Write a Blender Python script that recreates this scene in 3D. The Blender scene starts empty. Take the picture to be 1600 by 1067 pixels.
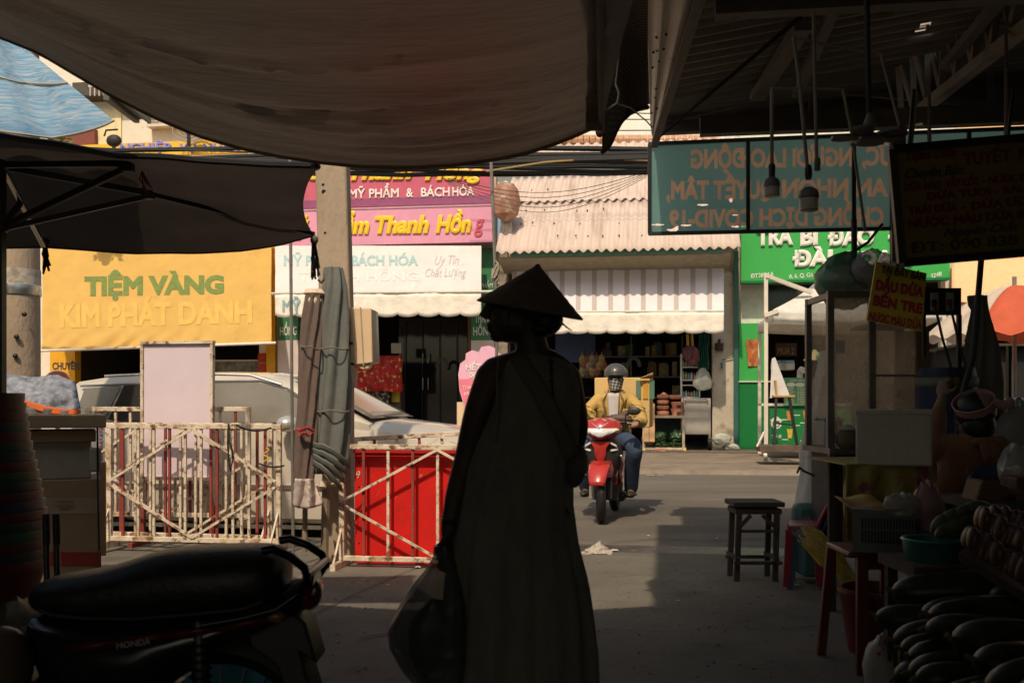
import bpy, math, random
from mathutils import Vector, Matrix, noise
random.seed(7)
V = Vector
R = math.radians
sc = bpy.context.scene
COL = sc.collection

# ---------------------------------------------------------------- camera, sky, sun, exposure
F = 1600.0; CX = 800.0; HY = 630.0; EYE = 1.2          # lens in pixels of the 1600 px wide photo, horizon row, eye height
cam_d = bpy.data.cameras.new('camera')
cam_d.sensor_width = 36; cam_d.lens = 36; cam_d.clip_end = 2000; cam_d.clip_start = 0.05
cam_d.shift_y = (HY - 533.5) / 1600
cam_d.dof.use_dof = True; cam_d.dof.focus_distance = 11.0; cam_d.dof.aperture_fstop = 6.3
cam = bpy.data.objects.new('camera', cam_d); COL.objects.link(cam)
cam.location = (0, 0, EYE); cam.rotation_euler = (R(90), 0, 0)
sc.camera = cam

SUN_EL = 52.0
SUN = V((-0.24, -0.97, 0)).normalized() * math.cos(R(SUN_EL)) + V((0, 0, math.sin(R(SUN_EL))))
w = bpy.data.worlds.new('World'); sc.world = w; w.use_nodes = True
nt = w.node_tree; nt.nodes.clear()
sky = nt.nodes.new('ShaderNodeTexSky'); sky.sky_type = 'NISHITA'; sky.sun_disc = False
sky.sun_elevation = R(SUN_EL); sky.sun_rotation = math.atan2(SUN.x, SUN.y)
sky.air_density = 1.0; sky.dust_density = 4.0; sky.ozone_density = 1.0
tint = nt.nodes.new('ShaderNodeMix'); tint.data_type = 'RGBA'; tint.blend_type = 'MULTIPLY'
tint.inputs[0].default_value = 1.0; tint.inputs[7].default_value = (0.98, 1.0, 0.90, 1)   # hazy warm air of the photograph
bg = nt.nodes.new('ShaderNodeBackground'); bg.inputs[1].default_value = 0.115
out = nt.nodes.new('ShaderNodeOutputWorld')
nt.links.new(sky.outputs[0], tint.inputs[6]); nt.links.new(tint.outputs[2], bg.inputs[0]); nt.links.new(bg.outputs[0], out.inputs[0])
sl = bpy.data.lights.new('sun', 'SUN'); sl.energy = 3.35; sl.angle = R(0.9); sl.color = (1.0, 0.83, 0.62)
so = bpy.data.objects.new('sun', sl); COL.objects.link(so); so.location = (-5, -20, 30)
so.rotation_euler = (-SUN).to_track_quat('-Z', 'Y').to_euler()
sc.view_settings.view_transform = 'Standard'; sc.view_settings.look = 'None'
sc.view_settings.exposure = 0.0; sc.view_settings.gamma = 1.0
sc.render.engine = 'CYCLES'; sc.cycles.use_denoising = True
sc.cycles.max_bounces = 8; sc.cycles.diffuse_bounces = 4; sc.cycles.transparent_max_bounces = 12

# ---------------------------------------------------------------- coordinates
TH = R(8.5); TS, TC = math.sin(TH), math.cos(TH)       # the street runs 8.5 degrees off the picture plane
def W(u, v, z): return V((u * TC + v * TS, -u * TS + v * TC, z))       # street frame -> world
def at(px, py, Y): return V(((px - CX) / F * Y, Y, EYE - (py - HY) / F * Y))
def U(px, v):
    k = (px - CX) / F
    return v * (k * TC - TS) / (TC + k * TS)
def Zs(px, py, v):
    u = U(px, v); Y = -u * TS + v * TC
    return EYE - (py - HY) / F * Y
def S(px, py, v): return W(U(px, v), v, Zs(px, py, v))                  # pixel -> point on the street-parallel plane v

def SL(px, py, v): return V((U(px, v), v, Zs(px, py, v)))              # the same in street coordinates, for MB(True)
# ---------------------------------------------------------------- materials
def lk(nt, a, b): nt.links.new(a, b)
MATS = {}
def M(name, col, rough=.7, metal=0., var=.12, scale=6., spots=None, bump=0., bscale=80., stretch=(1, 1, 1), spec=.4, emit=None, coat=0., trans=0., alpha=1., uv=False, bands=None, blob=None):
    if name in MATS: return MATS[name]
    m = bpy.data.materials.new(name); m.use_nodes = True; MATS[name] = m
    nt = m.node_tree; N = nt.nodes; p = N['Principled BSDF']; o = N['Material Output']
    tc = N.new('ShaderNodeTexCoord'); mp = N.new('ShaderNodeMapping'); mp.inputs['Scale'].default_value = stretch
    lk(nt, tc.outputs['UV' if uv else 'Object'], mp.inputs[0])
    n1 = N.new('ShaderNodeTexNoise'); n1.inputs['Scale'].default_value = scale; n1.inputs['Detail'].default_value = 6; n1.inputs['Roughness'].default_value = .6
    lk(nt, mp.outputs[0], n1.inputs[0])
    rp = N.new('ShaderNodeValToRGB'); rp.color_ramp.elements[0].position = .3; rp.color_ramp.elements[1].position = .7
    c0 = [max(0, c * (1 - var)) for c in col]; c1 = [min(1, c * (1 + var)) for c in col]
    rp.color_ramp.elements[0].color = (*c0, 1); rp.color_ramp.elements[1].color = (*c1, 1)
    lk(nt, n1.outputs[0], rp.inputs[0]); cur = rp.outputs[0]
    if bands:                                                           # (colour, count, duty) stripes across the sheet's U
        sp_ = N.new('ShaderNodeSeparateXYZ'); lk(nt, tc.outputs['UV'], sp_.inputs[0])
        mu = N.new('ShaderNodeMath'); mu.operation = 'MULTIPLY'; mu.inputs[1].default_value = bands[1]; lk(nt, sp_.outputs[0], mu.inputs[0])
        fr = N.new('ShaderNodeMath'); fr.operation = 'FRACT'; lk(nt, mu.outputs[0], fr.inputs[0])
        lt = N.new('ShaderNodeMath'); lt.operation = 'LESS_THAN'; lt.inputs[1].default_value = bands[2]; lk(nt, fr.outputs[0], lt.inputs[0])
        mx = N.new('ShaderNodeMix'); mx.data_type = 'RGBA'; lk(nt, lt.outputs[0], mx.inputs[0]); lk(nt, cur, mx.inputs[6]); mx.inputs[7].default_value = (*bands[0], 1); cur = mx.outputs[2]
    for sp in ([spots] if spots and not isinstance(spots[0][0], (tuple, list)) else (spots or [])):
        n2 = N.new('ShaderNodeTexNoise'); n2.inputs['Scale'].default_value = sp[1]; n2.inputs['Detail'].default_value = 8; n2.inputs['Roughness'].default_value = .65
        lk(nt, mp.outputs[0], n2.inputs[0])
        r2 = N.new('ShaderNodeValToRGB'); r2.color_ramp.elements[0].position = sp[2]; r2.color_ramp.elements[1].position = sp[3]
        lk(nt, n2.outputs[0], r2.inputs[0])
        mx = N.new('ShaderNodeMix'); mx.data_type = 'RGBA'; lk(nt, r2.outputs[0], mx.inputs[0]); lk(nt, cur, mx.inputs[6]); mx.inputs[7].default_value = (*sp[0], 1); cur = mx.outputs[2]
    if blob:                                                            # (centre, radii, colour): one soft glow painted into the colour, in object space
        mb_ = N.new('ShaderNodeMapping'); mb_.vector_type = 'TEXTURE'; mb_.inputs['Location'].default_value = blob[0]; mb_.inputs['Scale'].default_value = blob[1]; lk(nt, tc.outputs['Object'], mb_.inputs[0])
        gr = N.new('ShaderNodeTexGradient'); gr.gradient_type = 'QUADRATIC_SPHERE'; lk(nt, mb_.outputs[0], gr.inputs[0])
        mm = N.new('ShaderNodeMath'); mm.operation = 'MULTIPLY'; mm.use_clamp = True; lk(nt, gr.outputs[1], mm.inputs[0]); mm.inputs[1].default_value = blob[3] if len(blob) > 3 else 1.6
        mx = N.new('ShaderNodeMix'); mx.data_type = 'RGBA'; lk(nt, mm.outputs[0], mx.inputs[0]); lk(nt, cur, mx.inputs[6]); mx.inputs[7].default_value = (*blob[2], 1); cur = mx.outputs[2]
    lk(nt, cur, p.inputs['Base Color'])
    p.inputs['Roughness'].default_value = rough; p.inputs['Metallic'].default_value = metal; p.inputs['Specular IOR Level'].default_value = spec
    if coat: p.inputs['Coat Weight'].default_value = coat; p.inputs['Coat Roughness'].default_value = .08
    if bump:
        n3 = N.new('ShaderNodeTexNoise'); n3.inputs['Scale'].default_value = bscale; n3.inputs['Detail'].default_value = 5; lk(nt, mp.outputs[0], n3.inputs[0])
        b = N.new('ShaderNodeBump'); b.inputs['Strength'].default_value = bump; b.inputs['Distance'].default_value = .02
        lk(nt, n3.outputs[0], b.inputs['Height']); lk(nt, b.outputs[0], p.inputs['Normal'])
    if emit: p.inputs['Emission Color'].default_value = (*emit[0], 1); p.inputs['Emission Strength'].default_value = emit[1]
    sh = p.outputs[0]
    if trans:
        t = N.new('ShaderNodeBsdfTranslucent'); lk(nt, cur, t.inputs[0]); ms = N.new('ShaderNodeMixShader'); ms.inputs[0].default_value = trans
        if bump: lk(nt, b.outputs[0], t.inputs[1])
        lk(nt, sh, ms.inputs[1]); lk(nt, t.outputs[0], ms.inputs[2]); sh = ms.outputs[0]
    if alpha < 1:
        t = N.new('ShaderNodeBsdfTransparent'); ms = N.new('ShaderNodeMixShader'); ms.inputs[0].default_value = alpha
        lk(nt, t.outputs[0], ms.inputs[1]); lk(nt, sh, ms.inputs[2]); sh = ms.outputs[0]
    lk(nt, sh, o.inputs[0])
    return m

# ---------------------------------------------------------------- mesh builder
class MB:
    def __init__(s, street=False): s.v = []; s.f = []; s.uv = []; s.street = street
    def P(s, p): return W(*p) if s.street else V(p)
    def add(s, vs, fs, uvs=None):
        n = len(s.v); s.v += [s.P(p) for p in vs]; s.f += [[i + n for i in f] for f in fs]
        s.uv += uvs if uvs else [None] * len(fs)
        return s
    def hexa(s, p):     # 4 bottom (ccw), 4 top
        return s.add(p, [(3, 2, 1, 0), (4, 5, 6, 7), (0, 1, 5, 4), (1, 2, 6, 5), (2, 3, 7, 6), (3, 0, 4, 7)])
    def box(s, x0, x1, y0, y1, z0, z1):
        return s.hexa([(x0, y0, z0), (x1, y0, z0), (x1, y1, z0), (x0, y1, z0), (x0, y0, z1), (x1, y0, z1), (x1, y1, z1), (x0, y1, z1)])
    def rbox(s, c, size, rz=0, rx=0, ry=0):
        m = Matrix.Translation(c) @ Matrix.Rotation(rz, 4, 'Z') @ Matrix.Rotation(ry, 4, 'Y') @ Matrix.Rotation(rx, 4, 'X')
        a, b, d = size[0] / 2, size[1] / 2, size[2] / 2
        return s.hexa([m @ V(q) for q in [(-a, -b, -d), (a, -b, -d), (a, b, -d), (-a, b, -d), (-a, -b, d), (a, -b, d), (a, b, d), (-a, b, d)]])
    def bar(s, a, b, w_, h_, up=(0, 0, 1)):
        a, b = V(a), V(b); d = (b - a).normalized(); up = V(up)
        if abs(d.dot(up)) > .99: up = V((0, 1, 0))
        x = d.cross(up).normalized() * (w_ / 2); y = x.cross(d).normalized() * (h_ / 2)
        return s.hexa([a - x - y, a + x - y, b + x - y, b - x - y, a - x + y, a + x + y, b + x + y, b - x + y])
    def prism(s, pts, vec):     # planar outline (list of 3d points) pushed along vec
        n = len(pts); vec = V(vec); a = [V(p) for p in pts]
        return s.add(a + [p + vec for p in a], [tuple(range(n))[::-1], tuple(range(n, 2 * n))] + [(i, (i + 1) % n, (i + 1) % n + n, i + n) for i in range(n)])
    def tube(s, path, r, n=8, caps=True, flat=None):
        path = [V(p) for p in path]; k = len(path)
        rs = r if isinstance(r, (list, tuple)) else [r] * k
        vs = []; fs = []; ref = None
        for i, p in enumerate(path):
            t = (path[min(i + 1, k - 1)] - path[max(i - 1, 0)])
            t = t.normalized() if t.length > 1e-9 else V((0, 0, 1))
            if ref is None: ref = V((0, 0, 1)) if abs(t.z) < .9 else V((0, 1, 0))
            x = (ref - t * ref.dot(t)).normalized(); y = t.cross(x); ref = x
            for j in range(n):
                a = 2 * math.pi * j / n
                rr = rs[i] if not isinstance(rs[i], tuple) else None
                if rr is None: vs.append(p + x * math.cos(a) * rs[i][0] + y * math.sin(a) * rs[i][1])
                else: vs.append(p + (x * math.cos(a) + y * math.sin(a)) * rr)
        for i in range(k - 1):
            for j in range(n): fs.append((i * n + j, i * n + (j + 1) % n, (i + 1) * n + (j + 1) % n, (i + 1) * n + j))
        if caps: fs += [tuple(range(n))[::-1], tuple(range((k - 1) * n, k * n))]
        return s.add(vs, fs)
    def lathe(s, prof, c, axis=(0, 0, 1), n=20, caps=True):   # prof: (radius, height)
        c = V(c); ax = V(axis).normalized(); x = ax.orthogonal().normalized(); y = ax.cross(x)
        k = len(prof); vs = [c + ax * h + (x * math.cos(2 * math.pi * j / n) + y * math.sin(2 * math.pi * j / n)) * r for r, h in prof for j in range(n)]
        fs = [(i * n + j, i * n + (j + 1) % n, (i + 1) * n + (j + 1) % n, (i + 1) * n + j) for i in range(k - 1) for j in range(n)]
        if caps: fs += [tuple(range(n))[::-1], tuple(range((k - 1) * n, k * n))]
        return s.add(vs, fs)
    def ell(s, c, r, rot=None, n=14, m=9, f=None):
        vs = []; fs = []; rot = rot or Matrix.Identity(3)
        c = V(c)
        for i in range(m + 1):
            ph = math.pi * i / m
            for j in range(n):
                th = 2 * math.pi * j / n
                d = V((math.sin(ph) * math.cos(th), math.sin(ph) * math.sin(th), math.cos(ph)))
                q = V((d.x * r[0], d.y * r[1], d.z * r[2]))
                if f: q = f(q, d)
                vs.append(c + rot @ q)
        for i in range(m):
            for j in range(n):
                fs.append((i * n + j, (i + 1) * n + j, (i + 1) * n + (j + 1) % n, i * n + (j + 1) % n))
        return s.add(vs, fs)
    def sheet(s, fn, nu, nv):      # fn(a,b) with a,b in 0..1
        vs = [fn(i / nu, j / nv) for j in range(nv + 1) for i in range(nu + 1)]; fs = []; uvs = []
        for j in range(nv):
            for i in range(nu):
                a = j * (nu + 1) + i; fs.append((a, a + 1, a + nu + 2, a + nu + 1))
                uvs.append([(i / nu, j / nv), ((i + 1) / nu, j / nv), ((i + 1) / nu, (j + 1) / nv), (i / nu, (j + 1) / nv)])
        return s.add(vs, fs, uvs)
    def loft(s, rings, caps=True):
        n = len(rings[0]); k = len(rings); vs = [p for r in rings for p in r]
        fs = [(i * n + j, i * n + (j + 1) % n, (i + 1) * n + (j + 1) % n, (i + 1) * n + j) for i in range(k - 1) for j in range(n)]
        if caps: fs += [tuple(range(n))[::-1], tuple(range((k - 1) * n, k * n))]
        return s.add(vs, fs)
    def text(s, body, p0, p1, h, bold=.0, shear=0., thick=.01, up=(0, 0, 1), mirror=False, off=.003):
        """letters whose baseline runs from p0 to p1, cap height h"""
        p0, p1, up = V(p0), V(p1), V(up)
        vs, fs, wd = text_raw(body, bold, shear)
        r = p1 - p0; nrm = r.normalized().cross(up).normalized(); k = r / wd; ch = h / .70
        n = len(s.v)
        for x, y, z in vs:
            s.v.append(p0 + k * x + up * (y * ch) + nrm * (off + (z + .5) * thick))
        s.f += [[i + n for i in f] for f in fs]; s.uv += [None] * len(fs)
        return s

TXT = {}
HOOK = {'Ơ': ('O', 'h'), 'Ờ': ('O', 'h`'), 'Ớ': ('O', 'h´'), 'Ợ': ('O', 'h.'), 'ờ': ('ơ', '`'), 'ớ': ('ơ', '´')}   # letters the built-in font lacks: base + marks
def text_raw(body, bold, shear):
    key = (body, bold, shear)
    if key in TXT: return TXT[key]
    def make(b):
        cu = bpy.data.curves.new('t', 'FONT'); cu.body = b; cu.size = 1; cu.shear = shear; cu.resolution_u = 3
        cu.extrude = .05; cu.bevel_depth = bold; cu.bevel_resolution = 0
        ob = bpy.data.objects.new('t', cu); COL.objects.link(ob)
        dg = bpy.context.evaluated_depsgraph_get()
        me = bpy.data.meshes.new_from_object(ob.evaluated_get(dg))
        vs = [tuple(v.co) for v in me.vertices]; fs = [list(p.vertices) for p in me.polygons]
        bpy.data.objects.remove(ob); bpy.data.curves.remove(cu); bpy.data.meshes.remove(me)
        return vs, fs
    plain = ''.join(HOOK.get(c, (c,))[0] for c in body)
    vs, fs = make(plain)
    for i, c in enumerate(body):
        if c in HOOK:
            v1, _ = make(plain[:i + 1]); v0 = make(plain[:i])[0] if plain[:i].strip() else [(0, 0, 0)]
            xa = max(q[0] for q in v0); xb = max(q[0] for q in v1); xm = xa + (xb - xa) * .42
            y = .80 if c.isupper() else .60; t = .035 + bold
            for mark in HOOK[c][1]:
                if mark == 'h': a, b = (xb - .1, .60), (xb + .02, .78)
                elif mark == '.': a, b = (xm + .02, -.19), (xm + .10, -.19)
                else: d = -1 if mark == '`' else 1; a, b = (xm - d * .07, y), (xm + d * .07, y + .13)
                n = len(vs)
                for z in (-.05, .05): vs += [(a[0], a[1] - t, z), (a[0] + .02, a[1] + t, z), (b[0], b[1] + t * .6, z), (b[0], b[1] - t, z)]
                fs += [[n, n + 1, n + 2, n + 3], [n + 4, n + 5, n + 6, n + 7]] + [[n + q, n + (q + 1) % 4, n + 4 + (q + 1) % 4, n + 4 + q] for q in range(4)]
    x0 = min(q[0] for q in vs); x1 = max(q[0] for q in vs); zz = max(abs(q[2]) for q in vs)
    vs = [(q[0] - x0, q[1], q[2] / zz / 2) for q in vs]
    TXT[key] = (vs, fs, x1 - x0)
    return TXT[key]

BASE = {}
def mk(name, mb, mat, base, solid=0., bevel=0., smooth=True, sub=0, remesh=0., disp=0.):
    me = bpy.data.meshes.new(name)
    me.from_pydata([tuple(p - base) for p in mb.v], [], mb.f)
    if any(u for u in mb.uv):
        ul = me.uv_layers.new(name='UVMap')
        for p, u in zip(me.polygons, mb.uv):
            if u:
                for li, c in zip(p.loop_indices, u): ul.data[li].uv = c
    me.validate(); me.update()
    me.materials.append(mat)
    if smooth:
        me.polygons.foreach_set('use_smooth', [True] * len(me.polygons)); me.set_sharp_from_angle(angle=R(38))
    o = bpy.data.objects.new(name, me); COL.objects.link(o)
    if remesh:
        r = o.modifiers.new('r', 'REMESH'); r.mode = 'VOXEL'; r.voxel_size = remesh; r.use_smooth_shade = True
        q = o.modifiers.new('s', 'SMOOTH'); q.iterations = 4; q.factor = .5
    if solid: q = o.modifiers.new('t', 'SOLIDIFY'); q.thickness = solid; q.offset = 0
    if bevel: q = o.modifiers.new('b', 'BEVEL'); q.width = bevel; q.segments = 2; q.limit_method = 'ANGLE'
    if sub: q = o.modifiers.new('u', 'SUBSURF'); q.levels = sub; q.render_levels = sub
    return o
def tag(o, label, cat, group=None):
    o['label'] = label; o['category'] = cat
    if group: o['group'] = group
    return o
def thing(name, label, cat, base=(0, 0, 0), group=None):
    o = bpy.data.objects.new(name, None); COL.objects.link(o); o.location = base; o.empty_display_size = .1
    BASE[o.name] = V(base)
    return tag(o, label, cat, group)
def part(name, mb, mat, parent, label=None, **k):
    b = BASE[parent.name]; o = mk(name, mb, mat, b, **k); o.parent = parent; BASE[o.name] = b
    if label: o['label'] = label
    return o
def solo(name, mb, mat, label, cat, group=None, **k):
    n = len(mb.v); lo = min(p.z for p in mb.v); b = V((sum(p.x for p in mb.v) / n, sum(p.y for p in mb.v) / n, lo))
    o = mk(name, mb, mat, b, **k); o.location = b; BASE[o.name] = b
    return tag(o, label, cat, group)
def struct(name, mb, mat, **k):
    o = mk(name, mb, mat, V((0, 0, 0)), **k); o['kind'] = 'structure'; return o
def copy_tree(o, parent=None):
    c = o.copy(); COL.objects.link(c)
    if parent: c.parent = parent
    for ch in list(o.children): copy_tree(ch, c)
    return c
def dup(root, loc, rz=0, label=None, scale=None, rot=None):
    c = copy_tree(root); c.location = loc; c.rotation_euler = rot or (0, 0, rz)
    if label: c['label'] = label
    if scale: c.scale = (scale, scale, scale) if not isinstance(scale, tuple) else scale
    return c
def nz(x, y=0, z=0): return noise.noise(V((x, y, z)))
def lerp(a, b, t): return a + (b - a) * t
def polyline(pts, t):      # piecewise linear through (x, value...) tuples
    for a, b in zip(pts, pts[1:]):
        if t <= b[0]:
            k = (t - a[0]) / (b[0] - a[0]) if b[0] > a[0] else 0
            k = max(0, min(1, k))
            return [lerp(p, q, k) for p, q in zip(a[1:], b[1:])]
    return list(pts[-1][1:])
# ---------------------------------------------------------------- ground, road, far pavement
def lin(c): c /= 255; return c / 12.92 if c < .04045 else ((c + .055) / 1.055) ** 2.4
def A(r, g, b): return tuple(min(.85, lin(x) / k) for x, k in ((r, 1.12), (g, .98), (b, .78)))   # photo colour of a sunlit surface -> albedo under this warm sun
m = MB(True); m.box(-500, 500, -400, 900, -1, -.03)
struct('ground', m, M('earth', (.16, .13, .1), .95))
m = MB(True); m.sheet(lambda a, b: (lerp(-14, 14, a), lerp(-16, 8.3, b), -.0 + .006 * nz(a * 9, b * 8)), 60, 60)
struct('market_floor', m, M('market_concrete', (.138, .123, .098), .82, var=.3, scale=1.3, bump=.5, bscale=30, spots=[((.06, .052, .045), 2.2, .55, .75), ((.26, .225, .185), 40, .64, .74), ((.05, .045, .04), 55, .66, .72)]))
m = MB(True); m.sheet(lambda a, b: (lerp(-60, 60, a), lerp(8.1, 17.9, b), -.012 + .03 * math.sin(b * math.pi) + .004 * nz(a * 50, b * 6)), 80, 16)
struct('road', m, M('road_asphalt', (.125, .108, .088), .9, var=.3, scale=.9, bump=.6, bscale=70, stretch=(.35, 1, 1), spots=[((.075, .066, .058), 1.2, .52, .72), ((.2, .175, .15), 60, .66, .74)]))
m = MB(True); m.sheet(lambda a, b: (lerp(-14, 14, a), lerp(8.28, 8.72, b) + .05 * nz(a * 14, 3), .0035 - .004 * b), 60, 4)
struct('gutter', m, M('wet_gutter', (.07, .062, .055), .35, var=.5, scale=5, bump=.8, bscale=40, spots=((.25, .225, .195), 9, .56, .66)))
m = MB(True)
m.prism([(-60, 17.65, -.03), (-60, 40, -.03), (-60, 40, .1), (-60, 18.0, .085), (-60, 17.72, .06)], (120, 0, 0))
m.v = [p for p in m.v]
struct('sidewalk', m, M('pavement', (.21, .165, .125), .9, var=.25, scale=1.6, bump=.5, bscale=40, spots=[((.12, .1, .08), 3, .55, .7), ((.3, .26, .2), 30, .65, .74)]))
m = MB(True)
for a, b in ((1010, 1022), (1028, 1037)): 
    m.add([(U(a, 17.1), 17.02, .012), (U(b, 17.1), 17.02, .012), (U(b, 17.1), 17.12, .012), (U(a, 17.1), 17.12, .012)], [(0, 1, 2, 3)])
struct('road_marking', m, M('worn_marking', (.42, .37, .31), .9, var=.4, scale=20))

# ---------------------------------------------------------------- shop houses across the street
VF = 25.5
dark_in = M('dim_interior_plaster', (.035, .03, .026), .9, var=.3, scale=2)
concr = M('weathered_concrete', (.33, .28, .22), .9, var=.25, scale=3, bump=.3, bscale=30, spots=[((.12, .09, .065), 3.5, .52, .68), ((.45, .38, .3), 14, .6, .7)])
steel = M('grey_steel', (.3, .28, .25), .5, .6, var=.2, scale=9, spots=((.14, .09, .06), 12, .6, .72))
white_paint = M('old_white_paint', (.66, .6, .52), .6, var=.1, scale=4, spots=((.36, .26, .17), 8, .6, .75))
black_rub = M('black_rubber', (.018, .017, .016), .6, var=.3, scale=20)
def shell(t, mat, px0, px1, o0, o1, popen, ztop, vb=31, base=.09):
    """house wall with one wide ground-floor opening and a dim room behind it"""
    u0, u1, a, b = U(px0, VF), U(px1, VF), U(o0, VF), U(o1, VF); zo = Zs((o0 + o1) / 2, popen, VF)
    m = MB(True)
    m.box(u0, a, VF, VF + .25, base, zo); m.box(b, u1, VF, VF + .25, base, zo); m.box(u0, u1, VF, VF + .25, zo, ztop)
    part('wall', m, mat, t)
    m = MB(True)
    m.box(a - .1, a, VF + .25, vb, base, zo + .3); m.box(b, b + .1, VF + .25, vb, base, zo + .3); m.box(a, b, vb, vb + .1, base, zo + .3)
    m.box(a, b, VF + .25, vb, zo + .002, zo + .1); m.box(a, b, VF + .1, vb, base + .003, base + .02)
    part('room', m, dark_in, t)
def house(name, label, px0, px1): 
    return thing(name, label, 'building', W((U(px0, VF) + U(px1, VF)) / 2, VF, 0))
def sflat(m, x0, y0, x1, y1, v, d):      # board facing the street: pixel corners on plane v, depth d
    xm = (x0 + x1) / 2
    m.box(U(x0, v), U(x1, v), v, v + d, Zs(xm, y1, v), Zs(xm, y0, v)); return m
def stext(m, body, x0, x1, yb0, yb1, cap, v, **k):   # lettering: baseline from (x0,yb0) to (x1,yb1), cap height in pixels
    return m.text(body, S(x0, yb0, v), S(x1, yb1, v), cap * (v / (TC + TS * (x0 + x1 - 1600) / 3200)) / F, **k)

# --- gold shop (yellow)
yel_paint = M('yellow_paint', A(240, 165, 30), .6, var=.08)
hs = house('gold_shop_house', 'tall white house with yellow shopfront and dark room behind the big yellow awning', 66, 430)
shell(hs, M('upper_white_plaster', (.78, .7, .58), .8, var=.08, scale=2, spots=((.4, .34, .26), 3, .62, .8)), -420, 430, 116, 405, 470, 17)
m = MB(True); sflat(m, 416, 380, 430, 700, VF - .12, .1); part('corner_post', m, yel_paint, hs)
m = MB(True); sflat(m, 78, 548, 117, 705, VF - .3, .28); pn = part('sign_panel', m, yel_paint, hs)
m = MB(True); stext(m, 'CHUYÊN', 82, 124, 577, 577, 10.5, VF - .3, bold=.03, thick=.005); part('lettering', m, M('dark_blue_letters', (.03, .035, .07), .5), pn)
m = MB(True)
for k, (a, b) in enumerate(((403, 566), (403, 582))): sflat(m, 403, b - 14 if k else 552, 415, b, VF - .06 - .02 * k, .04)
part('red_poster', m, M('red_poster', A(190, 60, 30), .6, var=.4, scale=14), hs)
for (a, b, c, d) in ((230, 166, 243, 188), (247, 169, 253, 186), (262, 175, 275, 190), (284, 178, 300, 193)):
    m = MB(True); sflat(m, a - 2, b - 2, c + 2, d + 2, VF - .06, .05); f = part('window', m, M('peach_frame', A(235, 190, 150), .6), hs)
    m = MB(True); sflat(m, a, b, c, d, VF - .075, .012); part('pane', m, M('blue_pane', (.12, .24, .27), .15, var=.3), f)
m = MB(True); sflat(m, 228, 192, 330, 196, VF - .3, .29); part('window_ledge', m, white_paint, hs)
m = MB(True); u0, u1 = U(128, VF), U(262, VF); z = Zs(190, 158, VF)
m.hexa([(u0, VF - .45, z + .05), (u1, VF - .45, z + .05), (u1, VF, z), (u0, VF, z), (u0, VF - .45, z + .4), (u1, VF - .45, z + .4), (u1, VF, z + .3), (u0, VF, z + .3)])
part('roof_slab', m, M('dark_soffit', (.09, .075, .06), .8), hs)
m = MB(True); sflat(m, 88, 203, 148, 236, VF - .2, .18); part('shutter', m, M('maroon_shutter', (.22, .06, .04), .6), hs)
m = MB(True); sflat(m, 148, 170, 189, 236, VF - .05, .04); part('plaster_panel', m, M('ivory_plaster', A(240, 210, 150), .8), hs)
m = MB(True)
for k in range(11): sflat(m, 140 + k * 7, 133, 141.2 + k * 7, 150, VF - 1.3, .03)
sflat(m, 138, 131, 216, 134, VF - 1.3, .04); part('railing', m, white_paint, hs)

t = solo('fascia_sign', sflat(MB(True), 120, 222, 384, 243, VF - .5, .15), M('amber_board', A(250, 185, 50), .5, var=.06), 'long amber fascia board with lavender letters high above the yellow awning', 'sign')
m = MB(True)
for s_, a, b in (('NGHIỆP', 188, 268), ('VỤ', 281, 306), ('NHÂN', 318, 376)): stext(m, s_, a, b, 236.5, 235.5, 11.5, VF - .5, bold=.035, thick=.03)
part('lettering', m, M('lavender_letters', A(150, 135, 185), .6), t)

awn_y = M('mustard_canvas', A(222, 168, 82), .85, var=.07, scale=2.5, spots=((.42, .26, .09), 1.6, .6, .85), bump=.25, bscale=9, trans=.12)
def awning(name, label, x0, x1, yt, yb0, yb1, vt, vb, mat, nu=40, nv=14, sag=.03, fold=0.):
    t = thing(name, label, 'awning', S((x0 + x1) / 2, (yb0 + yb1) / 2, vb))
    m = MB(True)
    def fn(a, b):
        xt = lerp(x0, x1, a); v = lerp(vt, vb, b); u = lerp(U(x0, vt), U(x1, vt), a) * (1 - b) + lerp(U(x0, vb), U(x1, vb), a) * b
        z = Zs(xt, yt, vt) * (1 - b) + Zs(xt, lerp(yb0, yb1, a), vb) * b
        z -= sag * math.sin(math.pi * b) * 2 
        v += .03 * nz(a * 6, b * 3, 2) + .008 * nz(a * 12 + b * 5, b * 6, 4) + fold * max(0, b - .81) * math.sin(a * 60 + b * 30 + 4 * nz(a * 5, b * 4)) * math.exp(-((a - .3) / .3) ** 2)
        return (u, v, z)
    m.sheet(fn, nu, nv); part('canvas', m, mat, t)
    return t, fn
gx, fy = awning('gold_shop_awning', 'big mustard yellow drop awning with faded green lettering', 66, 424, 372, 548, 536, VF - .3, VF - 1.7, awn_y, 260, 60, fold=.4)
m = MB(True); a, b = fy(-.004, 1), fy(1.02, 1); m.tube([a, b], .035, 10); part('bottom_bar', m, M('cream_bar', (.75, .68, .58), .4), gx)
def on_awning(m, fn, body, a0, a1, b0, cap, push=.012, **k):
    """letters laid on an awning's cloth: a0..a1 across, baseline at b0, cap height as a share of the drop"""
    vs, fs, wd = text_raw(body, k.get('bold', 0), k.get('shear', 0)); n = len(m.v)
    for x, y, z in vs:
        a = lerp(a0, a1, x / wd); b = b0 - y / .7 * cap
        q = fn(a, b); m.v.append(W(q[0], q[1] - push - (z + .5) * .0012 - .009, q[2] + .003))
    m.f += [[i + n for i in f] for f in fs]; m.uv += [None] * len(fs)
m = MB(True); on_awning(m, fy, 'TIỆM VÀNG', .19, .80, .505, .155, bold=.055, push=.001); part('green_lettering', m, M('faded_green_letters', A(118, 126, 58), .85, var=.2, scale=12), gx)
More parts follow.
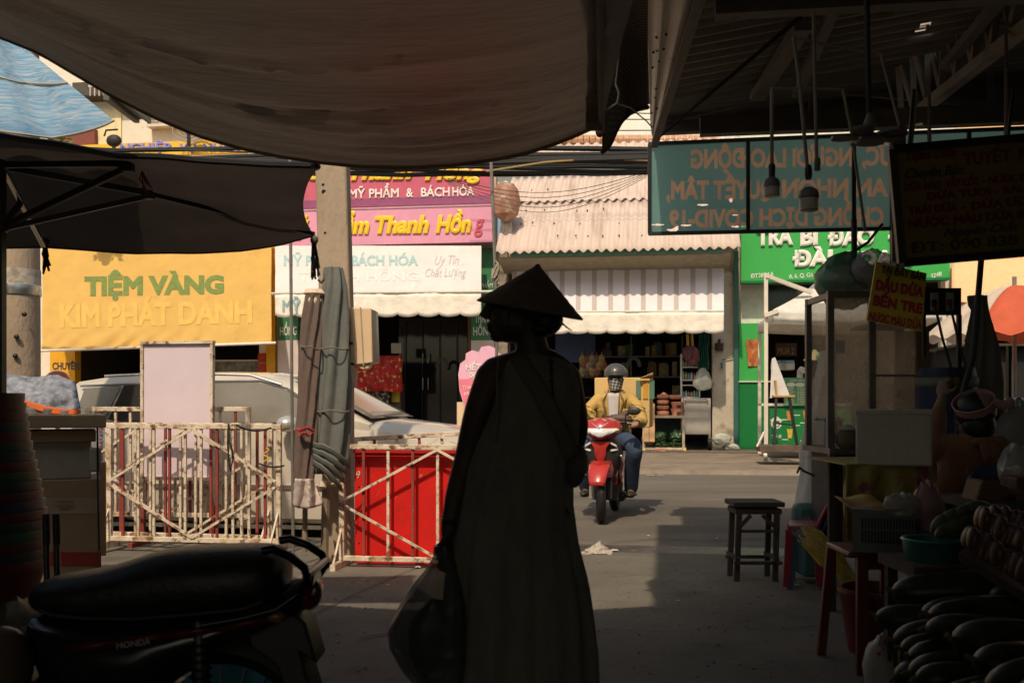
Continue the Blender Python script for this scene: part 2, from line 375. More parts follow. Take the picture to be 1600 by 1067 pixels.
m = MB(True); on_awning(m, fy, 'KIM PHÁT DANH', .08, .92, .79, .2, bold=.04, push=.001); part('yellow_lettering', m, M('faded_yellow_letters', A(224, 168, 77), .85, var=.1, scale=5), gx)
t = thing('display_case', 'glass jewellery case at the gold shop counter behind the silver car', 'display case', S(365, 600, VF + .6))
m = MB(True); sflat(m, 331, 590, 404, 700, VF + .6, .5); part('counter', m, M('dark_wood_counter', (.06, .045, .03), .4), t)
m = MB(True); sflat(m, 331, 564, 404, 590, VF + .6, .45); part('glass', m, M('case_glass', (.3, .3, .28), .1, var=.7, scale=5, alpha=.55), t)
m = MB(True); sflat(m, 331, 562, 404, 564.5, VF + .58, .5); part('rail', m, white_paint, t)

# --- cosmetics shop (pink)
hs = house('cosmetics_shop_house', 'narrow shop house with green side panels and two stacked pink signs', 430, 770)
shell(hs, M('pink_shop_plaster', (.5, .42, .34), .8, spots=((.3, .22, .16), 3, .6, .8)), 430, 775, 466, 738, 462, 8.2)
grn = M('green_panel', A(60, 120, 75), .5, var=.1); pale = M('pale_panel', A(222, 195, 172), .5, var=.08, scale=3)
for (a, b, top, s0) in ((434, 466, 480, 'HỒNG'), (736, 772, 388, 'HỒNG')):
    m = MB(True); sflat(m, a, top, b, 531, VF - .3, .28); pn = part('green_panel', m, grn, hs)
    m = MB(True); stext(m, s0, a + 3.5, b - 2, 524, 523, 13, VF - .3, bold=.02, thick=.01)
    if a > 600: stext(m, 'THANH', a + 6, b - 3, 504, 503, 13, VF - .3, bold=.02, thick=.01); stext(m, 'MỸ PHẨM', a + 2, b - 2, 450, 449, 7, VF - .3, thick=.01)
    part('lettering', m, M('pale_letters', A(225, 215, 190), .5), pn)
    m = MB(True); sflat(m, a, 531.5, b, 702, VF - .3, .27); pn = part('poster_panel', m, pale, hs)
    m = MB(True)
    c = S((a + b) / 2 - 2, 571, VF - .312)
    for k in range(13):
        g = math.pi * (k / 12); m.ell(c + V((math.cos(g) * .14, 0, math.sin(g) * .18)), (.05, .006, .05), n=8, m=4)
    part('printed_hair', m, M('print_black', (.05, .045, .04), .6), pn)
m = MB(True); sflat(m, 731, 494, 735.5, 700, VF - .1, .35); part('door_post', m, M('brown_post', (.16, .07, .05), .6), hs)
m = MB(True)
for k in range(4): sflat(m, 632 + k * 27, 500, 633 + k * 27, 700, VF + 1.5, .03)
sflat(m, 622, 497, 731, 499.5, VF + 1.49, .05); part('door_frame', m, M('dark_frame', (.012, .011, .01), .5), hs)
m = MB(True); sflat(m, 623, 500, 730, 700, VF + 1.6, .02); part('door_glass', m, M('dark_door_glass', (.008, .009, .009), .08, spec=.5), hs)
m = MB(True)
for x in (660.5, 669): 
    for (a, b) in ((552, 568), (590, 609)): m.tube([SL(x, a, VF + 1.45), SL(x, b, VF + 1.45)], .02, 6)
part('door_handle', m, M('bright_steel', (.6, .57, .52), .25, .9), hs)

pk1 = M('rose_board', A(206, 92, 102), .45, var=.07, scale=2, spots=((.3, .1, .11), 1.2, .58, .8)); pk2 = M('pink_board', A(232, 150, 158), .45, var=.06, scale=3, spots=((.42, .24, .24), 2.5, .62, .85))
letY = M('golden_letters', A(250, 195, 40), .4, var=.08); letW = M('cream_letters', A(238, 215, 190), .5)
t = solo('shop_sign', sflat(MB(True), 428, 268, 770, 323, VF - .55, .2), pk1, 'upper rose pink shop sign with small cream lettering and purple stripe', 'sign')
m = MB(True); sflat(m, 428, 310, 770, 322, VF - .56, .008); part('purple_stripe', m, M('purple_stripe', A(150, 75, 100), .5), t)
m = MB(True)
for s_, a, b in (('MỸ', 546, 571), ('PHẨM', 577, 623.5), ('&', 635, 646), ('BÁCH', 658, 703), ('HÓA', 707, 741)): stext(m, s_, a, b, 310 - (a - 546) * .022, 310 - (b - 546) * .022, 13.5, VF - .56, bold=.028, thick=.02)
part('small_lettering', m, letW, t)
m = MB(True)
for s_, a, b in (('Phẩm', 441, 536), ('Thanh', 545, 645), ('Hồng', 664, 755)): stext(m, s_, a, b, 281, 279, 21, VF - .56, bold=.05, shear=.25, thick=.045)
part('raised_lettering', m, letY, t)
t = solo('shop_sign', sflat(MB(True), 428, 326, 772, 382, VF - .75, .3), pk2, 'lower pale pink shop sign with raised golden script lettering', 'sign')
m = MB(True); sflat(m, 427, 323.5, 773, 326, VF - .77, .33); part('frame', m, M('pink_edge', A(200, 150, 145), .5), t)
m = MB(True)
for s_, a, b in (('Mỹ', 445, 484), ('Phẩm', 502, 578), ('Thanh', 586, 671), ('Hồn', 681, 737)): stext(m, s_, a, b, 365 - (a - 500) * .012, 365 - (b - 500) * .012, 25, VF - .75, bold=.055, shear=.22, thick=.05)
part('raised_lettering', m, letY, t)
m = MB(True); stext(m, 'g', 741, 757, 361, 361, 27, VF - .75, bold=.02, shear=.2, thick=.02); part('broken_letter', m, M('letter_remnant', A(205, 80, 85), .6, var=.3, scale=30), t)

awn_w = M('cream_canvas', A(232, 210, 188), .85, var=.06, scale=2, spots=((.5, .4, .3), 1.8, .62, .85), bump=.2, bscale=8, trans=.1)
gx, fw = awning('cosmetics_shop_awning', 'cream white awning with faded teal lettering under the pink signs', 430, 752, 384, 459, 456, VF - .8, VF - 2.0, awn_w)
m = MB(True); m.tube([fw(-.02, 1), fw(1.1, 1)], .035, 8); part('bottom_bar', m, M('rail_grey', (.5, .45, .38), .4), gx)
def valance(t, fn, drop, ns, mat, amp=.05):
    m = MB(True)
    def g(a, b):
        q = fn(a, 1); s_ = abs(math.sin(a * ns * math.pi)); return (q[0], q[1] - .02 + .02 * math.sin(a * ns * 6.28 + 1) * b + .015 * nz(a * 30, b * 3), q[2] - .02 - b * (drop - amp * (1 - s_ ** .5)))
    m.sheet(g, 10 * ns, 6); return part('valance', m, mat, t, solid=.005)
val_m = M('valance_canvas', (.85, .78, .68), .85, var=.1, scale=5, bump=.8, bscale=6, spots=((.6, .5, .4), 5, .6, .85))
valance(gx, fw, .56, 10, val_m, .07)
m = MB(True); on_awning(m, fw, 'MỸ PHẨM - BÁCH HÓA', .045, .70, .38, .19, bold=.035, push=.001); part('teal_lettering', m, M('faded_teal_letters', A(160, 180, 165), .85, var=.12, scale=14), gx)
m = MB(True); on_awning(m, fw, 'Uy Tín', .78, .895, .37, .19, shear=.35, push=.001); on_awning(m, fw, 'Chất Lượng', .735, .93, .63, .18, shear=.35, push=.001); part('script_lettering', m, M('faded_grey_letters', A(190, 178, 165), .85), gx)
m = MB(True); on_awning(m, fw, 'THANH HỒNG', .12, .70, .72, .2, bold=.01, push=.001); part('faint_lettering', m, M('faint_letters', A(233, 208, 185), .85), gx)
m = MB(True); q = fw(.04, 1); q2 = fw(.13, 1); m.text('MỸ', W(q[0], q[1] - .05, q[2] - .42), W(q2[0], q2[1] - .05, q2[2] - .42), .26, bold=.03, thick=.004); part('valance_lettering', m, M('faded_teal_letters', ()), gx)

# hanging cloth and goods at the cosmetics shop door
def cloth_hang(x0, x1, y0, y1, v, mat, name, label, cat='fabric', wav=.04, n=5):
    m = MB(True)
    def g(a, b):
        u = lerp(U(x0, v), U(x1, v), a); return (u + .03 * nz(b * 3, a), v + wav * math.sin(a * n * 6.28 + 2 * b), lerp(Zs(x0, y0, v), Zs(x0, y1, v), b) + .06 * b * nz(a * 4, 9))
    m.sheet(g, 24, 10); return solo(name, m, mat, label, cat, solid=.008)
red_fl = M('red_floral_silk', (.4, .012, .012), .5, var=.5, scale=5, spots=[((.7, .45, .12), 9, .57, .6), ((.03, .12, .05), 11, .6, .63)])
cloth_hang(552, 628, 556, 612, VF - .35, red_fl, 'floral_cloth', 'bright red floral cloth hanging under the meter box')
cloth_hang(556, 609, 607, 668, VF - .25, M('black_floral_cotton', (.02, .017, .015), .7, spots=((.5, .4, .26), 14, .55, .6)), 'floral_cloth', 'black and beige flowered cloth hanging below the red one')
t = solo('shop_shelf', sflat(MB(True), 609, 600, 626, 700, VF + .1, .4), M('shelf_brown', (.1, .07, .05), .6), 'slim brown shelf of boxes beside the flowered cloths', 'shelf')
for k, (y0, y1, c) in enumerate(((606, 628, (.5, .35, .04)), (640, 655, (.3, .05, .05)), (655, 668, (.1, .25, .3)))):
    m = MB(True); sflat(m, 612, y0, 624, y1, VF + .02, .08); part('box', m, M('shelf_box%d' % k, c, .5), t)
solo('wall_box', sflat(MB(True), 611, 536, 627, 552, VF + .2, .15), M('ivory_box', (.4, .35, .27), .5), 'ivory switch box inside the dark cosmetics shop', 'box', bevel=.01)

# --- grocery with corrugated roof
hs = house('grocery_house', 'low grocery house with pale corrugated roof and dirty white pillar', 770, 1155)
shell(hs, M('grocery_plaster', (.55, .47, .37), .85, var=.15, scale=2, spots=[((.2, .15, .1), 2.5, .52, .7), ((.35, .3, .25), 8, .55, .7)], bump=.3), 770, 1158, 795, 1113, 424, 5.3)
corr = M('beige_corrugated', A(212, 180, 152), .8, var=.1, scale=1.2, stretch=(2.2, .3, .3), spots=[((.30, .21, .15), 1.6, .5, .85), ((.25, .17, .12), 14, .7, .76)])
def corrugated(m, x0, x1, y0, y1, v0, v1, pitch=.21, amp=.036, lift=0., n=None):
    u0a, u1a, u0b, u1b = U(x0, v0), U(x1, v0), U(x0, v1), U(x1, v1)
    L = u1a - u0a; n = n or int(L / pitch) * 8; z0, z1 = Zs((x0 + x1) / 2, y0, v0), Zs((x0 + x1) / 2, y1, v1)
    m.sheet(lambda a, b: (lerp(u0a, u1a, a), lerp(v0, v1, b), lerp(z0, z1, b) + lift + amp * math.sin(a * L / pitch * 6.283) + (.012 * nz(a * 40, 4) if b > .9 else 0)), n, 6)
m = MB(True); corrugated(m, 790, 1150, 314, 391, VF - .5, VF - 2.1); part('lower_roof', m, corr, hs, solid=.012)
m = MB(True); corrugated(m, 800, 1150, 276, 315, VF + .9, VF - .55, lift=.05); part('upper_roof', m, corr, hs, solid=.012)
m = MB(True)
for j, (y, v) in enumerate(((300, VF + .1), (330, VF - .83), (352, VF - 1.28), (372, VF - 1.7))):
    for k in range(14):
        x = 812 + k * 25 + (j % 2) * 11 + random.uniform(-7, 7)
        if random.random() < .7: m.ell(SL(x, y - 2 + random.uniform(-2, 2), v), (.022, .022, .03), n=6, m=4)
part('roof_screws', m, M('rusty_caps', (.16, .09, .06), .8), hs)
m = MB(True); sflat(m, 797, 391.5, 1128, 398, VF - 2.0, .05); part('green_fascia', m, M('sea_green', A(95, 135, 105), .6, var=.15), hs)
m = MB(True); z = Zs(950, 398, VF - 1.95); z2 = Zs(950, 424, VF - 1.0)
m.hexa([(U(797, VF), VF - 1.94, z - .05), (U(1135, VF), VF - 1.94, z - .05), (U(1135, VF), VF - .9, z2), (U(797, VF), VF - .9, z2), (U(797, VF), VF - 1.94, z), (U(1135, VF), VF - 1.94, z), (U(1135, VF), VF - .9, z2 + .05), (U(797, VF), VF - .9, z2 + .05)])
part('soffit', m, M('soffit_board', (.36, .31, .22), .8, var=.15), hs)
m = MB(True); sflat(m, 1113, 424, 1146, 702, VF - .25, .5); part('pillar', m, M('grocery_plaster', ()), hs)
m = MB(True); sflat(m, 775, 392, 793, 702, VF - .2, .4); part('pillar', m, concr, hs)
m = MB(True); sflat(m, 1147, 392, 1154, 690, VF - .42, .1); m.tube([SL(1151, 690, VF - .4), SL(1151, 702, VF - .55)], .05, 8); part('drain_pipe', m, M('green_pipe', (.03, .12, .1), .4), hs)
strip = M('striped_blind', A(236, 214, 198), .7, var=.05, uv=True, bands=(A(196, 172, 152), 13, .3), bump=.1, bscale=10)
gx, fg = awning('grocery_blind', 'striped cream roll-down blind with scalloped hem over the grocery', 800, 1131, 418, 488, 486, VF - 1.0, VF - 1.55, strip, 180, 10, sag=-.02)
m = MB(True); m.tube([fg(0, 1), fg(1, 1)], .03, 8); part('bottom_bar', m, white_paint, gx)
valance(gx, fg, .5, 11, val_m, .05)
t = solo('clay_roof_ornament', MB().lathe([(.05, -.45), (.3, -.3), (.36, 0), (.3, .28), (.2, .42), (.05, .46)], S(790, 316, VF - 1.6), n=20), M('old_terracotta', (.33, .16, .1), .6, var=.3, spots=((.55, .45, .35), 4, .55, .7)), 'brown glazed jar wedged at the left end of the corrugated roof', 'jar')
m = MB(True); m.sheet(lambda a, b: (U(lerp(783, 800, a), VF - 1.5) + .05 * nz(a * 3, b * 3), VF - 1.5 + .05 * nz(a * 4, b * 4, 2), Zs(790, lerp(335, 392, b), VF - 1.5)), 8, 8)
solo('tarp_scrap', m, M('dirty_white_sheet', (.55, .47, .37), .8, var=.25), 'dirty white plastic scrap hanging below the brown jar', 'tarp', solid=.01)
hs = house('back_house', 'house set back with beige roof edge and a tall cream wall added in place of hazy sky', 770, 1030)
m = MB(True); sflat(m, 700, 236, 1300, 300, VF + 5.7, 2); sflat(m, 640, 20, 1300, 300, VF + 9, 1); part('wall', m, M('cream_wall_and_sky', (.84, .8, .72), .8, var=.04), hs)  # tall rear wall is added, its cream stands in for bright hazy sky
m = MB(True); corrugated(m, 690, 1310, 221, 238, VF + 8, VF + 5.2, pitch=.3, amp=.04); part('roof', m, corr, hs, solid=.02)
m = MB(True)
for k in range(40): m.tube([SL(760 + k * 9, 219 + 1.2 * nz(k), VF + 8), SL(768 + k * 9, 219 + 1.2 * nz(k), VF + 8)], .17, 8)
part('ridge_tiles', m, M('ridge_terracotta', (.5, .28, .17), .8, var=.3), hs)

# --- drink shop (green)
gboard = M('bright_green_board', A(62, 165, 68), .45, var=.04, scale=2); gdark = M('deep_green_panel', A(18, 112, 48), .45, var=.06)
hs = house('drink_shop_house', 'green drink shop house with dark serving room', 1155, 1490)
shell(hs, M('drink_shop_plaster', (.72, .68, .58), .8), 1155, 1493, 1200, 1470, 441, 9)
m = MB(True); sflat(m, 1155, 597, 1200, 704, VF - .22, .2); part('lower_panel', m, gdark, hs)
m = MB(True); sflat(m, 1155, 505, 1200, 595, VF - .22, .2); pn = part('upper_panel', m, gboard, hs)
m = MB()
c = S(1178, 550, VF - .24); m.prism([c + V((a, 0, b)) for a, b in ((-.14, -.34), (.14, -.34), (.2, .3), (-.2, .3))], (0, -.012, 0)); part('printed_cup', m, M('iced_tea_print', (.42, .13, .04), .4, var=.6, scale=9, spots=((.55, .42, .2), 7, .58, .7)), pn)
m = MB(True); sflat(m, 1154, 595, 1206, 597, VF - .26, .24); part('panel_trim', m, white_paint, hs)
m = MB(True); sflat(m, 1155, 446, 1340, 503, VF + .3, .05); part('dark_window', m, M('dark_green_glass', (.02, .05, .035), .2, var=.5, scale=2, spots=((.2, .22, .18), 1.5, .58, .64)), hs)
m = MB(True); sflat(m, 1182, 450, 1200, 500, VF + .25, .04); part('cup_poster', m, M('cup_poster', (.3, .16, .13), .4, var=.7, scale=4), hs)
t = solo('shop_sign', sflat(MB(True), 1158, 250, 1484, 438, VF - .6, .25), gboard, 'large bright green sign with raised white brush lettering', 'sign')
m = MB(True); sflat(m, 1158, 436, 1484, 440, VF - .62, .3); part('frame', m, gdark, t)
m = MB(True)
for s_, a, b in (('TRÀ', 1182, 1239), ('BÍ', 1250, 1282), ('ĐAO', 1293, 1366), ('ĐÀI', 1387, 1440)): stext(m, s_, a, b, 383, 381, 23, VF - .6, bold=.06, shear=.0, thick=.06)
for s_, a, b in (('ĐÀI', 1238, 1301), ('LOAN', 1320, 1424)): stext(m, s_, a, b, 416, 414, 22, VF - .6, bold=.06, thick=.06)
part('raised_lettering', m, M('white_letters', (.8, .76, .7), .4), t)
m = MB(True)
for s_, a, b in (('ĐT380 Lê', 1173, 1208), ('ô, 6, Q. Gò Vấp', 1233, 1286), ('TP. Hồ Chí Minh', 1293, 1362), ('3248', 1454, 1471)): stext(m, s_, a, b, 435, 431.5 if a < 1400 else 431, 6.5, VF - .6, bold=.015, thick=.01)
part('address_lettering', m, M('white_letters', ()), t)

# --- peach shop at the right end
hs = house('peach_house', 'peach plastered house behind the orange umbrella', 1490, 1800)
shell(hs, M('peach_plaster', A(250, 190, 130), .8, var=.06), 1492, 2100, 1530, 1900, 470, 12)
m = MB(True); m.sheet(lambda a, b: (U(lerp(1487, 1830, a), VF - .2 - 2.2 * b), VF - .2 - 2.2 * b, Zs(1600, lerp(398, 472, b), VF - .2 - 2.2 * b) - .1 * math.sin(3.14 * b) + .02 * math.sin(a * 40)), 40, 8)
solo('peach_awning', m, M('peach_canvas', A(248, 190, 130), .8, var=.06, trans=.15), 'plain peach canvas awning at the right end of the street', 'awning', solid=.006)
hs = house('side_house', 'plain far house at the left end of the street', -900, -420); m = MB(True); m.box(-40, U(-420, VF), VF, VF + 10, 0, 9); part('wall', m, concr, hs)
m = MB(True); m.box(-40, U(-420, VF), VF - .8, VF, 3.2, 3.4); part('canopy', m, steel, hs)
hs = house('end_house', 'plain far house at the right end of the street', 2100, 2600); m = MB(True); m.box(U(2100, VF), 40, VF, VF + 10, 0, 9); part('wall', m, concr, hs)
m = MB(True); m.box(U(2100, VF), 40, VF - .8, VF, 3.2, 3.4); part('canopy', m, steel, hs)

# cracks and slab joints in the concrete
def crack(pts, wd, name='floor_crack'):
    m = MB(); P = []
    for (a, b), (c, d) in zip(pts, pts[1:]):
        for k in range(6): P.append((lerp(a, c, k / 6) + (1.5 * nz(a + k, b) if 0 < k else 0), lerp(b, d, k / 6) + .8 * nz(k * 2, a)))
    P.append(pts[-1]); L = []
    for i, (x, y) in enumerate(P):
        Y = EYE * F / (y - HY); q = V(((x - CX) / F * Y, Y, .0105)); L.append((q, wd * (.5 + abs(nz(i * .7, x)))))
    for (p, w0), (q, w1) in zip(L, L[1:]):
        n_ = (q - p).cross(V((0, 0, 1))).normalized(); m.add([p - n_ * w0, p + n_ * w0, q + n_ * w1, q - n_ * w1], [(0, 1, 2, 3)])
    struct(name, m, M('crack_dirt', (.035, .03, .026), .95))
crack([(470, 975), (487, 963), (545, 935), (610, 905), (655, 886)], .006)
crack([(945, 985), (1040, 990), (1120, 982), (1215, 986), (1300, 975)], .004)
crack([(560, 1000), (600, 992), (618, 996)], .012)
crack([(940, 905), (1000, 899), (1075, 905), (1140, 912)], .004)
crack([(1000, 775), (1080, 768), (1160, 772), (1240, 766)], .02)
crack([(950, 848), (1030, 842), (1120, 846), (1250, 838)], .012)

# ---------------------------------------------------------------- goods in front of the grocery
VC = VF - 1.3
wood_w = M('pale_wood', (.5, .4, .28), .7, var=.2, scale=8, stretch=(1, 1, .2))
terra = M('terracotta', A(180, 112, 78), .8, var=.15, scale=10)
t = thing('shop_cart', 'low wooden shop cart on yellow castors carrying clay pots', 'cart', S(1035, 705, VC))
for (a, b, c, d) in ((1004, 649, 1070, 653), (1004, 699, 1072, 703)):
    m = MB(True); m.box(U(a, VC), U(c, VC), VC, VC + .6, Zs(1035, d, VC), Zs(1035, b, VC)); part('shelf_board', m, wood_w, t)
for a in (1066, 1004):
    for dv in (0, .55):
        m = MB(True); m.box(U(a, VC), U(a + 4, VC), VC + dv, VC + dv + .05, Zs(a, 699, VC), Zs(a, 653, VC)); part('post', m, wood_w, t)
for a in (1006, 1070):
    m = MB(True); c = (U(a, VC), VC + .03, Zs(a, 705, VC) + .02); m.tube([(c[0] - .03, c[1], c[2]), (c[0] + .03, c[1], c[2])], .055, 14); part('castor', m, M('yellow_castor', (.6, .4, .05), .5), t)
m = MB(True); m.box(U(1004, VC), U(1068, VC), VC + .58, VC + .6, Zs(1035, 699, VC), Zs(1035, 653, VC)); part('back_board', m, M('dark_green_back', (.02, .03, .025), .8), t)
def pot(px, py, r, kind):
    c = S(px, py, VC + .25); h = r * (.72 if kind != 'stove' else 1.0)
    m = MB()
    if kind == 'lid': m.lathe([(r * .9, 0), (r * .95, h * .25), (r * .45, h * .6), (r * .2, h * .75), (r * .22, h * .95), (.01, h)], c)
    elif kind == 'stove': m.lathe([(r * .8, 0), (r * .85, h * .5), (r * 1.02, h * .95), (r * 1.02, h * 1.05), (r * .85, h * 1.05), (r * .8, h * .3), (.01, h * .3)], c)
    else: m.lathe([(r * .7, 0), (r * .95, h * .3), (r * 1.0, h * .7), (r * .93, h), (r * .85, h), (r * .8, h * .4), (.01, h * .2)], c)
    if kind == 'stove':
        o = mk('clay_pot', m, terra, c); o.location = c; BASE[o.name] = c
        d = MB(); d.rbox(c + V((.02, -r * .92, h * .35)), (r * .6, .05, h * .35)); part('fire_mouth', d, black_rub, o); return o
    o = mk('clay_pot', m, terra, c); o.location = c; return o
stk = [(1036, 649, .15, 'pot'), (1036, 640.5, .145, 'pot'), (1036, 632, .145, 'pot'), (1036, 623.5, .14, 'pot'), (1037, 616.5, .085, 'lid'),
       (1058, 649, .155, 'stove'), (1058, 638, .15, 'stove'), (1055, 624, .145, 'pot'), (1015, 649, .1, 'pot'), (1015, 641, .1, 'pot'), (1016, 633, .095, 'pot')]
lb = ['bottom clay pot in the taller middle stack on the shop cart', 'second clay pot from the bottom in the middle stack', 'third clay pot from the bottom in the middle stack', 'fourth clay pot in the middle stack, just under the lid', 'small clay lid topping the middle stack of pots',
      'clay stove with a fire mouth at the bottom of the right stack', 'clay stove standing on another stove in the right stack', 'wide clay pot on top of the right stack of stoves', 'bottom small clay pot half hidden behind the cardboard carton', 'middle small clay pot half hidden behind the cardboard carton', 'topmost small clay pot half hidden behind the cardboard carton']
for (a, l) in zip(stk, lb): tag(pot(*a), l, 'pot', 'clay pots on the shop cart')
gbag = M('green_plastic_bag', A(52, 72, 36), .25, var=.6, scale=9, bump=1., bscale=14)
for k, (x, y, w_, h_, l) in enumerate(((1030, 689, .3, .28, 'upper left green bag of charcoal on the cart shelf'), (1058, 688, .3, .3, 'upper right green bag of charcoal on the cart shelf'), (1032, 698, .3, .17, 'flat lower left green bag on the cart shelf'), (1057, 698, .33, .16, 'flat lower right green bag on the cart shelf'))):
    m = MB(); c = S(x, y, VC + .18)
    m.ell(c + V((0, 0, h_ * .35)), (w_ * .6, .2, h_ * .5), n=26, m=16, f=lambda q, d: q * (1 + .28 * nz(d.x * 3 + k * 5, d.y * 3, d.z * 4) + .22 * nz(d.x * 8, d.y * 8 + k, d.z * 8)))
    solo('plastic_bag', m, gbag, l, 'bag', 'green bags on the cart shelf')
m = MB(); c = S(1013, 694, VC + .1); m.ell(c + V((0, 0, .12)), (.16, .14, .15), f=lambda q, d: q * (1 + .2 * nz(d.x * 4, d.y * 3, d.z * 5)))
solo('cloth_bundle', m, M('mauve_bundle', (.16, .1, .1), .7, var=.3), 'dull mauve bundle at the left end of the cart shelf', 'bundle')
card = M('cardboard', A(212, 160, 105), .8, var=.08, scale=4, spots=((.3, .2, .12), 3, .62, .8)); tape = M('brown_tape', (.35, .22, .1), .35)
m = MB(True); sflat(m, 1006, 631, 1023, 690, VC - .12, .12); t = solo('cardboard_box', m, card, 'tall flat cardboard carton standing left of the clay pots', 'box')
m = MB(True); sflat(m, 1013.5, 631, 1015, 690, VC - .124, .003); part('tape', m, tape, t)
t = solo('hollow_brick', sflat(MB(True), 1023, 702, 1040, 711, VC - .2, .2), terra, 'orange hollow brick on the pavement under the shop cart', 'brick')
m = MB(True)
for a in (1025, 1029):
    for b in (703.5, 707): sflat(m, a, b, a + 2, b + 2, VC - .203, .004)
part('hole', m, black_rub, t)
# steel cabinet trolley
VS = VC + .35
t = thing('steel_trolley', 'grey sheet steel trolley with handle and shelves of bottles', 'trolley', S(1090, 702, VS))
stl = M('brushed_steel', (.42, .38, .33), .45, .35, var=.1, spots=((.2, .15, .1), 5, .64, .8))
m = MB(True); sflat(m, 1068, 622, 1108, 679, VS, .5); part('cabinet', m, stl, t, bevel=.02)
m = MB(True); m.tube([SL(1070, 628, VS - .04), SL(1072, 623, VS - .06), SL(1104, 623, VS - .06), SL(1106, 628, VS - .04)], .02, 8); part('handle', m, M('bright_steel', ()), t)
m = MB(True)
for a in (1064, 1107): m.box(U(a, VS), U(a, VS) + .05, VS, VS + .05, Zs(a, 700, VS), Zs(a, 622, VS))
m.tube([S(1075, 694, VS), S(1104, 694, VS)], .02, 6); m.tube([S(1102, 694, VS), S(1103, 680, VS)], .02, 6); part('frame', m, stl, t)
m = MB(True); c = (U(1109, VS), VS + .1, Zs(1109, 693, VS)); m.tube([(c[0] - .04, c[1], c[2]), (c[0] + .04, c[1], c[2])], .16, 18); part('wheel', m, black_rub, t)
t = thing('bottle_shelf', 'white metal shelf rack of small bottles above the steel trolley', 'shelf', S(1082, 622, VS + .6))
m = MB(True)
for b in (556, 573, 593, 601, 620): sflat(m, 1064, b, 1094, b + 1.5, VS + .55, .3)
sflat(m, 1063, 553, 1066, 622, VS + .55, .05); sflat(m, 1092, 553, 1094, 622, VS + .55, .05); part('rack', m, white_paint, t)
pal = [(.1, .3, .33), (.45, .42, .36), (.35, .1, .1), (.2, .35, .3), (.4, .3, .1)]
for b, h in ((573, 11), (593, 13), (620, 10)):
    for k in range(6):
        m = MB(); c = S(1068 + k * 4.2, b, VS + .62); hh = h * .0155 * random.uniform(.8, 1); m.lathe([(.028, 0), (.03, hh * .7), (.014, hh * .82), (.014, hh)], c, n=10)
        part('bottle', m, M('bottle%d' % ((k + b) % 5), pal[(k + b) % 5], .35), t)
# hanging goods
for k, (x, y, r, c, l) in enumerate(((1082, 556, .17, (.2, .06, .07), 'maroon net bag of onions hanging at the grocery front'), (1075, 552, .14, (.14, .05, .06), 'dark red net bag behind the maroon one'))):
    m = MB(); q = S(x, y, VF - .7 - .1 * k); m.ell(q, (r, .15, r * 1.4), f=lambda p, d: p * (1 + .12 * nz(d.x * 3, d.y * 3, d.z * 3 + k))); t = solo('hanging_bag', m, M('netbag%d' % k, c, .6, var=.5, scale=14), l, 'bag')
    m = MB(); m.tube([S(x - 1, 522, VF - .7 - .1 * k), q + V((0, 0, r))], .035, 6); part('strap', m, M('yellow_strap', (.55, .36, .06), .6), t)
cloth_hang(1091, 1107, 522, 578, VF - .5, M('bottle_green_cloth', (.02, .11, .07), .7, var=.3), 'hanging_cloth', 'bottle green cloth hanging beside the grocery pillar')
m = MB(); q = S(1098, 592, VF - .7); m.ell(q, (.19, .1, .27), n=20, m=12, f=lambda p, d: V((p.x * (1.15 - .5 * d.z), p.y, p.z)) * (1 + .15 * nz(d.x * 4, d.y * 3, d.z * 3)))
solo('plastic_bag', m, M('clear_plastic', (.45, .45, .4), .15, var=.3, alpha=.6), 'clear plastic bag hanging below the green cloth by the pillar', 'bag')
m = MB(True); sflat(m, 868, 515, 930, 566, VF + .2, .04); solo('blue_banner', m, M('navy_banner', (.03, .05, .12), .5, var=.3), 'dark blue banner inside the grocery at the left', 'banner')
t = thing('goods_rack', 'dim back rack loaded with dark goods inside the grocery', 'shelf', S(980, 690, VF + 3))
m = MB(True)
for b in (556, 588, 620, 655): sflat(m, 900, b, 1070, b + 2, VF + 2.6, .5)
for a in (905, 985, 1065): sflat(m, a, 525, a + 2, 690, VF + 2.58, .04)
part('rack', m, M('rack_grey', (.2, .19, .17), .5), t)
for k in range(46):
    b = random.choice((556, 588, 620, 655)); a = random.uniform(902, 1060); h = random.uniform(8, 24); ww = random.uniform(6, 14)
    m = MB(True); sflat(m, a, b - h, a + ww, b, VF + 2.65 + .1 * random.random(), .25); part('packet', m, M('pack%d' % (k % 6), [(.25, .2, .08), (.12, .03, .02), (.06, .09, .1), (.28, .24, .18), (.16, .1, .03), (.05, .1, .05)][k % 6], .5, var=.5, scale=12), t, bevel=.02)
for k in range(14):
    m = MB(); q = S(910 + (k % 5) * 7.5 + 3 * (k // 5 % 2), 562 + 9 * (k // 5), VF - .2); m.ell(q, (.085, .05, .13), f=lambda p, d: p * (1 + .25 * nz(d.x * 4, k, d.z * 4))); m.tube([q + V((0, 0, .13)), q + V((0, 0, .2))], .01, 5); solo('snack_bag', m, M('snack%d' % (k % 4), [(.3, .2, .04), (.22, .06, .03), (.26, .2, .1), (.12, .07, .03)][k % 4], .35, var=.6, scale=10), 'small shiny snack bag in the bunch hanging in the grocery doorway', 'bag', 'snack bags in the grocery doorway')
m = MB(); q = S(1128, 692, VF - .7); m.ell(q + V((0, 0, .1)), (.24, .12, .17), n=10, m=6, f=lambda p, d: p * (1 + .2 * nz(d.x * 2, d.y * 2, d.z * 2)))
solo('rubble_slab', m, M('greyed_slab', (.45, .44, .36), .9, var=.15), 'pale broken slab leaning on the foot of the grocery pillar', 'slab', smooth=False)
m = MB(); q = S(1143, 699, VF - .6); m.ell(q, (.2, .15, .1), n=9, m=5, f=lambda p, d: p * (1 + .3 * nz(d.x * 3, d.y * 2, d.z * 2)))
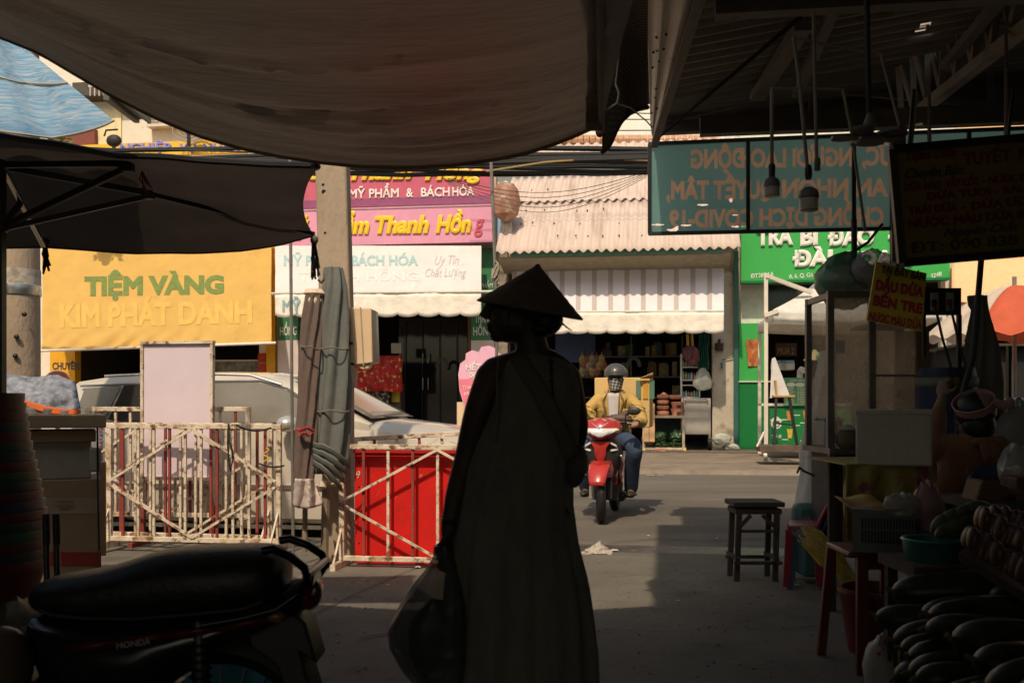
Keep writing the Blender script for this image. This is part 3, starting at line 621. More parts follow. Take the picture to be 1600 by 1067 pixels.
solo('rubble_lump', m, M('greyed_slab', ()), 'small grey lump of rubble beside the broken slab', 'rubble', smooth=False)
m = MB(True); m.tube([SL(1124, 536, VF - .3), SL(1124, 548, VF - .3)], .1, 8); m.tube([SL(1124, 530, VF - .28), SL(1124, 536, VF - .3)], .03, 6); solo('wall_lamp', m, M('dark_lamp', (.04, .035, .03), .4), 'small dark wall lamp on the grocery pillar', 'lamp')
m = MB(True); sflat(m, 1126, 566, 1129, 576, VF - .33, .06); m.tube([SL(1128, 562, VF - .3), SL(1146, 558, VF - .3)], .012, 5); solo('wall_latch', m, M('teal_latch', (.03, .16, .2), .5), 'small teal latch and wire on the pillar', 'latch')

# ---------------------------------------------------------------- drink stall with white gazebo
VG = 20.0
alu = M('cream_aluminium', (.68, .6, .5), .4, var=.05)
t = thing('gazebo', 'white cloth gazebo on cream posts in front of the green drink shop', 'gazebo', S(1198, 708, VG))
m = MB(True); sflat(m, 1194, 427, 1200, 704, VG, .075); part('post', m, alu, t)
m = MB(True); m.bar(SL(1197, 431, VG), SL(1268, 457, VG + .4), .07, .07); part('arm', m, alu, t)
m = MB(True); m.bar(SL(1196, 493, VG - .02), SL(1216, 486, VG - .1), .1, .08); part('bracket', m, alu, t)
def gz(a, b):       # pyramid roof: eave square to apex
    c = (U(1340, VG) , VG + 1.6); e = [(U(1208, VG), VG - .1), (U(1470, VG), VG - .1), (U(1470, VG), VG + 3.3), (U(1208, VG), VG + 3.3)]
    k = a * 4; i = int(min(3, k)); f = k - i; x = lerp(e[i][0], e[(i + 1) % 4][0], f); y = lerp(e[i][1], e[(i + 1) % 4][1], f)
    ze, za = Zs(1208, 484, VG), Zs(1330, 400, VG + 1.6)
    return (lerp(x, c[0], b), lerp(y, c[1], b), lerp(ze, za, b) - .12 * math.sin(math.pi * b) - .06 * math.sin(f * math.pi) * (1 - b))
m = MB(True); m.sheet(gz, 32, 8); part('canopy', m, M('white_canvas', (.8, .76, .7), .8, trans=.25), t)
m = MB(True); m.sheet(lambda a, b: (lambda q: (q[0], q[1], q[2] - b * .22))(gz(a, 0)), 32, 3); part('valance', m, M('white_canvas', ()), t, solid=.006)
for (u_, v_) in ((U(1470, VG), VG - .1), (U(1470, VG), VG + 3.2), (U(1208, VG), VG + 3.2)):
    m = MB(True); m.box(u_, u_ + .07, v_, v_ + .07, .08, Zs(1208, 486, VG)); part('post', m, alu, t)
VK = 21.2
t = thing('drink_counter', 'green drink counter with menu boards under the white gazebo', 'counter', S(1245, 706, VK))
m = MB(True); sflat(m, 1203, 634, 1330, 700, VK, .7); part('body', m, gdark, t)
m = MB(True); sflat(m, 1190, 630, 1332, 634, VK - .06, .8); part('counter_top', m, white_paint, t)
m = MB(True); sflat(m, 1225, 590, 1276, 633, VK - .1, .03); b_ = part('menu_board', m, M('menu_green', A(95, 140, 85), .5, var=.12), t)
m = MB(True)
for k in range(9):
    for x in (1229, 1250):
        sflat(m, x, 606 + k * 2.8, x + random.uniform(9, 15), 607 + k * 2.8, VK - .105, .004); sflat(m, x + 17, 606 + k * 2.8, x + 20, 607 + k * 2.8, VK - .105, .004)
for x in (1236, 1250, 1262): 
    c = SL(x, 601, VK - .1); m.prism([c + V((.09 * math.cos(q * .7), 0, .045 * math.sin(q * .7))) for q in range(9)], (0, -.006, 0))
stext(m, 'THỨC UỐNG', 1234, 1258, 596, 596, 3, VK - .1, bold=.02, thick=.004)
part('menu_lettering', m, M('menu_white', (.62, .6, .48), .5), b_)
m = MB(True); sflat(m, 1262, 593, 1267, 599, VK - .11, .01); sflat(m, 1269, 593, 1273, 599, VK - .11, .01); part('menu_picture', m, M('drink_red', (.45, .12, .05), .5, var=.5), b_)
m = MB(True); sflat(m, 1203, 638, 1322, 699, VK - .03, .03); b_ = part('front_poster', m, gdark, t)
for (x, y, c) in ((1230, 644, (.5, .18, .05)), (1256, 643, (.5, .18, .05)), (1231, 672, (.55, .38, .05)), (1258, 672, (.5, .3, .06)), (1285, 650, (.5, .18, .05))):
    m = MB(); c0 = S(x + 3, y + 5, VK - .035); m.prism([c0 + V(q) for q in ((-.035, 0, -.1), (.035, 0, -.1), (.06, 0, .09), (-.06, 0, .09))], (0, -.008, 0)); part('printed_cup', m, M('cup%.2f' % c[1], c, .4, var=.4, scale=20), b_)
m = MB(True)
for (x, y) in ((1222, 655), (1250, 660), (1240, 664), (1222, 686), (1250, 688), (1240, 648), (1266, 648)): sflat(m, x, y, x + 10, y + 1.2, VK - .036, .006)
c = SL(1213, 662, VK - .036)
for k in range(14): 
    g = k / 14 * 6.283; m.ell(c + V((.09 * math.cos(g), 0, .09 * math.sin(g))), (.02, .005, .02), n=6, m=4)
m.prism([c + V(q) for q in ((-.13, 0, .06), (.13, 0, .06), (0, 0, .16))], (0, -.006, 0)); m.ell(c + V((0, 0, -.02)), (.05, .008, .035)); stext(m, 'TRÀ BÍ', 1205, 1221, 684, 684, 4.5, VK - .036, bold=.02, thick=.004); part('poster_lettering', m, M('poster_white', (.7, .66, .55), .5), b_)
for (x, l) in ((1226, 'left white tub with blue lid on the drink counter'), (1238, 'white tub with teal label on the drink counter')):
    m = MB(True); sflat(m, x - 20, 566, x - 8 + 12, 578, VK + .9, .3); t = solo('drink_tub', m, M('tub_white', (.55, .52, .46), .4), l, 'tub', bevel=.03)
    m = MB(True); sflat(m, x - 19, 563, x + 3, 566.5, VK + .88, .34); part('lid', m, M('tub_lid', (.16, .36, .42), .4), t)
    if x > 1230: break
m = MB(True); m.tube([SL(1250, 590, VK + .2), SL(1250, 580, VK + .2), SL(1252, 577, VK + .1), SL(1256, 579, VK)], .06, 8); solo('tap_pump', m, white_paint, 'white pump tap standing on the drink counter', 'tap')
t = thing('straw_hat', 'pale conical straw hat with green leaf print inside the drink shop', 'hat', S(1273, 560, VK + 2))
m = MB(); m.lathe([(.27, 0), (.02, .26), (.005, .265)], S(1273, 563, VF + .1), n=24); part('cone', m, M('pale_straw', (.5, .4, .22), .7), t)
m = MB(); m.ell(S(1278, 557, VF - .17), (.05, .03, .07)); part('leaf_print', m, gboard, t)
for (a, b, c, d, n_, l) in ((1303 - 90, 490, 1232, 510, 'IUA 2', 'dim red notice board hanging inside the drink shop'),):
    m = MB(True); sflat(m, 1212, 536, 1245, 556, VF + 1.5, .04); t = solo('notice_board', m, M('dim_red_board', (.1, .03, .02), .6), l, 'sign')
    m = MB(True); stext(m, 'MUA 2', 1215, 1241, 553, 553, 10, VF + 1.5, bold=.02, thick=.01); part('lettering', m, M('dim_yellow', (.3, .2, .05), .6), t)
VB = 19.6
t = thing('bar_stool', 'tall bar stool with wooden seat and back beside the gazebo post', 'stool', S(1222, 699, VB))
m = MB(True); m.box(U(1207, VB), U(1240, VB), VB - .2, VB + .2, Zs(1220, 621, VB), Zs(1220, 617.5, VB)); part('seat', m, M('honey_wood', (.42, .24, .09), .5), t, bevel=.01)
for (a, b) in ((1213, 1209), (1233, 1246)):
    for dv in (-.15, .15):
        m = MB(True); m.bar(SL(a, 621, VB + dv), SL(b, 698, VB + dv * 1.6), .045, .045); part('leg', m, M('black_metal', (.02, .02, .02), .4), t)
m = MB(True); m.bar(SL(1211, 661, VB - .2), SL(1240, 664, VB - .2), .03, .03); part('rung', m, M('black_metal', ()), t)
m = MB(True); m.bar(SL(1211, 594, VB + .16), SL(1213, 618, VB + .16), .24, .03, (1, 0, 0)); part('backrest', m, M('honey_wood', ()), t)
m = MB(True); m.prism([SL(1206, 560, VB + .5), SL(1211, 558, VB + .5), SL(1234, 618, VB + .1), SL(1203, 622, VB + .1)], (.005, .04, 0)); solo('leaning_board', m, M('white_board', (.4, .37, .34), .6), 'white board leaning back above the bar stool', 'board')
t = thing('platform_cart', 'low rusty platform cart under the gazebo post', 'cart', S(1222, 713, 18.9))
m = MB(True); m.box(U(1187, 18.9), U(1262, 18.9), 18.9, 19.8, Zs(1222, 706, 18.9), Zs(1222, 697, 18.9)); part('deck', m, M('rusty_deck', (.1, .07, .05), .8, var=.4, spots=((.3, .14, .06), 6, .56, .7)), t)
for a in (1196, 1252):
    m = MB(True); c = (U(a, 18.9), 18.95, Zs(a, 711, 18.9)); m.tube([(c[0] - .03, c[1], c[2]), (c[0] + .03, c[1], c[2])], .05, 12); part('castor', m, white_paint, t)
m = MB(True); m.bar(SL(1183, 698, 19.2), SL(1194, 675, 19.4), .03, .03); solo('wooden_stick', m, white_paint, 'short white stick leaning on the platform cart', 'stick')
# orange and white umbrella
VU = 12.5
t = thing('market_umbrella', 'large faded orange and cream umbrella at the right edge of the street', 'umbrella', S(1600, 700, VU))
cu_ = V((S(1585, 450, VU).x, S(1585, 450, VU).y, 0)); zt, ze = Zs(1585, 446, VU), Zs(1560, 528, VU)
def umb(mm, a0, a1):
    mm.sheet(lambda a, b: (lambda g, r: cu_ + V((r * math.cos(g), r * math.sin(g), zt - (zt - ze) * (b ** 1.7) + .03 * math.sin(g * 16) * b)))(lerp(a0, a1, a), 1.0 * b * (1 - .04 * abs(math.sin(lerp(a0, a1, a) * 4)))), 24, 10)
o_c = M('orange_canvas', A(225, 100, 62), .75, var=.1, trans=.25, spots=((.3, .1, .05), 3, .66, .75)); c_c = M('cream_umbrella_canvas', A(225, 195, 160), .75, var=.06, trans=.25)
for a0, a1, mm_ in ((100, 162, c_c), (162, 222, c_c), (222, 340, o_c), (340, 460, o_c)):
    m = MB(); umb(m, R(a0), R(a1)); part('canopy_panel', m, mm_, t)
m = MB(); m.tube([cu_ + V((0, 0, .0)), cu_ + V((0, 0, zt + .1))], .025, 8); part('pole', m, steel, t)
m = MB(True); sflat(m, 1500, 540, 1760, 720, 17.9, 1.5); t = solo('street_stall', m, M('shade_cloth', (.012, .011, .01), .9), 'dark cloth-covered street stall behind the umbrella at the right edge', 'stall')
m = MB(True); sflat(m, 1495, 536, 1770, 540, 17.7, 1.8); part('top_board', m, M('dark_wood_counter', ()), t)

# ---------------------------------------------------------------- cables and poles
cab = M('black_cable', (.02, .019, .018), .6)
cabY = [(240, 246, .045), (243, 249, .05), (247, 252, .055), (249, 247, .03), (252, 256, .045), (256, 253, .025), (259, 262, .05), (262, 266, .03), (236, 237, .022), (265, 259, .018), (229, 243, .016), (270, 262, .014), (244, 240, .05), (254, 250, .06), (238, 232, .05), (258, 258, .06), (263, 263, .05), (266, 261, .05), (261, 244, .05), (267, 256, .04), (241, 250, .06), (271, 266, .02)]
for k, (ya, yb, r) in enumerate(cabY):
    v = 19 + .08 * k; pts = []; sg = random.uniform(.02, .16); r *= random.uniform(.55, .95)
    zl, zr = Zs(150, ya, v), Zs(1000, yb, v); ul, ur = U(150, v), U(1000, v)
    for i in range(41):
        f = -1.2 + 3.4 * i / 40; pts.append((lerp(ul, ur, f), v + .04 * nz(i * .5, k), lerp(zl, zr, f) - sg * math.sin(f * 3.1 + k * .7) + .03 * nz(i * .7, k * 3)))
    m = MB(True); m.tube(pts, r, 6); o = solo('power_cable', m, cab, 'black overhead cable in the thick bundle crossing above the street', 'cable', 'overhead cables along the street')
m = MB(True); m.tube([SL(760, 268, 18.9), SL(850, 254, 18.95), SL(930, 248, 19), SL(1010, 251, 19), SL(1110, 262, 19)], .022, 6); solo('yellow_cable', m, M('ochre_cable', (.3, .2, .07), .6), 'single ochre cable arching below the black bundle', 'cable')
for k in range(5):
    v = 20.5 + k * .2; m = MB(True); m.tube([(lerp(U(700, v), U(1010, v), i / 16), v, Zs(850, lerp(274 + 2 * k, 282 + 3 * k, 0) , v) - (.35 + .08 * k) * math.sin(math.pi * i / 16)) for i in range(17)], .007, 4)
    solo('thin_wire', m, M('thin_wire_grey', (.2, .18, .15), .6), 'thin slack wire drooping in front of the corrugated roof', 'wire', 'thin wires before the corrugated roof')
for k, (a, b) in enumerate(((186, 187), (170, 178), (205, 204))): 
    m = MB(True); m.tube([SL(700, a, 23), SL(1030, b, 23)], .012, 4); solo('high_wire', m, cab, 'thin dark wire high across the pale gap beside the tarp', 'wire', 'high wires beside the tarp')
cpole = M('pole_concrete', A(176, 146, 112), .9, var=.2, scale=2.5, bump=.4, bscale=40, spots=[((.16, .12, .085), 2.2, .55, .72), ((.4, .34, .27), 25, .66, .74)], stretch=(1, 1, .4))
t = thing('utility_pole', 'weathered concrete utility pole beside the red barrier with folded parasols tied on', 'pole', at(525, 878, 7.75))
m = MB(); Yp = 7.75
def pring(a, b, y): p, q = at(a, y, Yp), at(b, y, Yp); return [p, q, q + V((0, .2, 0)), p + V((0, .2, 0))]
m.loft([pring(507, 548, 884), pring(503, 548, 700), pring(498, 547, 480), pring(492, 541, 258), pring(484, 534, -60)]); part('shaft', m, cpole, t, bevel=.015)
m = MB()
for (x, y, r) in ((505, 289, .012), (506, 300, .018), (508, 364, .01)): m.tube([at(x, y, Yp - .002), at(x, y, Yp + .004)], r, 10)
part('bolt_hole', m, black_rub, t)
for y in (536, 568):
    m = MB(); m.bar(at(537, y, Yp - .02), at(556, y + 1, Yp - .02), .02, .02); part('bracket', m, M('black_metal', ()), t)
t = thing('meter_box', 'cream electricity meter box on the concrete pole', 'meter', at(570, 575, 7.7))
m = MB(); pb = [at(548, 480, 7.62), at(580, 481, 7.62), at(583, 567, 7.62), at(553, 571, 7.62)]; m.prism(pb, (0, .2, 0)); part('case', m, M('meter_cream', A(228, 185, 135), .5, var=.05), t, bevel=.01)
m = MB(); m.prism([at(581, 484, 7.6), at(586, 485, 7.66), at(589, 566, 7.66), at(583.5, 567, 7.6)], (0, .16, 0)); part('side_window', m, M('meter_grey', (.28, .24, .19), .3), t)
m = MB(); m.prism([at(562, 480, 7.612), at(564, 480, 7.612), at(569, 571, 7.612), at(567, 571, 7.612)], (0, .01, 0)); part('seam', m, M('meter_shadow', (.42, .33, .22), .5), t)
m = MB(); m.prism([at(555, 569, 7.64), at(579, 568, 7.64), at(576, 574, 7.64), at(569, 577, 7.64), at(560, 574, 7.64)], (0, .14, 0)); part('terminal_cover', m, M('meter_cream', ()), t)
m = MB(); m.tube([at(556, 574, 7.68), at(556, 590, 7.7), at(553, 605, 7.74)], .012, 6); part('cable', m, white_paint, t)
t = thing('utility_pole', 'round banded concrete pole at the left edge under the dark canopy', 'pole', at(28, 830, 8.2))
m = MB(); m.lathe([(.185, 0), (.165, 4.6)], at(26, 864, 8.25) * 1, n=26); part('shaft', m, cpole, t)
m = MB(); m.lathe([(.185, 0), (.187, .03), (.187, .055), (.184, .08)], at(26, 462, 8.25), n=26); part('band', m, M('bright_steel', ()), t)
m = MB(); m.lathe([(.1825, 0), (.1815, .19)], at(26, 459, 8.25), n=26, caps=False); part('white_paint_band', m, M('lime_paint', (.55, .48, .4), .9, var=.2, spots=((.3, .25, .2), 6, .5, .6)), t)
for (x, y) in ((26, 526), (24, 556), (38, 491)):
    m = MB(); m.ell(at(x, y, 8.07), (.022, .02, .02), n=8, m=5); part('bolt', m, M('black_metal', ()), t)
for (x0, y0, x1, y1, Y, r, l) in ((453, 236, 458, 842, 7.5, .012, 'thin grey rod standing in front of the pole beside the silver car'), (767, 246, 776, 480, 8.9, .014, 'thin grey rod with coiled wire above the conical hat')):
    m = MB(); m.tube([at(x0, y0, Y), at((x0 + x1) / 2, (y0 + y1) / 2, Y), at(x1, y1, Y), V((at(x1, y1, Y).x, Y, 0))], r, 8); t = solo('rod', m, steel, l, 'rod')
    if x0 > 700:
        m = MB()
        for k in range(5): m.tube([at(774 + 5 * math.sin(q * .9 + k), 408 + k * 3 + 14 * (1 - math.cos(q * .7)), Y - .02 + .01 * k) for q in range(9)], .008, 5)
        part('wire_coil', m, M('dusty_wire', (.4, .33, .25), .8), t)

# folded parasols tied to the pole
def folded(name, label, prof, Y, mat, col2=None, ties=(), nfold=7, sw=.3):
    t = thing(name, label, 'parasol', at((prof[-1][1] + prof[-1][2]) / 2, prof[-1][0], Y))
    rings = []
    for i in range(41):
        y = lerp(prof[0][0], prof[-1][0], i / 40); a, b = polyline(prof, y)
        c = at((a + b) / 2, y, Y); hw = (b - a) / 2 / F * Y
        rings.append([c + V((math.cos(g) * hw * (1 + .0 * k), math.sin(g) * hw * .75, 0)) * (1 + .2 * math.sin(g * nfold + i * sw + .8 * math.sin(i * .12)) + .05 * nz(i * .3, g * 2)) for k in range(56) for g in [2 * math.pi * k / 56]])
    m = MB(); m.loft(rings); part('cloth', m, mat, t)
    for (a, b, y0, y1) in ties:
        m = MB(); m.tube([at(lerp(a, b, k / 10), lerp(y0, y1, k / 10) + 1.5 * math.sin(k), Y - .15 + .12 * (2 * k / 10 - 1) ** 2) for k in range(11)], .006, 6); part('tie', m, M('tie_string', (.16, .14, .11), .8), t)
    return t
t1 = folded('folded_parasol', 'slim folded taupe parasol tied left of the concrete pole', [(462, 478, 502), (500, 473, 503), (560, 469, 500), (640, 466, 496), (700, 463, 492), (752, 461, 489)], 7.45, M('taupe_canvas', A(112, 88, 72), .85, var=.12, bump=.3, bscale=12), ties=((470, 502, 540, 546),))
m = MB(); m.loft([[at(490, 456, 7.45) + V((math.cos(g) * r * (1 + .15 * math.sin(g * 9)), math.sin(g) * r * .7, z)) for k in range(36) for g in [2 * math.pi * k / 36]] for r, z in ((.055, .02), (.07, -.01), (.045, -.035), (.06, -.06), (.05, -.09))]); part('ruffle', m, M('ecru_canvas', A(225, 190, 150), .85), t1)
m = MB(); m.tube([at(lerp(464, 489, k / 8), 670 + 2 * math.sin(k), 7.3 + .06 * abs(k - 4) / 4) for k in range(9)], .012, 6); m.tube([at(lerp(466, 489, k / 8), 678 + 3 * math.sin(k * 1.4), 7.3 + .06 * abs(k - 4) / 4) for k in range(9)], .009, 6); part('red_strap', m, M('red_strap', (.4, .04, .04), .6), t1)
t2 = folded('folded_parasol', 'large folded blue grey parasol tied against the concrete pole', [(418, 508, 533), (450, 506, 540), (500, 501, 543), (545, 498, 544), (600, 494, 546), (680, 490, 543), (722, 489, 541), (740, 489, 515)], 7.5, M('blue_grey_canvas', (.135, .138, .125), .8, var=.12, bump=.3, bscale=10), ties=((496, 545, 543, 545), (492, 546, 642, 643)), nfold=6, sw=.22)
m = MB()
for k in range(4): m.sheet(lambda a, b: at(lerp(489, 546 - 4 * k, a), lerp(690, 722 + 3 * k, a) + k * 9 + 10 * b - (7 - k) * math.sin(3.1 * a) + 1.5 * nz(a * 5, k), 7.27 - .008 * k + .1 * (2 * a - 1) ** 2 + .02 * b), 16, 3)
part('hem_folds', m, M('blue_grey_canvas', ()), t2, solid=.006)
for (xa, ya) in ((505, 752), (524, 748)):
    m = MB(); m.tube([at(xa, ya, 7.4), at(xa - 1, ya + 10, 7.38)], .03, 10); part('rib_end', m, M('pale_wood', ()), t2)
t = thing('wooden_stake', 'two rough wooden stakes at the foot of the concrete pole', 'stake', at(510, 880, 7.5))
for (a, ya, b, yb, r) in ((510, 740, 507, 880, .03), (477, 790, 476, 862, .02)):
    m = MB(); m.tube([at(a, ya, 7.45), at(b, yb, 7.45)], r, 7); part('stake', m, M('dusty_stake', (.24, .18, .12), .9, var=.3), t)
m = MB(); m.sheet(lambda a, b: at(lerp(lerp(461, 458, b), lerp(488, 505, b), a) + 2 * nz(a * 4, b * 4), lerp(lerp(748, 790, b), lerp(748, 786, b), a) + 6 * math.sin(a * 3.1) * b, 7.35 - .1 * math.sin(a * 3.1) + .03 * math.sin(a * 14 + b * 4)), 20, 12)
solo('cloth_bundle', m, M('beige_cloth', A(205, 175, 150), .85, var=.08), 'pale beige cloth hanging below the folded parasols', 'cloth', solid=.02)

t = thing('cloud_sign', 'pink cloud shaped promotion sign standing left of the woman in the conical hat', 'sign', S(748, 700, 20))
VCL = 20.0
oc = [(727, 640), (718, 610), (716, 585), (719, 568), (727, 562), (728, 552), (738, 547), (748, 550), (752, 542), (764, 540), (774, 544), (779, 552), (786, 556), (790, 570), (786, 590), (780, 612), (770, 630), (752, 640)]
m = MB(); m.prism([S(a, b, VCL) for a, b in oc], W(0, .06, 0)); part('board', m, M('candy_pink', A(236, 168, 170), .5, var=.06), t)
m = MB(); m.prism([S(a, b, VCL - .012) for a, b in [(717, 592), (783, 592), (779, 612), (768, 629), (752, 638), (728, 638), (719, 610)]], W(0, .01, 0)); part('lower_band', m, M('rose_print', A(238, 120, 125), .5), t)
m = MB(); stext(m, 'HẾT', 728, 752, 578, 578, 9, VCL, bold=.03, thick=.01); stext(m, '0Đ', 733, 748, 590, 590, 7, VCL, bold=.03, thick=.01); stext(m, 'THANH HỒNG', 722, 776, 608, 608, 5, VCL - .012, thick=.01); stext(m, 'MỸ PHẨM', 726, 768, 618, 618, 5, VCL - .012, thick=.01); part('lettering', m, letW, t)
m = MB(True); sflat(m, 714, 628, 790, 706, VCL + .07, .3); part('stand_box', m, M('meter_cream', ()), t)
# ---------------------------------------------------------------- silver car behind the barriers
VCAR = 8.75
silver = M('silver_car_paint', (.62, .55, .46), .25, .15, var=.04, scale=2, coat=.6, spots=((.42, .38, .33), 5, .62, .9))
refl_glass = M('reflection_glass', (.17, .155, .13), .12, var=.25, scale=1.5)  # base lightened, a beige reflection painted into the glass colour
t = thing('parked_car', 'silver people carrier parked along the kerb behind the white barriers', 'car', W((U(60, VCAR) + U(750, VCAR)) / 2, VCAR + .85, 0))
u0, u1 = U(40, VCAR), U(775, VCAR); L = u1 - u0
def cu(px): return U(px, VCAR)
def cz(px, py): return Zs(px, py, VCAR)
WD = 1.74
def csec(u, zs, zb, zt, wk):        # body cross-section ring, near side at VCAR
    c = VCAR + WD / 2; h = WD / 2 * wk
    half = [(h * .9, zs), (h * .985, zs + .05), (h, .42), (h * .995, .62), (h * .985, zb - .12), (h * .95, zb), (h * .72, zt), (0, zt + .02)]
    return [W(u, c - a, z) for a, z in half] + [W(u, c + a, z) for a, z in half[::-1][1:]]
st = []
zb0 = cz(300, 664); zh = cz(560, 668)
for f, zs, zb, zt, wk in ((0, .35, .75, .8, .8), (.015, .2, .9, .97, .93), (.06, .13, zb0, zb0 + .02, .99), (.5, .12, zb0, zb0 + .02, 1), (.68, .12, zb0 - .0, zb0 + .02, 1), (.76, .12, zh - .02, zh + .05, .99), (.85, .13, zh - .12, zh - .0, .97), (.93, .15, zh - .22, zh - .09, .92), (.98, .18, zh - .33, zh - .2, .84), (1.0, .25, zh - .42, zh - .32, .7)):
    st.append(csec(lerp(u0, u1, f), zs, zb, zt, wk))
m = MB(); m.loft(st); body = part('body', m, silver, t)
# greenhouse: roof outline along the car
gh = [(52, .95, .0), (70, .88, .55), (100, .84, .9), (150, .8, 1.0), (300, .79, 1.02), (385, .79, 1.0), (430, .8, .93), (470, .82, .76), (520, .87, .42), (575, .92, .06)]
zr = cz(300, 587)
rings = []
for px, wk, hk in gh:
    c = VCAR + WD / 2; z = lerp(zb0 - .01, zr, hk); hb = WD / 2 * .95; ht = lerp(hb, WD / 2 * .76, hk)
    half = [(hb * .995, zb0 - .06), (lerp(hb, ht, .5) + .015, lerp(zb0, z, .5)), (ht + .01, z - .06 * hk - .005), (ht - .06, z), (0, z + .05 * hk)]
    rings.append([W(cu(px), c - a, zz) for a, zz in half] + [W(cu(px), c + a, zz) for a, zz in half[::-1][1:]])
m = MB(); m.loft(rings); part('roof', m, silver, t)
def gw(px, py, side=-1):    # point on the near side glass
    z = cz(px, py); k = max(0, min(1, (z - zb0) / (zr - zb0))); hb = WD / 2 * .95; ht = WD / 2 * .76
    return W(cu(px), VCAR + WD / 2 + side * (lerp(hb, ht, k) + .028), z)
for pts in ([(120, 606), (176, 602), (162, 650), (112, 654)], [(181, 602), (296, 598), (300, 658), (166, 656)], [(306, 598), (392, 597), (438, 610), (508, 652), (510, 660), (308, 660)]):
    for side in (-1, 1):
        m = MB(); q = [gw(a, b, side) for a, b in pts]; m.prism(q, W(0, -.008 * side * -1, 0) if side < 0 else W(0, .008, 0)); part('window', m, refl_glass if pts[0][0] != 181 else M('dark_tinted_glass', (.03, .028, .025), .08), t)
def ws(a, b):
    px = lerp(436, 570, b); hk = polyline([g for g in gh], px)[1]; c = VCAR + WD / 2; hw = lerp(WD / 2 * .68, WD / 2 * .88, b)
    return (cu(px) + .03, c + lerp(-hw, hw, a), lerp(zb0 - .01, zr, hk) + .045 * hk * (1 - (2 * a - 1) ** 2) + .03)
m = MB(True); m.sheet(ws, 8, 8); part('windscreen', m, refl_glass, t, solid=.008)
m = MB(); m.tube([gw(150, 594) + V((0, -.02, .04)), gw(260, 590) + V((0, -.02, .045)), gw(380, 592) + V((0, -.02, .04)), gw(432, 604) + V((0, -.02, .02))], .014, 8); part('roof_rail', m, M('bright_steel', ()), t)
m = MB(); m.tube([gw(112, 603), gw(180, 600), gw(300, 596), gw(395, 595), gw(440, 607), gw(515, 652)], .012, 6); part('window_trim', m, M('bright_steel', ()), t)
m = MB(); m.tube([gw(108, 660) + V((0, -.012, 0)), gw(300, 663) + V((0, -.014, 0)), gw(515, 664) + V((0, -.012, 0))], .014, 6); part('belt_trim', m, black_rub, t)
m = MB(True)
m.box(cu(110), cu(640), VCAR - .012, VCAR + .03, cz(400, 764), cz(400, 757)); m.box(cu(130), cu(640), VCAR + .03, VCAR + .09, cz(400, 826), cz(400, 820)); part('side_trim', m, M('bright_steel', ()), t)
m = MB(True)
for x in (178, 306, 512): m.box(cu(x), cu(x) + .008, VCAR - .004, VCAR + .03, .22, zb0 - .06)
part('door_gap', m, black_rub, t)
for x in (168, 330):
    m = MB(True); m.tube([(cu(x - 8), VCAR - .03, cz(x, 706)), (cu(x), VCAR - .045, cz(x, 706)), (cu(x + 12), VCAR - .03, cz(x, 707))], .014, 8); part('door_handle', m, M('bright_steel', ()), t)
for side, l in ((-1, 'door mirror'),):
    m = MB(True); m.ell((cu(457), VCAR - .12, cz(457, 662)), (.1, .11, .075), n=16, m=10); mr = part('mirror', m, M('chrome_mirror', (.75, .72, .68), .15, .6), t)
    m = MB(True); m.ell((cu(452), VCAR - .17, cz(452, 668)), (.055, .055, .03)); part('indicator', m, M('amber_lens', (.6, .22, .06), .3), mr)
for fx in (150, 640):
    for vv in (VCAR + .05, VCAR + WD - .25):
        m = MB(True); c = (cu(fx), vv, .3); m.lathe([(.2, 0), (.29, .0), (.31, .04), (.31, .16), (.29, .2), (.2, .2)], c, (0, 1, 0), n=28); wh = part('wheel', m, black_rub, t)
        m = MB(True); m.lathe([(.2, .02), (.18, .06), (.05, .03), (.0, .02)], c, (0, 1, 0), n=20); part('rim', m, stl, wh)
m = MB(True); m.box(cu(90), cu(720), VCAR + .15, VCAR + WD - .15, .1, .2); part('underside', m, black_rub, t)
for vv in (VCAR + .18, VCAR + WD - .45):
    m = MB(True); m.ell((u1 - .17, vv + .12, zh - .32), (.16, .17, .07)); part('headlight', m, M('lamp_glass', (.6, .58, .55), .1), t)
m = MB(True); m.tube([(cu(560), VCAR + .3, zh + .09), (cu(585), VCAR + .8, zh + .08)], .012, 6); part('wiper', m, black_rub, t)

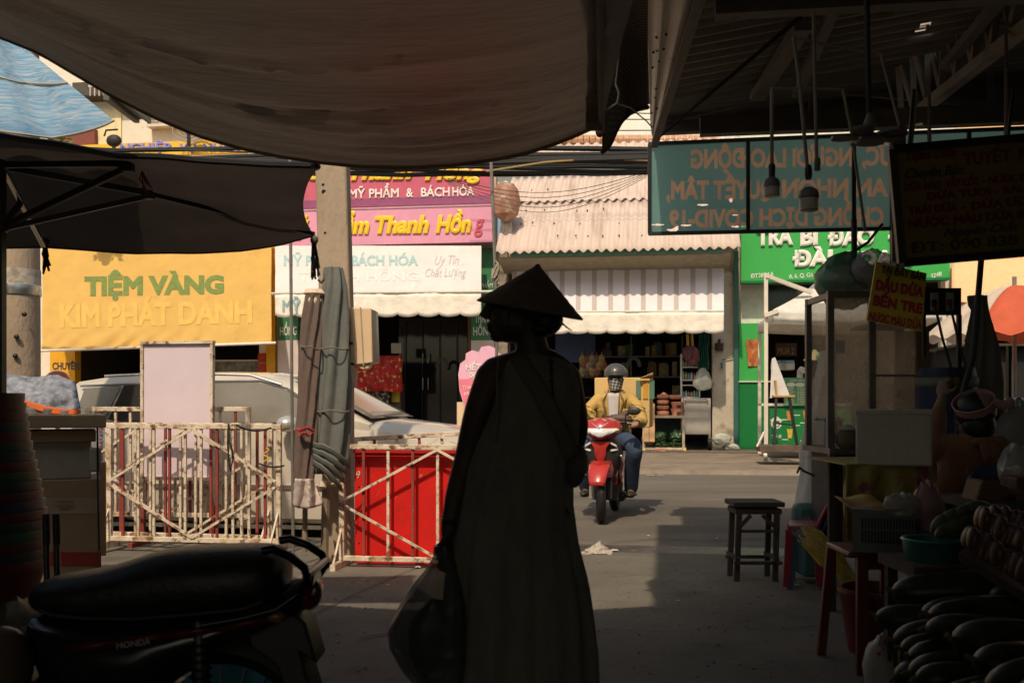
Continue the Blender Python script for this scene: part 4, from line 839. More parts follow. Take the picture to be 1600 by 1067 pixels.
# ---------------------------------------------------------------- barriers
rust = (.16, .075, .03)
barw = M('chipped_white_paint', A(230, 200, 162), .6, var=.14, scale=5, spots=[((.17, .085, .04), 15, .53, .62), ((.42, .28, .15), 6, .5, .7)], bump=.3)
barr = M('chipped_red_paint', A(150, 62, 50), .6, var=.25, scale=5, spots=[((.11, .06, .04), 18, .55, .64), ((.5, .4, .32), 22, .66, .7)])
BW, BH = 1.48, 1.0
def barrier(name, label, loc, rz, roll=0, group=None, nb=8):
    t = thing(name, label, 'barrier', (0, 0, 0), group)
    m = MB(); w2 = BW / 2
    m.box(-w2, w2, -.02, .02, BH - .04, BH); m.box(-w2, w2, -.02, .02, .05, .09); m.box(-w2, -w2 + .04, -.02, .02, .09, BH - .04); m.box(w2 - .04, w2, -.02, .02, .09, BH - .04)
    part('frame', m, barw, t, bevel=.004)
    for k in range(1, nb):
        x = -w2 + k * BW / nb; m = MB(); m.box(x - .010, x + .010, -.009, .009, .09, BH - .04); part('bar', m, barr if (k % 2 if nb < 10 else k % 3 == 1) else barw, t)
    for s_ in (-1, 1):
        for zz in (.09, BH - .04):
            m = MB(); m.bar((s_ * (w2 - .04), -.024, .525 + (.02 if zz > .5 else -.02)), (0.0, -.024, zz), .012, .02); part('diagonal', m, barw, t)
    for s_ in (-1, 1):
        m = MB(); m.box(s_ * (w2 - .02) - .02, s_ * (w2 - .02) + .02, -.22, .22, 0, .05); part('foot', m, barw, t)
        m = MB(); m.bar((s_ * (w2 - .02), -.2, .05), (s_ * (w2 - .02), -.02, .3), .015, .015, (1, 0, 0)); part('brace', m, barw, t)
    t.location = loc; t.rotation_euler = (roll, 0, rz); BASE[t.name] = V(loc)
    return t
def bl(px, v, z=0.0): p = W(U(px, v), v, z); return p
grp = 'white and red steel barriers'
b0 = barrier('crowd_barrier', 'foremost white and red steel barrier in front of the silver car', bl(302, 7.75, .035), -TH, group=grp, nb=11)
dup(b0, bl(294, 7.95, .04), -TH - .03, 'middle steel barrier stacked behind the foremost one at the left')
dup(b0, bl(262, 8.3, .17), -TH + .04, 'rearmost steel barrier standing highest behind the blank board')
br = barrier('crowd_barrier', 'steel barrier standing against the bright red board', bl(684, 7.27, 0), -TH, group=grp)
br.scale = (1.0, 1, .9)
dup(br, bl(700, 8.05, .07), -TH + .02, 'steel barrier leaning behind the red board in front of the car bonnet').rotation_euler = (0, -.06, -TH + .02)
t = thing('red_board', 'bright red painted panel standing behind a steel barrier', 'board', bl(650, 7.36))
redp = M('signal_red_paint', (.62, .012, .008), .5, var=.08, scale=4, spots=[((.6, .22, .15), 13, .66, .7), ((.34, .01, .01), 2.5, .5, .75), ((.2, .03, .02), 22, .66, .72)])
m = MB(True); sflat(m, 554, 706, 752, 882, 7.36, .03); part('panel', m, redp, t, bevel=.006)
m = MB(True); sflat(m, 552, 703, 756, 708, 7.345, .05); part('top_rail', m, M('dark_red_rail', (.4, .015, .012), .5), t)
m = MB(True)
for y in (722, 760, 800, 848): m.lathe([(.008, 0), (.0, .006)], SL(561, y, 7.358), (0, -1, 0), n=8)
part('screw', m, black_rub, t)
m = MB(True); stext(m, '9', 557, 563, 748, 745, 11, 7.36, thick=.003); part('chalk_mark', m, M('chalk_white', (.6, .5, .45), .9), t)
t = thing('blank_board', 'blank pinkish white notice board on a rusty frame between the barriers and the car', 'board', bl(275, 8.12))
m = MB(True); sflat(m, 222, 537, 329, 748, 8.14, .02); part('panel', m, M('faded_pink_vinyl', A(226, 196, 185), .7, var=.04, scale=3, spots=((.6, .5, .42), 2, .6, .85), bump=.1, bscale=6), t)
m = MB(True)
sflat(m, 219, 534, 223, 790, 8.12, .05); sflat(m, 328, 533, 332, 790, 8.12, .05); sflat(m, 219, 532.5, 332, 537, 8.115, .06); sflat(m, 223, 745, 328, 750, 8.12, .05); part('frame', m, M('chipped_white_paint', ()), t)
for x in (221, 330):
    m = MB(True); m.box(U(x, 8.12) - .02, U(x, 8.12) + .02, 7.9 + .03, 8.4, 0, .04); m.box(U(x, 8.12) - .02, U(x, 8.12) + .02, 8.12, 8.16, .04, Zs(x, 790, 8.12)); part('foot', m, barr, t)
for (x0, y0, x1, y1, l) in ((357, 664, 362, 735, 'black elastic strap looped over the barrier top bar'), (369, 664, 424, 668, 'black cord tied along the top right of the barrier'), (405, 724, 444, 727, 'black cord tied round the right barrier upright')):
    m = MB()
    if y1 - y0 > 30: pts = [S(357, 662, 7.72), S(356, 690, 7.72), S(357, 715, 7.72), S(360, 735, 7.71), S(364, 718, 7.7), S(362, 700, 7.7), S(358, 690, 7.7), S(357, 664, 7.72)]
    else: pts = [S(lerp(x0, x1, k / 8), lerp(y0, y1, k / 8) + (7 if y0 < 700 else 4) * math.sin(k / 8 * 3.1), 7.7) for k in range(9)]
    m.tube(pts, .007, 6); solo('cord', m, M('black_metal', ()), l, 'cord')
m = MB(); m.tube([S(416 + 5 * math.sin(k * 1.3), 700 + k * 2.6, 7.7) for k in range(9)], .006, 5); solo('cord', m, M('yellow_string', (.6, .42, .05), .7), 'frayed yellow string on the right barrier upright', 'string')
m = MB(); m.tube([S(157 + 6 * math.sin(k * 1.6), 672 + k * 3, 7.7) for k in range(9)], .005, 5); solo('cord', m, M('blue_string', (.12, .28, .4), .7), 'thin blue string knotted on the left barrier corner', 'string')
helm = MB(); helm.ell(at(90, 592, 8.9), (.1, .1, .075)); t = solo('helmet', helm, M('orange_helmet', (.62, .12, .03), .25, coat=.5), 'orange helmet showing behind the patterned cloth at the left', 'helmet')
m = MB(); q = at(90, 596, 8.9); m.tube([q, V((q.x, q.y, 0))], .02, 8); solo('post', m, steel, 'thin post under the orange helmet behind the stacked boxes', 'post')

# ---------------------------------------------------------------- rider on a red motorbike
BK = V((.885, 10.2, 0.008)); BYAW = -R(12.5)
redm = M('red_motorbike_paint', (.45, .035, .03), .3, coat=.6, var=.08); blkp = M('charcoal_plastic', (.035, .034, .033), .45); chrm = M('bright_steel', ())
t = thing('motorbike', 'red motorbike ridden towards the market by the man in yellow', 'motorbike')
def wheel(t, y, lean=0, steer=0):
    rot = Matrix.Rotation(steer, 3, 'Z'); ax = rot @ V((1, 0, 0)); c = V((0, y, .285))
    m = MB(); m.lathe([(.235 + .045 * (1 - abs(math.cos(a))) * 1 + .0, 0) if 0 else (.24 + .045 * math.sin(a), -.045 * math.cos(a)) for a in [math.pi * q / 8 for q in range(9)]] + [(.225, .03), (.225, -.03), (.24, -.045)], c, ax, n=36, caps=False); wh = part('wheel', m, black_rub, t)
    m = MB(); m.lathe([(.226, -.025), (.232, 0), (.226, .025), (.205, .02), (.205, -.02), (.226, -.025)], c, ax, n=30, caps=False)
    for k in range(5):
        g = k * 6.283 / 5; d = rot @ V((0, math.cos(g), math.sin(g))); m.bar(c + d * .04, c + d * .21, .03, .02, ax)
    m.lathe([(.0, -.04), (.045, -.04), (.045, .04), (0, .04)], c, ax, n=14); part('rim', m, M('dark_alloy', (.05, .05, .05), .35, .6), wh)
    m = MB(); m.lathe([(.06, -.035), (.11, -.035), (.11, -.03), (.06, -.03)], c, ax, n=24); part('brake_disc', m, stl, wh)
wheel(t, 0, 0, R(9)); wheel(t, 1.2)
m = MB()
def fend(a, b): g = lerp(R(20), R(125), b); x = lerp(-.075, .075, a); r = .315 + .02 * math.cos(x * 20); return V((x * (1 + .35 * math.sin(b * 3.14)), -math.cos(g) * r, .285 + math.sin(g) * r + .0))
m.sheet(fend, 8, 14)
m.loft([[V((x, y, z)) for x, y in ((-w_, .02), (-w_ * .6, -.1 - d), (0, -.14 - d), (w_ * .6, -.1 - d), (w_, .02))] for w_, d, z in ((.11, 0, .46), (.125, .03, .54), (.1, .02, .62))]); part('front_fender', m, redm, t, solid=.006)
for s_ in (-1, 1):
    m = MB(); m.tube([(s_ * .085, -.01, .285), (s_ * .085, .12, .68)], [.024, .02], 10); m.tube([(s_ * .085, -.01, .25), (s_ * .085, -.005, .42)], .032, 10); part('fork', m, stl if s_ < 0 else blkp, t)
m = MB(); m.loft([[V((x, y, z)) for x, y in ((-w_, .2), (-w_ * .75, .06 - d), (-.05, .01 - d), (.05, .01 - d), (w_ * .75, .06 - d), (w_, .2), (0, .26))] for w_, d, z in ((.1, -.04, .42), (.17, .0, .56), (.2, .03, .68), (.175, .04, .78), (.1, .03, .86))]); part('front_shield', m, blkp, t)
m = MB(); m.loft([[V((x, y - d, z)) for x, y in ((-w_, .0), (0, -.02), (w_, .0), (w_, .05), (-w_, .05))] for w_, d, z in ((.03, .02, .62), (.055, .045, .68), (.06, .055, .75), (.1, .05, .81))]); part('red_nose_panel', m, redm, t)
for s_ in (-1, 1):
    m = MB(); m.tube([(s_ * .095, -.02, .80), (s_ * .15, .0, .77), (s_ * .165, .03, .735), (s_ * .1, -.005, .72)], .011, 6); part('white_flash', m, M('white_trim', (.75, .72, .68), .4), t)
    m = MB(); m.loft([[V((s_ * x, y, z)) for x, y, z in q] for q in (((.17, .22, .72), (.19, .12, .66), (.16, .2, .5), (.14, .28, .5)), ((.17, .35, .62), (.2, .3, .55), (.17, .35, .36), (.12, .4, .36)))]); part('leg_guard', m, redm if s_ > 0 else blkp, t)
    m = MB(); m.tube([(s_ * .19, .1, .67), (s_ * .21, .18, .58), (s_ * .19, .25, .46)], .01, 6); part('white_flash', m, M('white_trim', ()), t)
m = MB(); m.loft([[V((x * w_, y - d, z)) for x, y in ((-1, .2), (-.85, .02), (-.45, -.05), (0, -.08), (.45, -.05), (.85, .02), (1, .2), (0, .26))] for w_, d, z in ((.1, .02, .84), (.18, .06, .89), (.2, .05, .95), (.17, .02, 1.01), (.08, -.05, 1.045))]); part('headlamp_cowl', m, redm, t)
m = MB(); m.loft([[V((x * w_, y - d, z)) for x, y in ((-1, -.02), (-.6, -.075), (0, -.1), (.6, -.075), (1, -.02), (.6, .02), (-.6, .02))] for w_, d, z in ((.03, .045, .862), (.1, .052, .885), (.15, .05, .915), (.165, .03, .945))]); hl = part('headlight', m, M('headlight_glass', (.75, .73, .7), .08, .4, emit=((1, .95, .85), .35)), t)
for s_ in (-1, 1):
    m = MB(); m.ell((s_ * .145, -.025, .925), (.045, .05, .024)); part('indicator', m, M('indicator_lens', (.75, .55, .3), .15), t)
m = MB(); m.prism([(-.085, -.075, 1.0), (0, -.15, .935), (.085, -.075, 1.0), (.05, -.04, 1.035), (-.05, -.04, 1.035)], (0, .02, 0)); part('visor', m, M('silver_visor', (.6, .58, .55), .15, .5), t)
m = MB(); m.tube([(-.34, .26, 1.0), (-.2, .2, 1.0), (0, .18, .98), (.2, .2, 1.0), (.34, .26, 1.0)], .014, 8); part('handlebar', m, M('black_metal', ()), t)
for s_ in (-1, 1):
    m = MB(); m.tube([(s_ * .25, .21, 1.0), (s_ * .36, .27, 1.0)], .02, 8); g_ = part('grip', m, black_rub, t)
    m = MB(); m.tube([(s_ * .24, .19, .995), (s_ * .36, .2, .985)], .007, 6); part('brake_lever', m, stl, g_)
    m = MB(); m.tube([(s_ * .22, .2, 1.0), (s_ * .23, .17, 1.08), (s_ * .29, .16, 1.1)], .007, 6); mi = part('mirror_stalk', m, M('black_metal', ()), t)
    m = MB(); m.ell((s_ * .315, .15, 1.115), (.07, .02, .042), n=14, m=8); part('mirror', m, blkp, mi)
m = MB(); m.loft([[V((x * w_, y, z + .03 * (1 - x * x))) for x in (-1, -.5, 0, .5, 1)] + [V((w_ * .8, y, z - .09)), V((-w_ * .8, y, z - .09))] for w_, y, z in ((.07, .48, .72), (.12, .62, .74), (.13, .9, .76), (.11, 1.2, .8), (.06, 1.35, .8))]); part('seat', m, M('seat_vinyl', (.02, .019, .018), .5), t)
m = MB(); m.loft([[V((x * w_, y, z)) for x, z in ((-1, zz), (-.9, zz + .18), (.9, zz + .18), (1, zz), (.6, zz - .12), (-.6, zz - .12))] for w_, y, zz in ((.12, .25, .4), (.13, .5, .42), (.15, .8, .5), (.13, 1.15, .6), (.05, 1.4, .68))]); part('side_panel', m, redm, t)
m = MB(); m.loft([[V((x, y, z)) for x, z in ((-.13, .2), (-.14, .36), (.14, .36), (.13, .2))] for y in (.32, .75)]); m.tube([(-.2, .58, .24), (.2, .58, .24)], .018, 8); part('engine', m, M('engine_grey', (.09, .085, .08), .5, .4), t)
m = MB(); m.tube([(.15, .5, .2), (.19, .9, .26), (.2, 1.35, .38)], [.03, .05, .055], 12); part('exhaust', m, M('black_metal', ()), t)
for s_ in (-1, 1):
    m = MB(); m.tube([(s_ * .14, .58, .24), (s_ * .3, .58, .245)], .016, 8); part('foot_peg', m, black_rub, t)
t.location = BK; t.rotation_euler = (0, 0, BYAW)

skin = M('tan_skin', (.3, .16, .1), .55, var=.1)
def limb(m, pts, rs, n=12, seg=5):
    P = [V(p) for p in pts]; out = []; ro = []
    for i in range(len(P) - 1):
        for k in range(seg):
            f = k / seg; a = P[max(i - 1, 0)]; b = P[i]; c = P[i + 1]; d = P[min(i + 2, len(P) - 1)]
            f2, f3 = f * f, f ** 3
            out.append(.5 * ((2 * b) + (c - a) * f + (2 * a - 5 * b + 4 * c - d) * f2 + (3 * b - a - 3 * c + d) * f3)); ro.append(lerp(rs[i], rs[i + 1], f))
    out.append(P[-1]); ro.append(rs[-1]); m.tube(out, ro, n); m.ell(out[0], (ro[0],) * 3, n=10, m=6); m.ell(out[-1], (ro[-1],) * 3, n=10, m=6)
def hand(m, w_, d, palm, curl=.5, size=1., side=1):
    """palm and five curled fingers: w_ wrist, d pointing direction, palm normal"""
    w_, d, nrm = V(w_), V(d).normalized(), V(palm).normalized(); sd = d.cross(nrm).normalized() * side; S_ = size
    c = w_ + d * .05 * S_; m.ell(c, (1, 1, 1), rot=Matrix(((d.x, sd.x, nrm.x), (d.y, sd.y, nrm.y), (d.z, sd.z, nrm.z))) @ Matrix.Diagonal((.055 * S_, .042 * S_, .017 * S_)), n=12, m=8)
    for k, (ln, off) in enumerate(((.07, -.03), (.08, -.01), (.075, .011), (.058, .031))):
        p = c + d * .045 * S_ + sd * off * S_; path = [p]; a = 0
        for j in range(3):
            a += curl * (1 + .08 * k); p = p + (d * math.cos(a) + nrm * math.sin(a)) * ln * S_ / 3; path.append(p)
        m.tube(path, [.0095 * S_, .009 * S_, .0082 * S_, .007 * S_], 8); m.ell(path[-1], (.007 * S_,) * 3, n=8, m=5)
    p = c - d * .02 * S_ - sd * .036 * S_; m.tube([p, p + (d * .5 - sd * .5 + nrm * .4) * .045 * S_, p + (d * .9 - sd * .3 + nrm * .9) * .06 * S_], [.012 * S_, .011 * S_, .008 * S_], 8)
def head(m, c, f, up, s_=1., top=1.):
    """skull, jaw, nose, lips, brows and ears; f is the facing direction"""
    c, f, up = V(c), V(f).normalized(), V(up).normalized(); r = f.cross(up).normalized(); Mx = Matrix(((f.x, r.x, up.x), (f.y, r.y, up.y), (f.z, r.z, up.z)))
    def e(p, rad, n=14, mm=10): m.ell(c + Mx @ (V(p) * s_), (1, 1, 1), rot=Mx @ Matrix.Diagonal([q * s_ for q in rad]), n=n, m=mm)
    e((-.012, 0, .03 - .03 * (1 - top)), (.098 * (.6 + .4 * top), .076, .09 * top), 20, 14); e((.03, 0, -.035), (.062, .062, .08)); e((.062, 0, -.092), (.026, .03, .021)); e((.0, 0, -.055), (.07, .06, .05))
    m.tube([c + Mx @ (V(p) * s_) for p in ((.088, 0, .022), (.103, 0, -.005), (.114, 0, -.026), (.1, 0, -.036))], [.008 * s_, .011 * s_, .014 * s_, .009 * s_], 8)
    e((.088, 0, -.057), (.014, .024, .0085)); e((.085, 0, -.073), (.015, .022, .009)); e((.083, 0, .035), (.014, .05, .011))
    for q in (-1, 1): e((-.002, q * .074, -.005), (.022, .01, .032)); e((.07, q * .03, .012), (.018, .015, .01)); e((.05, q * .042, -.022), (.03, .022, .022))
t = thing('person', 'man in a yellow jacket, grey helmet and checked mask riding the red motorbike', 'person')
m = MB(); head(m, (.07, .66, 1.445), (0, -1, -.03), (0, 0, 1)); limb(m, [(.06, .71, 1.28), (.065, .7, 1.4)], [.055, .05])
limb(m, [(.02, .86, .84), (.03, .8, 1.02), (.05, .74, 1.22)], [.14, .13, .12])
for s_, kn, an, el, ha in ((-1, (-.235, .36, .75), (-.245, .66, .3), (-.3, .52, 1.04), (-.315, .27, 1.02)), (1, (.29, .4, .73), (.235, .66, .3), (.355, .52, 1.02), (.33, .27, 1.01))):
    limb(m, [(s_ * .1, .84, .82), kn, an], [.085, .055, .037]); limb(m, [(.05 + s_ * .17, .74, 1.25), el, ha], [.05, .04, .026])
    hand(m, ha, (-.1 * s_, -1, -.15), (0, -.2, -1), curl=.85, side=s_)
    m.ell(V(an) + V((0, -.06, -.04)), (.04, .1, .03))
body = part('body', m, skin, t, remesh=.009)
yel = M('mustard_jacket', A(192, 150, 76), .75, var=.12, scale=5, bump=.9, bscale=13)
m = MB()
def ring(c, rx, ry, n=22, open_=0): return [V((c[0] + math.cos(g) * rx, c[1] + math.sin(g) * ry, c[2])) for k in range(n) for g in [2 * math.pi * k / n]]
m.loft([ring((.02, .84, .8), .2, .15), ring((.025, .82, .92), .19, .15), ring((.04, .78, 1.06), .2, .15), ring((.045, .75, 1.18), .215, .14), ring((.05, .73, 1.26), .2, .12), ring((.055, .72, 1.3), .12, .1), ring((.06, .71, 1.33), .085, .085)])
for s_, el, ha in ((-1, (-.3, .52, 1.04), (-.315, .3, 1.02)), (1, (.36, .52, 1.0), (.335, .3, 1.0))):
    limb(m, [(.05 + s_ * .165, .74, 1.24), (.05 + s_ * .27, .62, 1.12), el, ha], [.068, .064, .06, .047])
for k in range(16): 
    a = random.choice((-1, 1)); q = V((.05 + a * random.uniform(.2, .3), random.uniform(.5, .66), random.uniform(1.0, 1.18))); m.tube([q + V((-.05, -.03, .02)), q + V((.0, -.05, 0)), q + V((.05, -.02, -.03))], .012, 6)
jk = part('jacket', m, yel, t, remesh=.011)
for s_ in (-1, 1):
    m = MB(); m.sheet(lambda a, b: V((.06 + s_ * lerp(.06, .13 - .05 * b, a), .575 + .02 * a + .02 * (1 - b), lerp(1.29, 1.06, b) - .03 * a)), 5, 6); part('lapel', m, yel, t, solid=.012)
for s_ in (-1, 1):
    m = MB(); m.tube([(.055 + s_ * .055, .625, 1.325), (.055 + s_ * .075, .59, 1.28), (.055 + s_ * .11, .575, 1.22), (.055 + s_ * .075, .575, 1.1), (.055 + s_ * .07, .585, .95)], .008, 6); part('jacket_edge', m, M('jacket_shadow_seam', (.16, .1, .035), .8), t)
    m = MB(); m.rbox((.055 + s_ * .135, .592, 1.12), (.07, .012, .03), rz=-s_ * .3); part('pocket_flap', m, yel, t, bevel=.004)
    m = MB(); m.sheet(lambda a, b: V((.055 + s_ * lerp(.03, .1, a), .64 + .03 * a - .02 * b, lerp(1.35, 1.27, b) - .02 * a)), 4, 4); part('collar', m, yel, t, solid=.01)
m = MB(); m.sheet(lambda a, b: V((.055 + lerp(-.06, .06, a) * (1 - .3 * b), .59 - .012 * math.sin(a * 3.14), lerp(1.3, .96, b))), 8, 8); part('shirt', m, M('grey_tshirt', A(205, 185, 165), .85, var=.08, bump=.3, bscale=12), t, solid=.02)
m = MB(); m.ell((.07, .67, 1.50), (.125, .14, .115), n=22, m=14, f=lambda q, d: V((q.x, q.y, max(q.z, -.03)))); m.ell((.07, .56, 1.49), (.1, .06, .012)); hm = part('helmet', m, M('grey_helmet', (.065, .064, .063), .4, coat=.25), t)
m = MB(); m.sheet(lambda a, b: V((.07 + .088 * math.sin(lerp(-1.5, 1.5, a)) * (1 - .35 * b), .665 - (.105 + .022 * math.sin(a * 3.14) * (1 - b * .4)) * math.cos(lerp(-1.5, 1.5, a)), lerp(1.452, 1.325, b))), 20, 12)
mk_m = M('checked_mask', (.6, .57, .5), .8)
nt = mk_m.node_tree; ck = nt.nodes.new('ShaderNodeTexChecker'); ck.inputs['Scale'].default_value = 1; ck.inputs[1].default_value = (.42, .40, .36, 1); ck.inputs[2].default_value = (.05, .05, .06, 1); tcn = nt.nodes.new('ShaderNodeTexCoord'); mpn = nt.nodes.new('ShaderNodeMapping'); mpn.inputs['Scale'].default_value = (9, 6, 1); mpn.inputs['Rotation'].default_value = (0, 0, .6); nt.links.new(tcn.outputs['UV'], mpn.inputs[0]); nt.links.new(mpn.outputs[0], ck.inputs[0]); nt.links.new(ck.outputs[0], nt.nodes['Principled BSDF'].inputs['Base Color'])
part('face_mask', m, mk_m, t, solid=.006)
m = MB()
for s_ in (-1, 1): m.ell((.07 + s_ * .033, .55, 1.462), (.029, .012, .021), n=14, m=8)
m.tube([(.0, .6, 1.467), (.04, .553, 1.467), (.1, .553, 1.467), (.14, .6, 1.467)], .005, 6); part('sunglasses', m, M('dark_lens', (.01, .01, .012), .1), t)
jean = M('blue_jeans', A(62, 72, 86), .85, var=.2, scale=6, bump=.4, bscale=12)
m = MB()
for s_, kn, an in ((-1, (-.235, .36, .75), (-.245, .66, .36)), (1, (.29, .4, .73), (.235, .66, .36))): limb(m, [(s_ * .09, .86, .82), ((kn[0] * .6), .6, .8), kn, ((kn[0] + an[0]) / 2, .49, .56), (an[0], .645, .31)], [.11, .1, .088, .085, .075])
m.ell((0, .88, .84), (.17, .13, .1)); part('jeans', m, jean, t, remesh=.011)
for s_, an in ((-1, (-.245, .62, .24)), (1, (.235, .62, .24))):
    m = MB(); m.ell(V(an) + V((0, -.04, 0)), (.048, .14, .045), n=14, m=8, f=lambda q, d: V((q.x, q.y, max(q.z, -.03)))); part('shoe', m, M('dark_shoe', (.035, .025, .02), .6), t)
m = MB(); m.tube([(.2, .6, 1.1), (.1, .56, 1.03), (.02, .56, 1.0), (-.05, .58, 1.0)], .03, 8); m.ell((.12, .5, 1.03), (.12, .05, .05), f=lambda q, d: q * (1 + .2 * nz(d.x * 3, d.y * 3, d.z * 3))); part('waist_bag', m, M('brown_bag', (.1, .065, .05), .6, var=.3), t)
t.location = BK; t.rotation_euler = (0, 0, BYAW)
t = thing('cardboard_box', 'large taped cardboard box strapped behind the motorbike rider', 'box', (0, 0, 0))
m = MB(); m.rbox((.1, 1.2, 1.2), (.6, .42, .54)); part('carton', m, M('yellow_cardboard', A(226, 178, 105), .8, var=.08), t, bevel=.008)
for x, c in ((-.14, (.62, .32, .04)), (.2, (.12, .2, .15)), (.285, (.62, .32, .04)), (.36, (.1, .2, .13))):
    m = MB(); m.rbox((.1 + x * .9, .985 + .0, 1.34), (.055, .012, .2)); part('printed_stripe', m, M('stripe%.2f' % c[0], c, .5), t)
m = MB(); m.sheet(lambda a, b: V((lerp(.3, .44, a), .97 - .05 * b, lerp(1.46, 1.52, a * b))), 4, 2); part('flap', m, card, t, solid=.006)
t.location = BK; t.rotation_euler = (0, 0, BYAW)
t = thing('cardboard_box', 'plain tan cardboard box low behind the rider on the left', 'box', (0, 0, 0))
m = MB(); m.rbox((-.17, 1.12, .86), (.42, .36, .26), rz=.1); part('carton', m, card, t, bevel=.008); m = MB(); m.rbox((-.17, .937, .86), (.05, .004, .26), rz=.1); part('tape', m, tape, t)
t.location = BK; t.rotation_euler = (0, 0, BYAW)
# ---------------------------------------------------------------- woman in the conical hat
YW = 3.55
def aw(px, py, dy=0.): p = at(px, py, YW); return V((p.x, YW + dy, p.z))
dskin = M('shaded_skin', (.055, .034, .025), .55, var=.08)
linen = M('black_linen', (.155, .152, .125), .9, var=.18, scale=14, bump=.35, bscale=120, stretch=(1, 1, .35))
t = thing('person', 'woman in a conical hat and long dark sleeveless dress, back turned, holding a bag', 'person', V((aw(810, 0).x, YW, 0)))
FACE = V((-.97, .12, 0)).normalized(); UPH = V((.06, 0, 1))
m = MB(); hc = aw(812, 478); head(m, hc, FACE, UPH, 1.12, top=.45)
limb(m, [aw(835, 566, .02), aw(829, 530, .01), aw(822, 500)], [.064, .056, .062])
limb(m, [aw(818, 760), aw(826, 640, .0), aw(832, 590, .01)], [.1, .095, .075])
limb(m, [aw(775, 584), aw(845, 572, .02), aw(888, 592, .05)], [.06, .07, .052])
limb(m, [aw(768, 590), aw(748, 645, -.01), aw(730, 712, .01), aw(714, 770, -.02), aw(702, 828, -.05)], [.058, .052, .044, .039, .027])
hand(m, aw(700, 834, -.055), (-.1, -.04, -1), (.75, -.65, 0), curl=.75, size=1.0, side=-1)
limb(m, [aw(890, 596, .06), aw(903, 665, .07), aw(896, 705, .13), aw(872, 740, .17)], [.05, .042, .036, .028])
hand(m, aw(870, 742, .17), (-.6, .2, -.5), (0, .6, -1), curl=.6)
for s_ in (-1, 1): limb(m, [aw(812 + s_ * 40, 800), aw(812 + s_ * 42, 980, .02), aw(812 + s_ * 42, 1125)], [.1, .06, .045]); m.ell(aw(812 + s_ * 42 - 12, 1150, .03), (.1, .05, .04))
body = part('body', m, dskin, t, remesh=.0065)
# hair in a low knot under the hat
hairm = M('black_hair', (.012, .01, .009), .5, var=.3, scale=30, stretch=(6, 6, 1))
m = MB(); m.ell(aw(838, 489, .0), (.078, .08, .06), n=18, m=12); m.ell(aw(852, 500, -.01), (.062, .06, .058), n=16, m=10, f=lambda q, d: q * (1 + .06 * nz(d.x * 4, d.y * 4, d.z * 4))); m.ell(aw(845, 516, -.02), (.05, .05, .025)); hr = part('hair', m, hairm, t)
m = MB()
for k in range(6): m.tube([aw(872, 500 + k, 0), aw(880 + k, 505 + k, 0), aw(884 + 2.0 * k, 512 + 1.0 * k, 0)], .0012, 4)
m.tube([aw(771, 474, -.02), aw(771.5, 481, -.02)], .004, 5); part('loose_strands', m, hairm, hr)
# dress
prof = [(553, 786, 880, .075), (560, 779, 890, .095), (575, 774, 899, .11), (600, 772, 905, .125), (640, 764, 908, .13), (690, 742, 905, .125), (740, 726, 897, .135), (790, 713, 896, .15), (850, 702, 905, .175), (910, 695, 920, .2), (980, 689, 931, .23), (1067, 682, 938, .26), (1138, 682, 944, .28)]
rings = []
n = 110
for i in range(66):
    y = lerp(553, 1138, i / 65); a, b, dp = polyline(prof, y); c = aw((a + b) / 2, y, .01); hw = (b - a) / 2 / 450; f = max(0, (y - 620) / 520); ring_ = []
    for k in range(n):
        g = 2 * math.pi * k / n
        fo = .085 * f * math.sin(9 * g + 1.2 * math.sin(y / 190) + 2 * math.sin(2 * g)) + .05 * f * math.sin(17 * g + y / 120) + .03 * nz(math.cos(g) * 3, math.sin(g) * 3, y / 45)
        r = 1 + fo * (.35 + .65 * abs(math.sin(g)))
        zt = 0
        if i < 6: zt = -.012 * math.sin(g) * 0 - .02 * abs(math.cos(g)) * (1 - i / 6)
        ring_.append(c + V((math.cos(g) * hw * r, math.sin(g) * dp * r, zt)))
    rings.append(ring_)
m = MB(); m.loft(rings, caps=False)
m.add(rings[0] + [aw(833, 548, .01)], [(i, (i + 1) % n, n) for i in range(n)])
dr = part('dress', m, linen, t)
m = MB(); m.tube([aw(858, 560, -.1), aw(860, 590, -.118), aw(862, 640, -.128)], .004, 6)
for y in (567, 581, 596): m.ell(aw(859.5, y, -.118), (.008, .006, .008))
part('back_placket', m, M('button_black', (.012, .012, .011), .4), dr)
m = MB(); m.tube([aw(779, 562, -.075), aw(777, 600, -.1), aw(778, 640, -.108), aw(775, 690, -.108)], .004, 6); part('armhole_hem', m, linen, dr)
# conical hat
m = MB(); ax = (aw(842, 411) - aw(829, 482)).normalized(); ax = (ax + V((0, -.08, 0))).normalized(); cb = aw(828, 484, .0)
RR = .186; HH = .16
m.lathe([(RR, -.004), (RR + .001, .002)] + [(RR * (1 - q / 14) * (1 + .02 * (q % 2)), HH * q / 14) for q in range(1, 14)] + [(.006, HH * .99), (.001, HH)], cb, ax, n=48, caps=False)
m.lathe([(RR, -.004), (RR * .5, HH * .45), (.004, HH * .9)], cb, ax, n=48, caps=False)
hat = part('conical_hat', m, M('palm_leaf_hat', (.11, .1, .078), .8, var=.2, scale=30, bump=.4, bscale=90, trans=.05), t)
m = MB(); m.tube([aw(796, 485, -.07), aw(793, 515, -.05), aw(790, 534, -.02)], .005, 5); part('chin_strap', m, hairm, hat)
m = MB()
for k, z in ((0, 806), (1, 811)): m.lathe([(.031, -.004), (.036, 0), (.031, .004)], aw(704, z + 4, -.04), V((.1, 0, 1)), n=16)
part('bracelet', m, M('button_black', ()), t)
